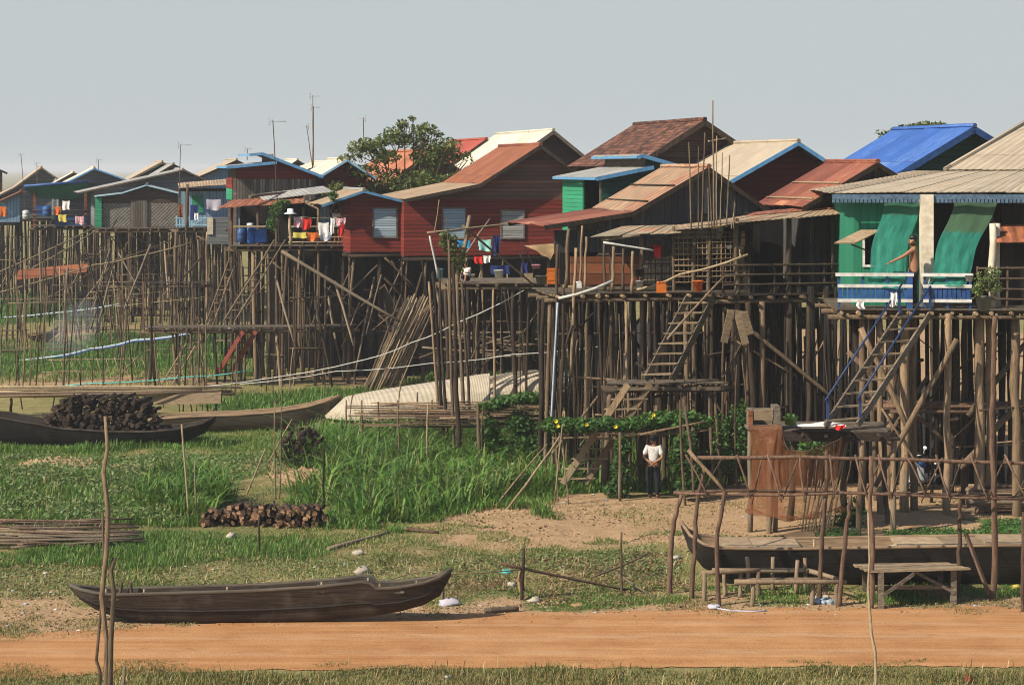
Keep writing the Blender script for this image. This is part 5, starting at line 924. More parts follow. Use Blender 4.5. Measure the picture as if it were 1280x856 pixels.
for k in range(60):
    px = rnd(690, 1060) if k < 34 else rnd(0, 300); s = rnd(44.6, 46.8) if px > 690 else rnd(23, 28); yb = HZ+HC*s; a = G(px, yb)-V((0, 0, .1)); yt = rnd(385, 470) if px > 690 else rnd(300, 380)
    spole('thin_branch', 'thin crooked branch standing among the house stilts', 'branch', a, W(px+rnd(-14, 14), yt, s), rnd(.018, .035), random.choice(['polet', 'pole', 'poled', 'pole']), 'thin branches among the stilts', bend=.06, n=5, seg=6, taper=.5)
# ---------------------------------------------------------------- boats
def boat(name, label, pts, s, beam, hull, inner=None, cat='boat', gun=None, ends=(.15, .15), thwarts=0, zoff=0.0, flat=.55, yaw=0.0, ribs=0):
    # pts: (px, y of sheer, y of keel) along the near side; s: scale at the boat; solid hull with an inner skin
    x = [(p[0]-CX)/s for p in pts]; base = HC-(max(p[2] for p in pts)-HZ)/s; g = gh((x[0]+x[-1])/2, F/s); zt = [HC-(p[1]-HZ)/s-base+g+zoff for p in pts]; zb = [HC-(p[2]-HZ)/s-base+g+zoff for p in pts]
    Y0 = F/s; n = len(pts); c = V(((x[0]+x[-1])/2, Y0+beam*.15, g)); t = thing(name, label, cat, c, yaw); rows = []
    for i in range(n):
        u = i/(n-1); e = min(1, math.sin(math.pi*min(u, 1-u)/.44) if min(u, 1-u) < .22 else 1); hw = beam/2*max(.06, e); rows.append((x[i], hw, zt[i], zb[i]))
    def section(hw, zt_, zb_, inn=0.0):
        q = []
        hw, zb2 = hw-inn, zb_+inn
        for a, b in ((-1, 1), (-.9, .72), (-.77, .42), (-flat-.04, .12), (-flat*.7, 0), (0, -.0), (flat*.7, 0), (flat+.04, .12), (.77, .42), (.9, .72), (1, 1)): q.append((a*hw, zb2+(zt_-zb2)*b))
        return q
    def skin(inn):
        def fn(a, b):
            k = min(int(b*(n-1)), n-2); f = b*(n-1)-k; r0, r1 = rows[k], rows[k+1]; xx, hw, z1, z0 = [p+(q-p)*f for p, q in zip(r0, r1)]
            S = section(max(hw, inn+.01), z1, z0, inn); j = min(int(a*10), 9); g2 = a*10-j; yy = S[j][0]+(S[j+1][0]-S[j][0])*g2; zz = S[j][1]+(S[j+1][1]-S[j][1])*g2; return V((xx, c.y+yy, zz))
        return fn
    A = MB().sheet(skin(0), 10, (n-1)*2); A.build('hull', M[hull], t)
    B = MB().sheet(skin(.05), 10, (n-1)*2); B.f = [f[::-1] for f in B.f]; B.build('inner_hull', M[inner or hull], t)
    for sd_ in (-1, 1): MB().tube([V((r[0], c.y+sd_*(r[1]-.02), r[2]+.012)) for r in rows], .038, 6).build('gunwale', M[gun or inner or hull], t)
    for k in range(thwarts):
        i = 1+int((n-2)*(k+.7)/(thwarts+.4)); r = rows[min(i, n-2)]; MB().box((r[0]-.09, c.y-r[1]*.95, r[2]-.09), (r[0]+.09, c.y+r[1]*.95, r[2]-.05)).build('thwart', M['plank'], t)
    for k in range(ribs):
        b = (k+1.5)/(ribs+2); f = skin(.04); MB().tube([f(a/8, b) for a in range(9)], .025, 5).build('rib', M['plankt'], t)
    return t, rows, c
t, rows, c = boat('canoe', 'long dark wooden canoe on the bank beside the orange road', [(86, 733, 737), (100, 737, 750), (120, 740, 762), (145, 742, 771), (180, 741, 777), (250, 739, 779), (320, 737, 778), (400, 732, 775), (452, 726, 771), (464, 727, 770), (470, 734, 769), (500, 733, 764), (530, 728, 756), (550, 722, 745), (564, 714, 720)], 66.0, .62, 'hull', 'hull', gun='hullg', thwarts=3, ribs=7)
for f_ in (.42,): MB().tube([V((r[0], c.y-r[1]*.79, r[3]+(r[2]-r[3])*f_)) for r in rows[1:-1]], .022, 5).build('strake', M['hullk'], t)
for x in (151, 164): MB().stick(W(x, 744, 65.6), W(x, 727, 65.6), .035, 6, .0).build('thole_pin', M['pole'], t)
one(MB().tube([W(470, 729, 65.4), W(500, 720, 65), W(530, 713, 64.5), W(552, 717, 65.2), W(600, 716, 64), (W(652, 712, 63.4))], .012, 5), 'mooring_rope', M['polel'], 'rope from the tip of the bank canoe to the post', 'rope', W(552, 720, 65))
t, rows, c = boat('wooden_boat', 'big grey wooden boat with upturned bow behind the benches', [(852, 668, 674), (862, 682, 702), (878, 691, 722), (900, 695, 735), (940, 696, 741), (1000, 696, 743), (1060, 695, 744), (1120, 694, 744), (1180, 693, 744), (1230, 692, 743), (1290, 692, 742), (1350, 689, 735), (1420, 678, 690)], 60.3, 1.25, 'hullk', 'hullt', gun='hullt', ribs=8)
for i in range(3, 10):
    if i in (5, 6): continue
    a, b = rows[i], rows[i+1]; m = MB(); m.box((a[0]+.01, c.y-a[1]*.93, a[2]-.03), (b[0]-.01, c.y+a[1]*.93, a[2]+.02+rnd(-.01, .02))); m.build('deck_board', M['plankt'], t)
MB().sheet(lambda a, b: W(1068+a*130, 693, 60.2)+V((0, -.35+b*1.05, .03+.09*math.sin(a*9)*math.sin(b*5+a*4)+.10*math.sin(b*3.1))), 16, 8).build('mat_cover', M['mat'], t)
one(MB().beam(W(1207, 666, 62.3), W(1236, 742, 62.8), .09, .05), 'plank', M['red_pole'], 'reddish plank leaning on side of the grey boat right of wooden table', 'plank', W(1236, 742, 62.8))
boat('wooden_boat', 'black tarred boat loaded with firewood at the left edge', [(-110, 508, 530), (-60, 516, 545), (0, 520, 556), (40, 527, 558), (80, 534, 559), (140, 538, 559), (190, 538, 558), (225, 535, 553), (255, 529, 542), (268, 523, 527)], 40.3, 1.4, 'hullk', 'hullk', gun='hull')
boat('canoe', 'grey brown canoe with open bow behind the black tarred firewood boat', [(175, 531, 536), (200, 524, 540), (240, 521, 541), (300, 519, 540), (350, 515, 538), (385, 509, 533), (410, 502, 524), (426, 497, 503)], 38.2, 1.2, 'hullg', 'hullt', gun='hullt', thwarts=2)
def matboat(label, pts, s, beam, cov, H0, red=True):
    t, rows, c = boat('covered_boat', label, pts, s, beam, 'hullred' if red else 'hullg', 'hullt', gun='hullt'); n = len(cov)
    def fn(a, b):
        k = min(int(a*(n-1)), n-2); f = a*(n-1)-k; p = [u+(v-u)*f for u, v in zip(cov[k], cov[k+1])]; x = (p[0]-CX)/s; z0, z1 = HC-(p[2]-HZ)/s, HC-(p[1]-HZ)/s; th = math.pi*(.5-b) if 0 else math.pi*b; hw = beam*.5*p[3]
        return V((x, c.y-hw*math.cos(th)*(1+.12*abs(math.cos(th))), z0+(z1-z0)*math.sin(th)**.75+.012*math.sin(a*13+b*5)))
    MB().sheet(fn, 36, 16).build('mat_cover', M['mat'], t)
    for q in (.25, .5, .75): MB().tube([fn(q, j/12)+V((0, 0, .015)) for j in range(13)], .018, 5).build('cover_hoop', M['polet'], t)
    return t
matboat('long covered boat under a tan woven mat arch, nearer the tall grass', [(402, 518, 526), (430, 518, 531), (480, 516, 533), (540, 514, 532), (590, 510, 529), (614, 500, 514)], 38.6, 2.5, [(405, 521, 524, .1), (430, 497, 522, .8), (470, 490, 520, 1), (530, 480, 518, 1.05), (585, 472, 514, 1.), (612, 468, 510, .95)], 0)
matboat('covered boat under woven mats behind the kitchen shed stilts', [(566, 492, 500), (600, 490, 506), (650, 487, 506), (700, 483, 503), (722, 474, 488)], 34.9, 2.3, [(584, 486, 500, .6), (600, 474, 499, .95), (650, 465, 496, 1.05), (690, 461, 492, 1.), (718, 472, 488, .35)], 0, False)
boat('canoe', 'small dark canoe far off in the left meadow', [(34, 418, 423), (44, 419, 428), (60, 416, 427), (72, 409, 417)], 25.2, .9, 'hull', 'hullt')
# ---------------------------------------------------------------- firewood
def logmesh(kind, r, L, m, endm, n=8):
    mb = MB().stick((0, -L/2, 0), (0, L/2, 0), r, n, .02, 2, .95); q = [rnd(.78, 1.15) for _ in range(n)]
    for i in range(len(mb.v)): x, y, z = mb.v[i]; mb.v[i] = (x*q[i % n], y+rnd(-.02, .02), z*q[(i+2) % n])
    o = mb.build(kind, m, None); COL.objects.unlink(o); o.data.materials.append(endm)
    for p in o.data.polygons:
        if len(p.vertices) == n and n != 4: p.material_index = 1
    return o
LOGS = [logmesh('firewood_log', r, L, M['log'], M['logend'], random.choice((5, 6, 7, 8))) for r, L in ((.05, .6), (.062, .65), (.075, .6), (.045, .7), (.09, .55), (.058, .6), (.07, .5))]; DLOG = [logmesh('firewood_log', r, L, M['logdark'], M['logdark']) for r, L in ((.07, .8), (.08, .85), (.09, .8), (.06, .9))]; DLOG[2].data.materials[1] = M['log']; DLOG.append(logmesh('firewood_log', .045, .9, M['logdark'], M['log']))
def logpile(px0, px1, pyb, s, height, lib, label, group, n, prof=lambda t: 1, yj=.12, z0=None, pk=1.0):
    a, b = (px0-CX)/s, (px1-CX)/s; Y = F/s; k = 0; z = .055
    rows = []
    while z < height and k < n:
        x = a+rnd(0, .06)
        while x < b and k < n:
            t = (x-a)/(b-a)
            if z < height*prof(t):
                o = random.choice(lib).copy(); COL.objects.link(o); g = z0 if z0 is not None else gh(x, Y+.3); o.location = (x, Y+.32+rnd(-yj, yj), g+z+rnd(-.035, .035)); o.rotation_euler = (rnd(-.16, .16), rnd(0, 6), rnd(-.42, .42)); sx = rnd(.78, 1.3); o.scale = (sx, 1, sx*rnd(.75, 1.15)); props(o, label, 'log', group); k += 1
            x += rnd(.10, .135)*pk
        z += .098*pk
logpile(289, 405, 661, 52.2, .84, LOGS, 'split brown log in the long woodpile on the grass', 'logs of the long woodpile', 95, lambda t: .72+.3*math.sin(3.1*t+.1)); logpile(252, 289, 660, 52.3, .52, LOGS, 'split log in the small heap left of the long woodpile', 'logs of the small heap', 22, lambda t: .25+.9*math.sin(3.1*t)); logpile(54, 196, 540, 39.9, 1.2, DLOG, 'blackened log in the heap on the tarred boat', 'logs on the tarred boat', 185, lambda t: .35+.75*min(1, 3.2*t)*min(1, 2.4*(1-t)+.3), .2, HC-(541-HZ)/39.9, 1.32)
bd = thing('firewood_bundle', 'round bundle of dark sticks standing in the grass by thin stakes', 'bundle', G(376, 584))
s = sg(584); c = W(376, 560, s)+V((0, .3, 0)); k = 0; smesh = [logmesh('stick', r, .7, M['logdark'], m) for r, m in ((.05, M['logdark']), (.058, M['log']), (.044, M['logdark']))]
while k < 100:
    x, z = rnd(-.58, .58), rnd(-.53, .53)
    if (x/.6)**2+(z/.55)**2 > 1.05: continue
    o = random.choice(smesh).copy(); COL.objects.link(o); o.parent = bd; p = MATW[bd.name].inverted() @ (c+V((x, rnd(-.12, .12), z))); o.location = p; o.rotation_euler = (rnd(-.1, .1), 0, rnd(-.2, .2)); k += 1
for k in range(44):
    s = rnd(52.5, 55.5); y = HZ+HC*s-6+rnd(-5, 5); x0 = rnd(-50, 30); x1 = rnd(120, 188)
    spole('lying_stick', 'long reddish stick in the flat heap lying on the grass at left', 'stick', G(x0, HZ+HC*s)+V((0, 0, rnd(.05, .3))), G(x1, HZ+HC*s-rnd(0, 6))+V((0, 0, rnd(.05, .28))), rnd(.022, .036), random.choice(['red_pole', 'polet', 'red_pole', 'pole']), 'flat heap of long sticks', bend=.008, seg=4)
for k in range(30):
    s = rnd(49.5, 50.5); spole('stacked_branch', 'grey brown branch in the low stack at the right edge', 'stick', W(rnd(1206, 1225), 648-k*1.4+rnd(-1, 1), s), W(rnd(1290, 1330), 648-k*1.4+rnd(-2, 2), s), rnd(.03, .05), random.choice(['red_pole', 'pole', 'polet']), 'branch stack at the right edge', bend=.015)
# ---------------------------------------------------------------- benches and table
def bench(label, tops, legs, s, r=.05):
    t = thing('pole_bench', label, 'bench', G(legs[0][0], HZ+HC*s))
    for a, b in tops: MB().stick(W(*a), W(*b), r, 7, .006, 4, .9).build('seat_pole', M['polet'], t)
    for x, y, s2 in legs: MB().stick(G(x+rnd(-2, 2), HZ+HC*s2)-V((0, 0, .1)), W(x, y, s2), .05, 7, .01, 3).build('leg', M['polet'], t)
    return t
bench('rough pole bench nearest the road, below left end of the pole fence', [((918, 727, 63.6), (1058, 727, 63.4)), ((922, 725, 62.2), (1040, 724, 62.2)), ((1010, 713, 61.5), (1046, 723, 62.6))], [(941, 728, 63.5), (1016, 728, 63.3), (997, 700, 61.8), (1046, 727, 63.4), (926, 716, 62.2), (1032, 726, 62)], 63.4)
bench('rough pole bench between grey boat and front bench', [((876, 716, 62.6), (950, 712, 62.2)), ((890, 713, 61.4), (1012, 713, 61.4))], [(880, 716, 62.8), (905, 714, 62), (934, 696, 61.4), (966, 696, 61.2), (1006, 697, 61.3), (948, 713, 62.2)], 62.2)
t = thing('wooden_table', 'low plank table with tan top standing before the grey boat', 'table', G(1140, 748)); c4 = [W(1069, 704, 61.6), W(1212, 708, 62.6), W(1190, 702, 61.0), W(1082, 712, 63.6)]
fl_, fr_, br_, bl_ = W(1086, 713, 64.0), W(1212, 709.5, 63.4), W(1186, 702, 60.8), W(1068, 704, 61.2)
for k in range(7):
    p, q = fl_.lerp(bl_, k/7), fr_.lerp(br_, k/7); p2, q2 = fl_.lerp(bl_, (k+.93)/7), fr_.lerp(br_, (k+.93)/7); e = V((rnd(-.05, .05), 0, rnd(-.006, .006))); MB().slab(p+e, q+e, q2+e, p2+e, .04).build('tabletop_board', M['plankt'], t)
for p, d in ((fl_, (.25, .1)), (fr_, (-.3, .1)), (br_, (-.2, -.1)), (bl_, (.2, -.1))):
    q = p+V((d[0], d[1], -.05)); MB().beam(V((q.x, q.y, gh(q.x, q.y)-.1)), q, .11, .11, (1, 0, 0)).build('leg', M['plank'], t)
MB().beam(fl_+V((.25, .12, -.35)), fr_+V((-.3, .12, -.4)), .05, .07).build('stretcher', M['plankd'], t); MB().beam(fr_+V((-.28, .06, -.5)), fr_+V((-1.1, .06, -.07)), .05, .06).build('brace', M['plank'], t); MB().beam(fl_+V((.28, .06, -.5)), fl_+V((.9, .06, -.07)), .05, .06).build('brace', M['plank'], t)
# ---------------------------------------------------------------- things on the landings
def hang(name, label, cat, mat, p, s, group=None, fold=3, dy=.05):
    # p: x0,y0,x1,y1 of the cloth as hung from its top edge
    x0, y0, x1, y1 = p; a, b = W(x0, y0, s), W(x1, y0, s); h = (y1-y0)/s; ph = rnd(0, 6)
    m = MB().sheet(lambda u, v: a.lerp(b, u)+V((.03*math.sin(v*5+ph)*v, dy*math.sin(u*fold*3+ph)*v-.01, -h*v*(1+.06*math.sin(u*5+ph))-.03*math.sin(math.pi*u))), 10, 8); return one(m, name, M[mat], label, cat, a, group)
SV = 31.9
for nm, lb, mt, p in (('hanging_shirt', 'pale patterned shirt hung at left end of the laundry line', 'pinkc', (367, 271, 378, 283)), ('hanging_cloth', 'bright red cloth next to the pale patterned shirt', 'redc', (378.5, 273, 389, 286)), ('hanging_cloth', 'yellow cloth draped over the veranda railing', 'yellowc', (366, 290, 383, 297)), ('hanging_cloth', 'orange patterned cloth draped over the veranda railing', 'orangec', (384, 290, 398, 300)), ('hanging_shirt', 'white shirt in the middle of the laundry line', 'whitec', (398, 278, 411, 295)), ('hanging_cloth', 'lilac grey cloth draped below the white shirt', 'greyc', (400, 290, 414, 300)), ('hanging_cloth', 'red cloth between the two women on the veranda', 'redc', (423, 279, 430, 294)), ('hanging_cloth', 'pink striped cloth held up in front of the woman in black', 'pinkc', (419, 272, 432, 281)), ('hanging_cloth', 'white towel behind the bending woman', 'whitec', (413, 272, 418, 292))):
    hang(nm, lb, 'laundry', mt, p, SV)
one(MB().tube([W(360, 270, SV), W(400, 273, SV), W(436, 270, SV)], .008, 4), 'clothes_line', M['polel'], 'thin clothes line along the laundry veranda', 'line', W(360, 270, SV))
c = W(363, 266, SV); one(MB().lathe([(.02, .17), (.11, .16), (.13, .02), (.25, -.03), (.25, -.05), (.12, -.04), (.02, -.03)][::-1], c, 14), 'sun_hat', M['whitec'], 'white sun hat hung on the post of the laundry veranda', 'hat', c)
spole('hat_post', 'thick bare post under the white sun hat', 'post', W(363, 306, SV), W(363, 268, SV), .07, 'polel')
def crate(name, label, cat, mat, p, s, d=.5, rim=True):
    x0, y0, x1, y1 = p; a, b = W(x0, y1, s), W(x1, y0, s); m = MB(); w = .035; m.box((a.x, a.y, a.z), (b.x, a.y+d, a.z+w))
    m.box((a.x, a.y, a.z+w+.001), (b.x, a.y+w, b.z)); m.box((a.x, a.y+d-w, a.z+w+.001), (b.x, a.y+d, b.z)); m.box((a.x, a.y+w+.001, a.z+w+.001), (a.x+w, a.y+d-w-.001, b.z)); m.box((b.x-w, a.y+w+.001, a.z+w+.001), (b.x, a.y+d-w-.001, b.z))
    if rim:
        for z in (a.z+.12, b.z-.05): m.box((a.x-.015, a.y-.015, z), (b.x+.015, a.y-.001, z+.04))
    return one(m, name, M[mat], label, cat, a)
def barrel(name, label, cat, mat, p, s, lid=True):
    x0, y0, x1, y1 = p; r = (x1-x0)/2/s; h = (y1-y0)/s; c = W((x0+x1)/2, y1, s)+V((0, r, 0)); return one(MB().lathe([(r*.86, 0), (r*.95, .03*h), (r, h*.3), (r*1.03, h*.32), (r, h*.34), (r, h*.66), (r*1.03, h*.68), (r, h*.7), (r*.96, h*.94), (r*.8, h*.97), (r*.4, h), (r*.38, h*1.03)], c, 14), name, M[mat], label, cat, c)
barrel('water_barrel', 'dark blue water barrel, left of those on the veranda', 'barrel', 'tarpb', (296, 286, 306, 303), 31.5); barrel('water_barrel', 'bright blue water barrel in the middle of the veranda', 'barrel', 'bluebright', (308, 283, 320, 304), 31.6); crate('plastic_crate', 'bright blue slatted crate right of the blue barrels', 'crate', 'bluebright', (319, 287, 332, 303), 31.6); barrel('basin', 'white basin standing on the blue barrel', 'basin', 'whitep', (308, 279, 316, 283), 31.6)
one(MB().box(W(291, 284.5, 31.8), W(332, 282.5, 31.8)+V((0, .5, 0))), 'counter_board', M['plankt'], 'board laid over the blue barrels on the veranda', 'board', W(291, 284, 31.8))
SP = 36.0
hang('hanging_cloth', 'blue cloth drying left above the wash platform', 'laundry', 'bluec', (571, 300, 588, 309), SP); hang('hanging_towel', 'pale teal towel drying above the wash platform', 'laundry', 'tealc', (598, 299, 614, 313), SP); hang('hanging_cloth', 'red cloth hung low behind the child in white', 'laundry', 'redc', (593, 320, 603, 329), SP); hang('hanging_cloth', 'white cloth hung low next to the low red cloth', 'laundry', 'whitec', (604, 319, 613, 328), SP); hang('hanging_cloth', 'dark navy cloth hung right of the pale teal towel', 'laundry', 'navyc', (616, 294, 625, 318), SP); hang('hanging_cloth', 'navy cloth heaped at the centre of the wash platform', 'laundry', 'navyc', (613, 331, 637, 342), SP); hang('hanging_cloth', 'navy cloth under the canvas awning', 'laundry', 'navyc', (652, 328, 660, 342), SP)
one(MB().tube([W(566, 299, SP), W(600, 298, SP), W(640, 293, SP)], .008, 4), 'clothes_line', M['polel'], 'thin clothes line above the wash platform', 'line', W(566, 299, SP))
def bucket(name, label, cat, mat, p, s):
    x0, y0, x1, y1 = p; r = (x1-x0)/2/s; h = (y1-y0)/s; c = W((x0+x1)/2, y1, s)+V((0, r, 0)); return one(MB().lathe([(r*.7, 0), (r*.95, h*.95), (r*1.05, h*.96), (r*1.05, h), (r*.9, h), (r*.65, .04*h+.01)], c, 14), name, M[mat], label, cat, c)
bucket('bucket', 'cyan plastic bucket at the left end of the wash platform', 'bucket', 'cyan', (544, 336, 554, 348), 38); bucket('basin', 'white basin of washing on the wash platform', 'basin', 'whitep', (617, 338, 629, 347), SP+.6); bucket('basin', 'pink basin beneath the canvas awning', 'basin', 'pinkp', (664, 331, 676, 336), SP+.5); bucket('basket', 'dark basket beneath the pink basin', 'basket', 'plankd', (665, 336.5, 675, 343), SP+.5); bucket('cooking_pot', 'round dark cooking pot right of the pink basin', 'pot', 'pot', (669, 345, 685, 356), SP+.6); crate('cardboard_box', 'tan carton on the wash platform beside the dark cooking pot', 'box', 'plankt', (655, 342, 666, 352), SP+.6, .3, False); bucket('bowl', 'small white bowl at the left of wash platform', 'bowl', 'whitep', (588, 343, 594, 346), SP+.8)
p3 = [W(655, 307, 37.2), W(697, 304, 36.5), W(688, 326, 38.2), W(672, 314, 38)]; one(MB().sheet(lambda u, v: p3[0].lerp(p3[1], u).lerp(p3[3].lerp(p3[2], u), v)+V((0, 0, .05*math.sin(u*6)*math.sin(v*4))), 8, 6), 'canvas_awning', M['tarptan'], 'tan canvas awning sagging from poles right of the red house', 'awning', p3[0])
SK = 46.6
def jerry(label, p, s, mat='orangep', name='jerrycan'):
    x0, y0, x1, y1 = p; a, b = W(x0, y1, s), W(x1, y0, s); h = b.z-a.z; w = b.x-a.x; m = MB(); m.hexa([(a.x, a.y, a.z), (b.x, a.y, a.z), (b.x, a.y+.2, a.z), (a.x, a.y+.2, a.z)], [(a.x, a.y, a.z+h*.78), (b.x, a.y, a.z+h*.78), (b.x, a.y+.2, a.z+h*.78), (a.x, a.y+.2, a.z+h*.78)]); m.lathe([(.05, h*.781), (.05, h*.97), (.02, h)], (a.x+w*.2, a.y+.1, a.z), 8); m.tube([(a.x+w*.4, a.y+.1, a.z+h*.77), (a.x+w*.5, a.y+.1, a.z+h*.95), (a.x+w*.85, a.y+.1, a.z+h*.93), (a.x+w*.9, a.y+.1, a.z+h*.77)], .025, 6); return one(m, name, M[mat], label, 'jerrycan', a)
jerry('orange jerrycan on the kitchen shed platform', (821, 352, 833, 366), SK); bucket('basket', 'orange round basket at top of the broad plank ladder', 'basket', 'orangec', (866, 351, 880, 365), SK); crate('plastic_crate', 'orange slatted crate at left end of kitchen shed platform', 'crate', 'orangep', (684, 336, 698, 355), 38.2); jerry('white canister standing by the orange board wall', (721, 352, 727, 360), SK, 'whitep', 'canister'); bucket('cooking_pot', 'blackened pot by lattice of the kitchen shed', 'pot', 'rubber', (794, 336, 806, 346), SK); bucket('basin', 'metal basin on the kitchen shed floor', 'basin', 'metal', (795, 351, 805, 360), SK); bucket('bowl', 'white bowl on a shelf in the kitchen shed', 'bowl', 'whitep', (908, 307, 916, 311), 46); jerry('red canister behind lattice of the kitchen shed', (818, 306, 826, 322), 44.8, 'redc', 'canister')
bucket('planter', 'grey tub holding the leafy plants beside the blue balustrade', 'planter', 'pot', (1221, 371, 1243, 389), 51.5); bucket('pot', 'small white pot on the right end of blue balustrade', 'pot', 'whitep', (1207, 344, 1218, 352), 51); bucket('cup', 'white cup on a stand left of the leafy plants', 'cup', 'whitep', (1219, 357, 1225, 364), 51.4); hang('hanging_cloth', 'white rag hung on the blue balustrade left of the pointing man', 'cloth', 'whitec', (1113, 365, 1121, 382), 51.2); hang('hanging_cloth', 'small white rag at the left end of blue balustrade', 'cloth', 'whitec', (1071, 377, 1080, 385), 51.2)
# cupboard, melon and things on the landing with the stair
cb = thing('cupboard', 'rough wooden cupboard with tan top board on the posts left of the landing', 'cupboard', W(955, 534, 53)); a, b = W(936, 533, 53), W(975, 512, 53); m = MB(); m.box((a.x, a.y, a.z), (a.x+.1, a.y+.5, b.z)); m.box((b.x-.16, a.y-.02, a.z), (b.x, a.y+.5, b.z+.08)); m.box((a.x+.101, a.y+.4, a.z), (b.x-.161, a.y+.44, b.z)); m.build('frame', M['plank'], cb)
MB().box((a.x+.11, a.y-.03, b.z-.24), (b.x-.165, a.y, b.z+.02)).build('front_board', M['plankt'], cb); MB().box((a.x-.05, a.y-.1, a.z-.06), (b.x+.02, a.y+.5, a.z-.002)).build('shelf_board', M['plank'], cb); MB().box((a.x-.01, a.y-.05, a.z), (a.x+.09, a.y-.003, b.z-.02)).build('side_board', M['orange'], cb)
for x in (a.x+.05, b.x-.1):
    MB().stick((x, a.y+.2, -.2), (x, a.y+.2, a.z-.06), .07, 7, .01, 4).build('leg', M['pole'], cb)
bucket('bowl', 'yellow green bowl on the landing', 'bowl', 'melon', (980, 522, 999, 532), 53.4); v_, f_ = leafquads(blob(W(990, 522, 53.4)+V((0, .18, .0)), (.15, .15, .07), 160), .05); props(np_mesh('greens', v_, f_, M['leafv'], base=W(990, 522, 53.4)), 'heap of green leaves in the yellow green bowl', 'greens')
one(MB().sheet(lambda u, v: W(998+u*60, 535, 53.6)+V((0, v*.7, .04+.03*math.sin(u*7)*math.sin(v*5))), 12, 6), 'sheet', M['whitec'], 'crumpled pale sheet spread over the landing', 'sheet', W(998, 535, 53.6)); hang('cloth', 'red rag at the foot of the stair with blue handrails', 'cloth', 'redc', (1044, 530, 1056, 536), 53.9)
def netfn(x, y):
    xs = 936+(1052-936)*x; top = 533+22*math.sin(x*math.pi)*(x > .35)+(10 if x > .4 else 0); bot = 638+8*math.sin(x*3.1); s = 53.2+1.5*math.sin(x*math.pi)**.8+y*.5
    return W(xs+4*math.sin(y*4+x*9), top+(bot-top)*y, s)+V((0, .04*math.sin(x*38+y*3)+.05*math.sin(x*17+y*5), .04*math.sin(y*9+x*5)))
nt_ = thing('fishing_net', 'reddish brown fishing net hung from the landing down to the ground', 'net', W(990, 640, 54)); MB().sheet(netfn, 60, 24).build('mesh_sheet', M['netb'], nt_); MB().sheet(lambda x, y: netfn(x*.36, y)+V((0, -.07-.04*math.sin(x*20), 0)), 30, 20).build('folded_sheet', M['netb'], nt_); MB().tube([netfn(k/20, 1)+V((0, 0, .0)) for k in range(21)], [.05+.03*math.sin(k) for k in range(21)], 7).build('gathered_edge', M['netb'], nt_); MB().tube([netfn(k/20, 0) for k in range(21)], .015, 5).build('head_rope', M['red_pole'], nt_)
for k in range(12): spole('lean_stick', 'thin pale stick leaning behind the brown fishing net', 'stick', G(1002+k*3.4, HZ+HC*52.8), W(1020+k*3.+rnd(-8, 14), 556+rnd(-10, 10), 52.3), .022, 'polel', 'sticks behind the brown net', bend=.02)
# ---------------------------------------------------------------- aerials and tall bamboo
def aerial(label, px, py0, tx, ty, s, arm=.55, els=4, r=.028, tilt=.0, flip=1, rot=None):
    t = thing('tv_aerial', label, 'aerial', W(px, py0, s)); a, b = W(px, py0, s), W(tx, ty, s); MB().stick(a, b, r, 6, .004, 5, .7).build('mast', M['pole'], t); h = b-V((0, 0, .06)); d = V((.95*flip, .3, tilt)); q = V((-.3, .95, 0))*.32
    MB().tube([h-d*.15, h+d*arm], .014, 5).build('boom', M['metal'], t)
    for k in range(els): c = h+d*arm*(k/(els-1)); w = .75-.12*k; MB().tube([c-q*w, c+q*w], .009, 4).build('rod', M['metal'], t); 
    g = h-d*.12; m = MB()
    for z in (-.16, -.08, .0, .08, .16): m.tube([g+V((-.05*abs(z)*5, 0, z))-q*.8, g+V((-.05*abs(z)*5, 0, z))+q*.8], .01, 4)
    m.tube([g+V((0, 0, -.17)), g+V((0, 0, .17))], .012, 4); m.build('reflector', M['metal'], t)
aerial('tall aerial on wooden mast in front of the red gable with weathered boards', 349, 302, 341, 150, 31); aerial('aerial on thin mast above the pale blue house', 222, 290, 226, 180, 24); aerial('highest aerial with two crossed arrays behind the veranda', 391, 215, 391, 119, 24, .4); aerial('short leaning aerial next to the highest one', 391, 212, 383, 157, 24.2, .3, 3, flip=-1); aerial('aerial peeping over the crown of the tree', 455, 190, 454, 147, 26, .3, 3, flip=-1); aerial('aerial over the broad tan roof at far left', 32, 268, 26, 192, 18.8, .25, 3); aerial('small aerial on the ridge of the broad tan roof', 47, 235, 46, 203, 18.7, .25, 3); aerial('small aerial behind the green tarpaulin house', 123, 214, 123, 199, 20.5, .25, 3); aerial('small aerial above roof left of the red gable', 309, 200, 309, 185, 23, .25, 3)
aerial('lower array on a separate mast beside the highest aerial', 392, 213, 392, 133, 23.8, .35, 4)
for x0, y0, x1, y1, r in ((864, 273, 861, 178, .03), (873, 273, 873, 183, .022), (877, 273, 881, 166, .035), (886, 272, 885, 235, .03), (893, 272, 891, 126, .04), (896, 272, 896, 170, .03), (900, 271, 903, 191, .028), (908, 270, 912, 194, .03), (917, 272, 918, 252, .025), (914, 272, 919, 255, .022), (890, 272, 886, 210, .03)):
    spole('bamboo_mast', 'tall thin bamboo pole standing in front of the dark grey gable', 'pole', W(x0, y0+14, 46.4), W(x1, y1, 46.3), r*.72, random.choice(['polet', 'polel', 'pole', 'pole']), 'tall bamboo poles before the grey gable', bend=.006, seg=5)
spole('cross_pole', 'short level stick tied across the tallest bamboo poles', 'stick', W(885, 177, 46.2), W(908, 173, 46.2), .03, 'polel')
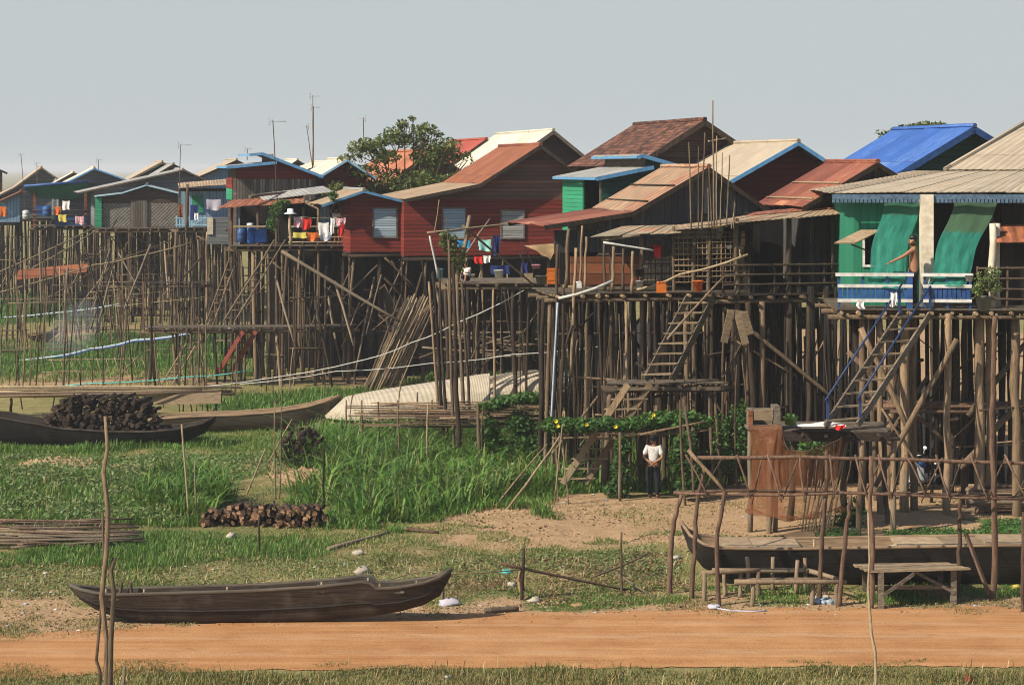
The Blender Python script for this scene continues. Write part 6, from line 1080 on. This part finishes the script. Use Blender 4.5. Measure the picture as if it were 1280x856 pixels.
# ---------------------------------------------------------------- trees and plants
def tree(label, px, pyb, s, trunk_h, crown, n, leaf=.11, mat='leaft', limbs=9, name='tree'):
    b = W(px, pyb, s); b.z = max(b.z, 0); t = thing(name, label, 'tree', b); top = b+V((rnd(-.3, .3), rnd(-.3, .3), trunk_h)); MB().stick(b-V((0, 0, .3)), top, .2, 9, .02, 7, .6).build('trunk', M['bark'], t); m = MB(); pts = []
    for (cx, cy, rx, rz) in crown:
        c = W(cx, cy, s)+V((0, rnd(-.8, .8), 0)); r = (rx/s, rx/s*.9, rz/s); m.stick(top-V((0, 0, rnd(0, trunk_h*.4))), c, .07, 6, .06, 5, .25); pts.append(blob(c, r, int(n*rx*rz/600), .45))
        for k in range(3): e = V(blob(c, r, 1, .3)[0]); m.stick(c.lerp(top, .2), e, .03, 5, .06, 4, .2)
    m.build('limbs', M['bark'], t); P = np.concatenate(pts); P = P[vnoise(P[:, 0]+P[:, 1]*.7, P[:, 2]+P[:, 1]*.4, 2.1, 5) > .32]; v, f = leafquads(P, leaf); np_mesh('crown', v, f, M[mat], t); return t
tree('leafy spreading tree rising between the roofs behind the red annex', 505, 435, 27.2, 5.6, [(440, 203, 20, 11), (428, 212, 14, 8), (458, 184, 26, 12), (455, 214, 24, 12), (492, 170, 24, 12), (520, 178, 26, 12), (505, 156, 10, 7), (515, 148, 7, 4), (540, 196, 30, 14), (558, 182, 22, 10), (572, 196, 20, 9), (584, 202, 10, 6), (480, 196, 22, 10), (500, 226, 40, 16), (540, 224, 34, 14), (462, 236, 36, 12), (510, 240, 40, 10), (530, 162, 18, 9), (470, 178, 14, 8), (546, 168, 8, 6)], 1150, .095)
tree('tree top showing over the ridge of the cobalt blue roof', 1140, 480, 31, 7.5, [(1110, 166, 12, 8), (1128, 159, 18, 7), (1150, 157, 20, 6), (1172, 157, 12, 5), (1120, 172, 20, 8), (1140, 154, 9, 3)], 900, .09)
tree('dark tree behind the patched roof left of the annex', 425, 440, 28, 5.2, [(420, 236, 18, 9), (436, 243, 14, 8), (411, 245, 10, 6)], 700, .09)
def plant(name, label, pxy, s, r, n, mat='leafv', size=.07, cat='plant', flowers=0, stems=True, blobs=None):
    t = thing(name, label, cat, W(pxy[0], pxy[1], s)); L = []; m = MB()
    for (x, y, rx, ry, rz) in blobs or [(pxy[0], pxy[1]-r*s*.6, r, r, r)]:
        c = W(x, y, s); L.append(blob(c, (rx, ry, rz), n, .5))
        for k in range(4): m.stick(c+V((rnd(-.3, .3)*rx, 0, -rz*.9)), V(blob(c, (rx, ry, rz), 1)[0]), .014, 5, .08, 4, .5)
    v, f = leafquads(np.concatenate(L), size, .6); np_mesh('leaves', v, f, M[mat], t)
    if stems: m.build('stems', M['bark'], t)
    for k in range(flowers):
        x, y, rx, ry, rz = random.choice(blobs); c = W(x, y, s)+V((rnd(-rx, rx), -ry*.9, rnd(.2, 1)*rz)); m2 = MB()
        for j in range(5): q = j*1.257+rnd(0, .3); m2.face([c, c+V((math.cos(q)*.05, -.03, math.sin(q)*.05)), c+V((math.cos(q+.7)*.055, -.04, math.sin(q+.7)*.055)), c+V((math.cos(q+1.2)*.045, -.02, math.sin(q+1.2)*.045))])
        m2.build('flower', M['yellow'], t)
    return t
plant('climbing_plant', 'climbing plant hanging at the left end of the wash platform', (562, 330), 38, .5, 220, blobs=[(563, 305, .3, .2, .35), (572, 322, .35, .2, .5), (556, 300, .2, .15, .3)], mat='leaft'); plant('hanging_plant', 'dark leafy plant hanging in front of the veranda aerial mast', (346, 272), 31.6, .4, 320, blobs=[(346, 262, .35, .25, .35), (340, 280, .25, .2, .35), (355, 254, .3, .2, .15)], mat='leafv', size=.06)
plant('potted_plant', 'leafy pot plants with yellow green leaves beside the blue balustrade', (1232, 371), 51.6, .4, 160, blobs=[(1230, 352, .25, .2, .3), (1240, 343, .22, .2, .22), (1222, 362, .15, .15, .2), (1244, 358, .18, .15, .25)], mat='leafd', size=.05); plant('shrub', 'pale green shrub in the gap above the annex roof', (417, 246), 31.5, .3, 200, blobs=[(417, 245, .2, .2, .25)], mat='leafv', size=.06)
tr = thing('vine_trellis', 'low pole trellis carrying the squash vines behind the standing man', 'trellis', G(800, 625))
for x, y, tx, ty, r in ((700, 602, 700, 540, .05), (775, 628, 775, 540, .05), (857, 630, 850, 500, .04), (690, 600, 692, 545, .05), (734, 612, 735, 545, .04), (820, 605, 822, 535, .05)): MB().stick(G(x, y)-V((0, 0, .1)), W(tx, ty, sg(y)), r, 6, .02).build('post', M['pole'], tr)
for a, b, s in (((735, 540), (792, 538), 47.8), ((742, 541), (820, 543), 47.9), ((800, 543), (880, 527), 48.2), ((690, 548), (800, 545), 46), ((800, 545), (885, 538), 46.5)): MB().stick(W(*a, s), W(*b, s), .035, 6, .01).build('rail', M['polet'], tr)
plant('squash_vine', 'squash vine with yellow flowers sprawling along top of the pole trellis', (780, 535), 47.6, .5, 520, 'leafv', .075, flowers=6, blobs=[(690+k*17, 533-(2 if k < 7 else 8)+rnd(-3, 3), .3, .55, .2) for k in range(12)]+[(835, 524, .3, .4, .2), (850, 522, .3, .4, .2), (815, 527, .3, .4, .22)])
plant('squash_vine', 'dark column of vine leaves hanging left of the standing man', (780, 622), 48, .4, 520, 'leaf', .07, blobs=[(778, 560, .22, .25, .35), (776, 588, .26, .28, .4), (772, 612, .4, .3, .28)]); plant('squash_vine', 'dark column of vine leaves hanging right of the standing man', (860, 618), 48.2, .4, 520, 'leaf', .07, blobs=[(858, 555, .35, .3, .35), (864, 580, .32, .28, .4), (858, 606, .3, .3, .3), (846, 572, .22, .2, .4)])
plant('squash_vine', 'big mound of vine leaves over the right end of the stick rack', (650, 590), 43.6, .6, 560, 'leafv', .085, blobs=[(640, 500, .6, .5, .14), (660, 497, .5, .5, .16), (615, 508, .5, .4, .12), (612, 545, .3, .4, .7), (630, 565, .4, .4, .5), (660, 560, .5, .5, .55), (680, 540, .35, .4, .35), (650, 530, .4, .4, .4), (700, 575, .4, .4, .5)])
for lb, q in (('leafy bush among stilts under the dark veranda', [(905, 570, .5, .4, .5), (925, 555, .5, .4, .6), (900, 540, .3, .3, .6)]), ('tall grassy bush between the fence posts right of the brown net', [(1058, 655, .35, .3, .5), (1068, 645, .3, .3, .55), (1046, 664, .25, .25, .35)]), ('dark bush around the foot of the lower plank ladder', [(752, 590, .45, .4, .3), (740, 605, .35, .3, .25)]), ('green plants growing behind stilts of the dark veranda', [(960, 545, .6, .4, .35), (1010, 560, .6, .4, .3), (925, 520, .3, .4, .5)]), ('leafy bush under the wash platform', [(660, 425, .35, .4, .5), (672, 440, .3, .3, .4), (665, 405, .3, .3, .3)])):
    plant('bush', lb, (q[0][0], q[0][1]+18), 46.5 if 'veranda' in lb else (52 if 'net' in lb else (45.5 if 'ladder' in lb else 34)), .4, 420, 'leafv' if 'dark' not in lb[:6] else 'leaf', .06, 'bush', blobs=q)

# washing and goods on the far left decks
for nm, lb, mt, q, s in (('hanging_cloth', 'white cloth on the railing of the green tarpaulin house', 'whitec', (78, 251, 87, 262), 21.6), ('hanging_cloth', 'orange red cloth on the railing of the green tarpaulin house', 'orangec', (68, 258, 76, 268), 21.6), ('hanging_cloth', 'yellow mat on the blue front panel of the green tarpaulin house', 'yellowc', (73, 268, 83, 277), 22.2), ('hanging_cloth', 'pink cloth on the blue front panel of the green tarpaulin house', 'pinkc', (94, 270, 105, 280), 22.2), ('hanging_cloth', 'dark blue cloth on the deck of the pale blue house', 'navyc', (238, 256, 248, 274), 24.6), ('hanging_cloth', 'red brown cloth at the corner post of the pale blue house', 'orange', (223, 255, 229, 272), 24.6), ('hanging_cloth', 'white cloth on the deck of the pale blue house', 'whitec', (243, 266, 248, 275), 24.8), ('hanging_cloth', 'lilac sheet over the washroom cabin', 'greyc', (258, 249, 276, 262), 24.4), ('hanging_cloth', 'orange cloth at the left edge by the rusty lean-to', 'orangec', (0, 258, 8, 270), 20.2)): hang(nm, lb, 'laundry', mt, q, s)
barrel('gas_drum', 'pale round drum left of the green tarpaulin house deck', 'drum', 'metal', (27, 263, 36, 274), 20.6); barrel('water_barrel', 'blue barrel behind the railing of the green tarpaulin house', 'barrel', 'bluepaint', (52, 258, 62, 271), 21.2)
spole('roof_pole', 'crooked pole lying across the patched roof of the veranda', 'pole', W(312, 246, 30.8), W(362, 240, 29.6), .07, 'pole', bend=.03); spole('corner_pole', 'stout brown post standing at left corner of the pale blue house', 'pole', W(234, 284, 24.8), W(234, 230, 24.8), .1, 'pole')
# ---------------------------------------------------------------- people
STD = dict(pelvis=(0, 0, .92), waist=(0, 0, 1.08), chest=(0, .0, 1.27), neck=(0, .01, 1.42), jaw=(0, -.015, 1.50), head=(0, .0, 1.565), sl=(-.17, 0, 1.37), sr=(.17, 0, 1.37), el=(-.22, .03, 1.10), er=(.22, .03, 1.10), wl=(-.23, -.05, .87), wr=(.23, -.05, .87),
           hl=(-.09, 0, .88), hr=(.09, 0, .88), kl=(-.10, -.02, .48), kr=(.10, -.02, .48), al=(-.10, .02, .075), ar=(.10, .02, .075), tl=(-.11, -.14, .035), tr=(.11, -.14, .035))
RAD = dict(pelvis=.125, waist=.112, chest=.135, neck=.052, jaw=.068, head=.088, sl=.062, sr=.062, el=.041, er=.041, wl=.028, wr=.028, hl=.088, hr=.088, kl=.056, kr=.056, al=.038, ar=.038, tl=.03, tr=.03)
BONES = [('pelvis', 'waist'), ('waist', 'chest'), ('chest', 'neck'), ('neck', 'jaw'), ('jaw', 'head'), ('chest', 'sl'), ('sl', 'el'), ('el', 'wl'), ('chest', 'sr'), ('sr', 'er'), ('er', 'wr'), ('pelvis', 'hl'), ('hl', 'kl'), ('kl', 'al'), ('al', 'tl'), ('pelvis', 'hr'), ('hr', 'kr'), ('kr', 'ar'), ('ar', 'tr')]
def skin(name, verts, edges, rad, mat, parent, roots=(0,), sub=2):
    me = bpy.data.meshes.new(name); me.from_pydata([tuple(v) for v in verts], edges, []); o = bpy.data.objects.new(name, me); COL.objects.link(o); o.parent = parent
    m = o.modifiers.new('skin', 'SKIN'); m.use_smooth_shade = True; sv = me.skin_vertices[0].data
    for i, r in enumerate(rad):
        r = r if hasattr(r, '__len__') else (r, r); sv[i].radius = r; sv[i].use_root = i in roots
    s = o.modifiers.new('sub', 'SUBSURF'); s.levels = s.render_levels = sub; me.materials.append(mat); return o
def person(label, loc, rot, pose, H=1.65, top=None, topm=None, legs=None, legm=None, sleeve=.6, legcut=1., group=None, hair='short', point=None):
    t = thing('person', label, 'person', loc, rot, group); k = H/1.66; J = dict(STD); J.update(pose); J = {a: V(b)*k for a, b in J.items()}; names = list(J); ix = {n: i for i, n in enumerate(names)}
    v = [J[n] for n in names]; r = [RAD[n]*k for n in names]; e = [(ix[a], ix[b]) for a, b in BONES]; roots = [0]
    hd = J['head']; f = (J['head']-J['neck']).normalized(); fw = V((0, -1, 0)); fw = (fw-f*fw.dot(f)).normalized(); sd_ = f.cross(fw)
    v.append(hd+f*.055*k); r.append(.06*k); e.append((ix['head'], len(v)-1)); v.append(hd+fw*.105*k-f*.02*k); r.append(.016*k); e.append((ix['head'], len(v)-1))
    for s_ in (-1, 1): v.append(hd+sd_*s_*.088*k-f*.015*k); r.append(.018*k); e.append((ix['head'], len(v)-1))
    for w_, el_ in (('wl', 'el'), ('wr', 'er')):
        d = (J[w_]-J[el_]).normalized(); b = d.cross(V((0, 0, 1))); b = b.normalized() if b.length > .1 else V((0, 1, 0)); pm = J[w_]+d*.06*k; v.append(pm); r.append((.034*k, .018*k)); e.append((ix[w_], len(v)-1))
        for q in range(4):                                # four fingers, each its own short chain rooted in the palm, and a thumb from its side
            o = b*(q-1.5)*.019*k; L = (.07, .08, .075, .055)[q]*k; i = len(v); curl = 0 if point == w_ and q == 0 else .5
            v += [pm+o, pm+o+d*(.03*k+L*.4), pm+o+d*(.03*k+L*(1-.4*curl))+V((0, 0, -L*.55*curl))]; r += [.011*k, .0095*k, .008*k]; e += [(i, i+1), (i+1, i+2)]; roots.append(i)
        i = len(v); o = b*-.03*k; v += [pm+o-d*.02*k, pm+o*1.7+d*.02*k, pm+o*1.6+d*.05*k-V((0, 0, .015*k))]; r += [.012*k, .011*k, .009*k]; e += [(i, i+1), (i+1, i+2)]; roots.append(i)
    skin('body', v, e, r, M['skin'], t, roots)
    for s_ in (-1, 1): MB().ball(hd+fw*.083*k+sd_*s_*.034*k+f*.008*k, .011*k, n=8).build('eye', M['black'], t, world=False)
    MB().tube([hd+fw*.083*k-f*.062*k-sd_*.026*k, hd+fw*.09*k-f*.064*k, hd+fw*.083*k-f*.062*k+sd_*.026*k], .006*k, 5).build('mouth', M['redboard'], t, world=False)
    m = MB().ball(hd+f*.045*k-fw*.03*k, .1*k, (1, 1.0, .88), 12, .06)
    if hair == 'long': m.ball(hd-f*.06*k-fw*.07*k, .08*k, (1, .7, 1.4), 10, .05); m.ball(hd-f*.10*k-fw*.09*k, .05*k, (1, 1, 1), 10, .05)
    m.build('hair', M['hair'], t, world=False)
    if top:
        n = ['pelvis', 'waist', 'chest', 'sl', 'sr']; P = [J[a] for a in n]; RR = [RAD[a]*k+.028 for a in n]; E = [(0, 1), (1, 2), (2, 3), (2, 4)]; P[0] = P[0].lerp(P[1], .25); RR[0] += .012
        P.append(J['chest'].lerp(J['neck'], .6)); RR.append(.075*k); E.append((2, 5))
        for a, b, c in (('sl', 'el', 3), ('sr', 'er', 4)): P.append(J[a].lerp(J[b], sleeve)); RR.append(.068*k); E.append((c, len(P)-1))
        skin(top, P, E, RR, M[topm], t)
    if legs:
        P = [J['pelvis'].lerp(J['waist'], .35), J['pelvis']]; RR = [.13*k, .142*k]; E = [(0, 1)]
        for a, b, c in (('hl', 'kl', 'al'), ('hr', 'kr', 'ar')):
            i = len(P); P += [J[a], J[a].lerp(J[b], min(1, legcut*2)) if legcut < .5 else J[b]]; RR += [.105*k, .08*k]; E += [(1, i), (i, i+1)]
            if legcut > .5: P.append(J[b].lerp(J[c], (legcut-.5)*2)); RR.append(.062*k); E.append((i+1, i+2))
        skin(legs, P, E, RR, M[legm], t, roots=(1,))
    return t
c = L1(1142, 386, .28); person('bare chested man in dark trousers pointing down from the blue balustrade', H.w((c.x, .22, D1)), R(-92), dict(sr=(.17, -.03, 1.36), er=(.17, -.26, 1.20), wr=(.12, -.52, 1.07), el=(-.2, .02, 1.09), wl=(-.17, -.06, .9), head=(0, -.03, 1.56), jaw=(0, -.045, 1.495)), 1.8, legs='trousers', legm='trousers', legcut=.97, point='wr')
c = G(817, 624); person('man in white patterned shirt and dark trousers standing under vines, hands behind his back', c, R(170), dict(el=(-.25, .13, 1.12), wl=(-.04, .17, .99), er=(.25, .13, 1.12), wr=(.05, .19, .97), kl=(-.1, .0, .48)), 1.62, 'shirt', 'shirtw', 'trousers', 'trousers', .8, .97)
q = Po.loc(433, 312, -.1); person('woman in black top with bare legs standing against the red annex', Po.w((q.x, -.05, DP)), R(-70), dict(er=(.2, -.16, 1.18), wr=(.12, -.38, 1.22), el=(-.2, -.12, 1.14), wl=(-.12, -.34, 1.16)), 1.55, 'blouse', 'black', 'shorts', 'black', .5, .3, hair='long')
q = Po.loc(421, 312, .1); person('woman in black shorts with raised arms hanging laundry on the veranda', Po.w((q.x, .1, DP)), R(-20), dict(er=(.27, -.06, 1.5), wr=(.16, -.1, 1.72), el=(-.27, -.06, 1.5), wl=(-.16, -.1, 1.72)), 1.5, 'blouse', 'whitec', 'shorts', 'black', .4, .3, hair='long')
q = P1.loc(583, 347, .2); person('small child in white shirt sitting on the wash platform', P1.w((q.x, .25, P1.w0)), R(-25), dict(pelvis=(0, .05, .16), waist=(0, .05, .32), chest=(0, .02, .50), neck=(0, .0, .66), jaw=(0, -.02, .74), head=(0, -.01, .82), sl=(-.16, .02, .6), sr=(.16, .02, .6), el=(-.2, -.1, .42), er=(.2, -.1, .42), wl=(-.1, -.28, .45), wr=(.1, -.28, .45), hl=(-.09, .02, .14), hr=(.09, .02, .14), kl=(-.13, -.3, .36), kr=(.13, -.3, .36), al=(-.12, -.38, .07), ar=(.12, -.38, .07), tl=(-.12, -.52, .04), tr=(.12, -.52, .04)), 1.3, 'shirt', 'whitec', 'shorts', 'navyc', .5, .4)
# ---------------------------------------------------------------- motorcycle under the house
mt = thing('motorcycle', 'dark motorcycle with pale leg shield parked under the green house', 'motorcycle', G(1152, 611), R(-38))
def wb(m, nm, mat, par=None):
    o = m.build(nm, M[mat], mt, world=False)
    if par: o.parent = par
    return o
for y in (-.62, .62):
    ring = MB().tube([(0, y+.255*math.cos(a*math.pi/12), .29+.255*math.sin(a*math.pi/12)) for a in range(25)], .042, 8, False); w_ = wb(ring, 'wheel', 'rubber'); rm = MB().tube([(0, y+.215*math.cos(a*math.pi/12), .29+.215*math.sin(a*math.pi/12)) for a in range(25)], .016, 6, False)
    for a in range(9): rm.tube([(0, y, .29), (0, y+.21*math.cos(a*.698), .29+.21*math.sin(a*.698))], .006, 4)
    rm.tube([(-.07, y, .29), (.07, y, .29)], .04, 8); wb(rm, 'rim', 'chrome', w_)
    fd = MB().sheet(lambda u, v: V(((v-.5)*.13, y+.33*math.cos(.5+u*2.0), .29+.33*math.sin(.5+u*2.0)-.05*(2*v-1)**2)), 10, 4); wb(fd, 'fender', 'tarpb' if y < 0 else 'rubber')
m = MB(); m.tube([(-.055, -.62, .29), (-.06, -.5, .72)], .025, 6); m.tube([(.055, -.62, .29), (.06, -.5, .72)], .025, 6); wb(m, 'fork', 'metal'); m = MB(); m.tube([(0, -.46, .86), (0, -.3, .5), (0, -.1, .36), (0, .3, .4), (0, .62, .62)], [.035, .045, .05, .045, .03], 8); m.tube([(0, .1, .38), (.0, .62, .29)], .03, 6); wb(m, 'frame', 'rubber')
m = MB(); m.box((-.11, -.2, .2), (.11, .14, .42)); m.tube([(.13, -.1, .25), (.14, .3, .24), (.15, .75, .3)], [.025, .03, .04], 8); wb(m, 'engine', 'metal'); wb(MB().ball((0, .3, .76), .2, (.72, 2.0, .34), 12), 'seat', 'rubber'); wb(MB().ball((0, -.02, .62), .2, (.5, 1.2, .7), 12), 'body_shell', 'tarpb')
for s_ in (-1, 1):
    a = [V((s_*.05, -.50, .78)), V((s_*.27, -.40, .62)), V((s_*.25, -.30, .30)), V((s_*.06, -.36, .30))]; wb(MB().sheet(lambda u, v: a[0].lerp(a[1], u).lerp(a[3].lerp(a[2], u), v)+V((0, -.05*math.sin(u*3), 0)), 5, 6), 'leg_shield', 'litterb')
    wb(MB().tube([(0, -.47, .93), (s_*.2, -.45, .98), (s_*.34, -.36, .96)], .016, 6), 'handlebar', 'metal'); k_ = MB(); k_.tube([(s_*.26, -.42, .97), (s_*.31, -.45, 1.14)], .008, 5); k_.ball((s_*.33, -.45, 1.18), .062, (1, .35, .8), 10); wb(k_, 'mirror', 'chrome')
m = MB().ball((0, -.56, .88), .1, (1, .7, .9), 12); wb(m, 'headlight', 'chrome'); wb(MB().box((-.09, .84, .5), (.09, .86, .62)), 'number_plate', 'whitep')
# ---------------------------------------------------------------- litter, stones, clods
def scrap(name, label, cat, px, py, r, mat, group=None, flat=.35):
    p = G(px, py); return one(MB().ball((p.x, p.y, p.z+r*flat*.6), r, (rnd(.8, 1.6), rnd(.7, 1.1), flat), 9, .42), name, M[mat], label, cat, p, group)
for k in range(110):
    x, y = random.choice([(rnd(-6, 180), rnd(738, 790)), (rnd(560, 900), rnd(690, 756)), (rnd(0, 560), rnd(700, 730)), (rnd(400, 880), rnd(750, 768)), (rnd(880, 1280), rnd(755, 775)), (rnd(600, 1100), rnd(630, 690)), (rnd(680, 860), rnd(612, 630))])
    scrap('plastic_scrap', 'small pale scrap of plastic littering the ground by the road', 'litter', x, y, rnd(.015, .05), random.choice(['litter', 'stone', 'litterb', 'litter']), 'plastic scraps by the road', rnd(.2, .6))
for lb, q in (('rounded pale stone in the meadow beyond the bank canoe', (452, 717, .15)), ('flat pale stone before the small heap of logs', (289, 674, .13)), ('pale stone on the meadow left of the dirt track', (448, 697, .12)), ('pale clay lump at the tip of the grey boat', (846, 700, .1)), ('pale lump beside the twig heap in the weeds', (640, 733, .1)), ('pale lump at left of the road weeds', (668, 752, .1))): scrap('stone', lb, 'stone', *q[:2], q[2], 'stone', None, .6)
scrap('plastic_bag', 'teal plastic bag by the post with cloth', 'bag', 632, 716, .1, 'teal', None, .6); scrap('cloth_heap', 'grey white cloth heap between canoe tip and road', 'cloth', 562, 756, .17, 'greyc', None, .45); scrap('plastic_bag', 'tan yellow plastic lump on the road edge', 'bag', 722, 757, .09, 'tarptan', None, .35); scrap('plastic_sheet', 'blue grey plastic sheet below the front fence post', 'sheet', 893, 761, .11, 'greyc', None, .5); scrap('cloth_heap', 'crumpled reddish cloth on the near verge at right', 'cloth', 1211, 853, .06, 'redboard', None, 1.3); scrap('plastic_bag', 'pale rag on the near verge in the middle', 'bag', 560, 848, .06, 'litter', None, .6); scrap('plastic_bag', 'yellow plastic at the right edge under the fence', 'bag', 1272, 735, .11, 'yellowc', None, .4)
for k in range(9): scrap('rubble_stone', 'pale rubble stone in the little pile under front bench', 'stone', 1028+rnd(-13, 13), 752+rnd(-4, 3), rnd(.06, .11), random.choice(['stone', 'litterb']), 'rubble under the bench', .6)
spole('branch', 'short dark log lying on the far road edge', 'log', G(606, 767)+V((0, 0, .06)), G(648, 764)+V((0, 0, .06)), .06, 'pole'); spole('branch', 'long thin branch arching from cloth wrapped post into the weeds', 'branch', W(625, 704, 63), G(790, 738), .035, 'red_pole', bend=.06, seg=7); spole('branch', 'thin dry branch lying right of the arching branch', 'branch', W(738, 722, 61), W(810, 692, 59), .022, 'red_pole', bend=.05); spole('branch', 'dark twig crossing under the dry branch in the weeds', 'branch', W(770, 716, 61), G(812, 743), .025, 'pole', bend=.04); spole('branch', 'bent branch lying on the dirt strip right of the long woodpile', 'branch', G(410, 690)+V((0, 0, .05)), G(486, 670)+V((0, 0, .06)), .05, 'polet', bend=.04); spole('branch', 'dry branch lying by the edge of the bare clay', 'branch', G(500, 663)+V((0, 0, .05)), G(548, 668)+V((0, 0, .05)), .05, 'red_pole', bend=.05); spole('branch', 'pale stick lying left of the tall grass', 'stick', W(262, 612, 47.2), W(306, 611, 47), .03, 'polel')
hang('cloth_wrap', 'brown rag tied round the dark post by the road', 'cloth', 'tarptan', (648, 706, 656, 738), 62.6)
one(MB().tube([(lambda p: p+V((0, 0, .03)))(G(x, y)) for x, y in ((896, 762), (915, 765), (940, 766), (958, 765))], .018, 6), 'rag_strip', M['greyc'], 'twisted grey strip of plastic trailing along the road edge', 'strip', G(896, 762)); one(MB().sheet(lambda u, v: G(700+u*34, 585)+V((0, v*.25, 1.05-v*.9-.15*abs(u-.5))), 6, 6), 'board', M['plankt'], 'tan board leaning behind foot of the lower plank ladder', 'board', G(715, 585))
def pebbles(n, pp, lo, hi):
    x, y = scatter(pp, n); z = ghv(x, y); n = len(x); r = RNG.uniform(lo, hi, n)**1.0; base = np.array([(1, 0, 0), (-.5, .87, 0), (-.5, -.87, 0), (0, 0, .9)]); v = base[None]*r[:, None, None]*RNG.uniform(.6, 1.4, (n, 4, 3)); a = RNG.uniform(0, 6.28, n); c, s = np.cos(a)[:, None], np.sin(a)[:, None]
    vx, vy = v[:, :, 0]*c-v[:, :, 1]*s, v[:, :, 0]*s+v[:, :, 1]*c; v = np.stack([vx+x[:, None], vy+y[:, None], v[:, :, 2]+z[:, None]+.005], -1).reshape(-1, 3); f = (np.arange(n)[:, None, None]*4+np.array([[0, 1, 3], [1, 2, 3], [2, 0, 3]])[None]).reshape(-1, 3); return v, f
stuff('dirt_clods', [pebbles(2600, [(530, 660), (700, 628), (1280, 600), (1400, 660), (900, 690), (600, 690)], .015, .05), pebbles(2200, [(-60, 740), (1400, 745), (1400, 785), (-60, 795)], .012, .04), pebbles(900, [(48, 578), (215, 578), (205, 594), (60, 600)], .04, .13), pebbles(400, [(345, 580), (400, 578), (390, 600), (340, 600)], .03, .1), pebbles(800, [(-60, 780), (1400, 760), (1400, 835), (-60, 845)], .008, .022)], M['clod'], 'loose clods and pebbles of dry clay over the bare ground')
stuff('leaf_litter', [herb([(-60, 735), (200, 745), (560, 750), (1300, 742), (1300, 770), (-60, 800)], 2600, .01, .05), herb([(560, 700), (850, 696), (850, 750), (560, 750)], 12000, .025, .04), herb([(-60, 700), (560, 690), (560, 740), (-60, 745)], 3500, .02, .04), herb([(530, 650), (900, 625), (900, 690), (600, 690)], 900, .01, .05)], leafmat('dry leaves', [(.10, .06, .03), (.22, .13, .06), (.32, .22, .12), (.07, .045, .025)], .1), 'dry leaves and chaff strewn along the road edge')
sm_ = MB().ball((0, 0, 0), 1, (1, 1, 1), 16); p = W(92, 424, 27); sm_.v = [(p.x+v[0]*1.3+v[2]*.6, p.y+v[1]*1.0, p.z+.3+v[2]*1.6) for v in sm_.v]; props(sm_.build('smoke', smokemat(), base=p), 'thin bluish smoke rising from a fire in the left meadow', None, None, 'stuff')
# ---------------------------------------------------------------- light and camera
AZ = math.atan2(-.85, -.53); EL = R(40)      # sun from the left, a little towards the viewer
sd = V((math.sin(AZ)*math.cos(EL), math.cos(AZ)*math.cos(EL), math.sin(EL)))
sl = bpy.data.lights.new('sun', 'SUN'); sl.energy = 5.0; sl.angle = R(.6); sl.color = (1, .89, .72); so = bpy.data.objects.new('sun', sl); COL.objects.link(so)
so.rotation_euler = (-sd).to_track_quat('-Z', 'Y').to_euler()
w = bpy.data.worlds.new('World'); SC.world = w; w.use_nodes = True; nt = w.node_tree; nt.nodes.clear()
sk = nt.nodes.new('ShaderNodeTexSky'); sk.sky_type = 'NISHITA'; sk.sun_disc = False; sk.sun_elevation = EL; sk.sun_rotation = AZ; sk.air_density = 1.0; sk.dust_density = 1.0; sk.ozone_density = 1.0
bg = nt.nodes.new('ShaderNodeBackground'); bg.inputs['Strength'].default_value = .1; wo = nt.nodes.new('ShaderNodeOutputWorld')
tc = nt.nodes.new('ShaderNodeTexCoord'); sx = nt.nodes.new('ShaderNodeSeparateXYZ'); nt.links.new(tc.outputs['Generated'], sx.inputs[0])
cr = nt.nodes.new('ShaderNodeValToRGB'); nt.links.new(sx.outputs[2], cr.inputs[0]); e = cr.color_ramp.elements; e[0].position = .0; e[0].color = (1, 1, 1, 1); e[1].position = .26; e[1].color = (.0, .0, .0, 1); e2 = e.new(.12); e2.color = (.96, .96, .96, 1)
mx = nt.nodes.new('ShaderNodeMix'); mx.data_type = 'RGBA'; nt.links.new(cr.outputs[0], mx.inputs[0]); nt.links.new(sk.outputs[0], mx.inputs[6]); mx.inputs[7].default_value = (3.92, 4.27, 4.36, 1)   # pale haze low in the sky
nt.links.new(mx.outputs[2], bg.inputs[0]); nt.links.new(bg.outputs[0], wo.inputs[0])
hz = MB().box((-3000, -60, -1.2), (3000, 5900, 15.5)); hm = bpy.data.materials.new('pale air'); hm.use_nodes = True; ht = hm.node_tree; ht.nodes.clear(); ho = ht.nodes.new('ShaderNodeOutputMaterial'); hp = ht.nodes.new('ShaderNodeVolumePrincipled')
hp.inputs['Color'].default_value = (.95, .97, 1, 1); hp.inputs['Density'].default_value = .0004; ht.links.new(hp.outputs[0], ho.inputs['Volume']); props(hz.build('haze', hm, base=(0, 0, 0)), 'pale haze in the air over the village', None, None, 'stuff')
cd = bpy.data.cameras.new('camera'); cam = bpy.data.objects.new('camera', cd); COL.objects.link(cam); cam.location = (0, 0, HC); cam.rotation_euler = (R(90), 0, 0)
cd.sensor_width = 36; cd.lens = 36*F/1280; cd.shift_y = -(428-HZ)/1280; cd.clip_start = .5; cd.clip_end = 9000; SC.camera = cam
SC.view_settings.view_transform = 'Standard'; SC.view_settings.look = 'None'; SC.view_settings.exposure = .45; SC.view_settings.gamma = 1; SC.view_settings.use_curve_mapping = False
SC.cycles.max_bounces = 6; SC.cycles.diffuse_bounces = 3; SC.cycles.glossy_bounces = 2; SC.cycles.transparent_max_bounces = 16; SC.cycles.use_denoising = True; SC.cycles.filter_width = 1.05
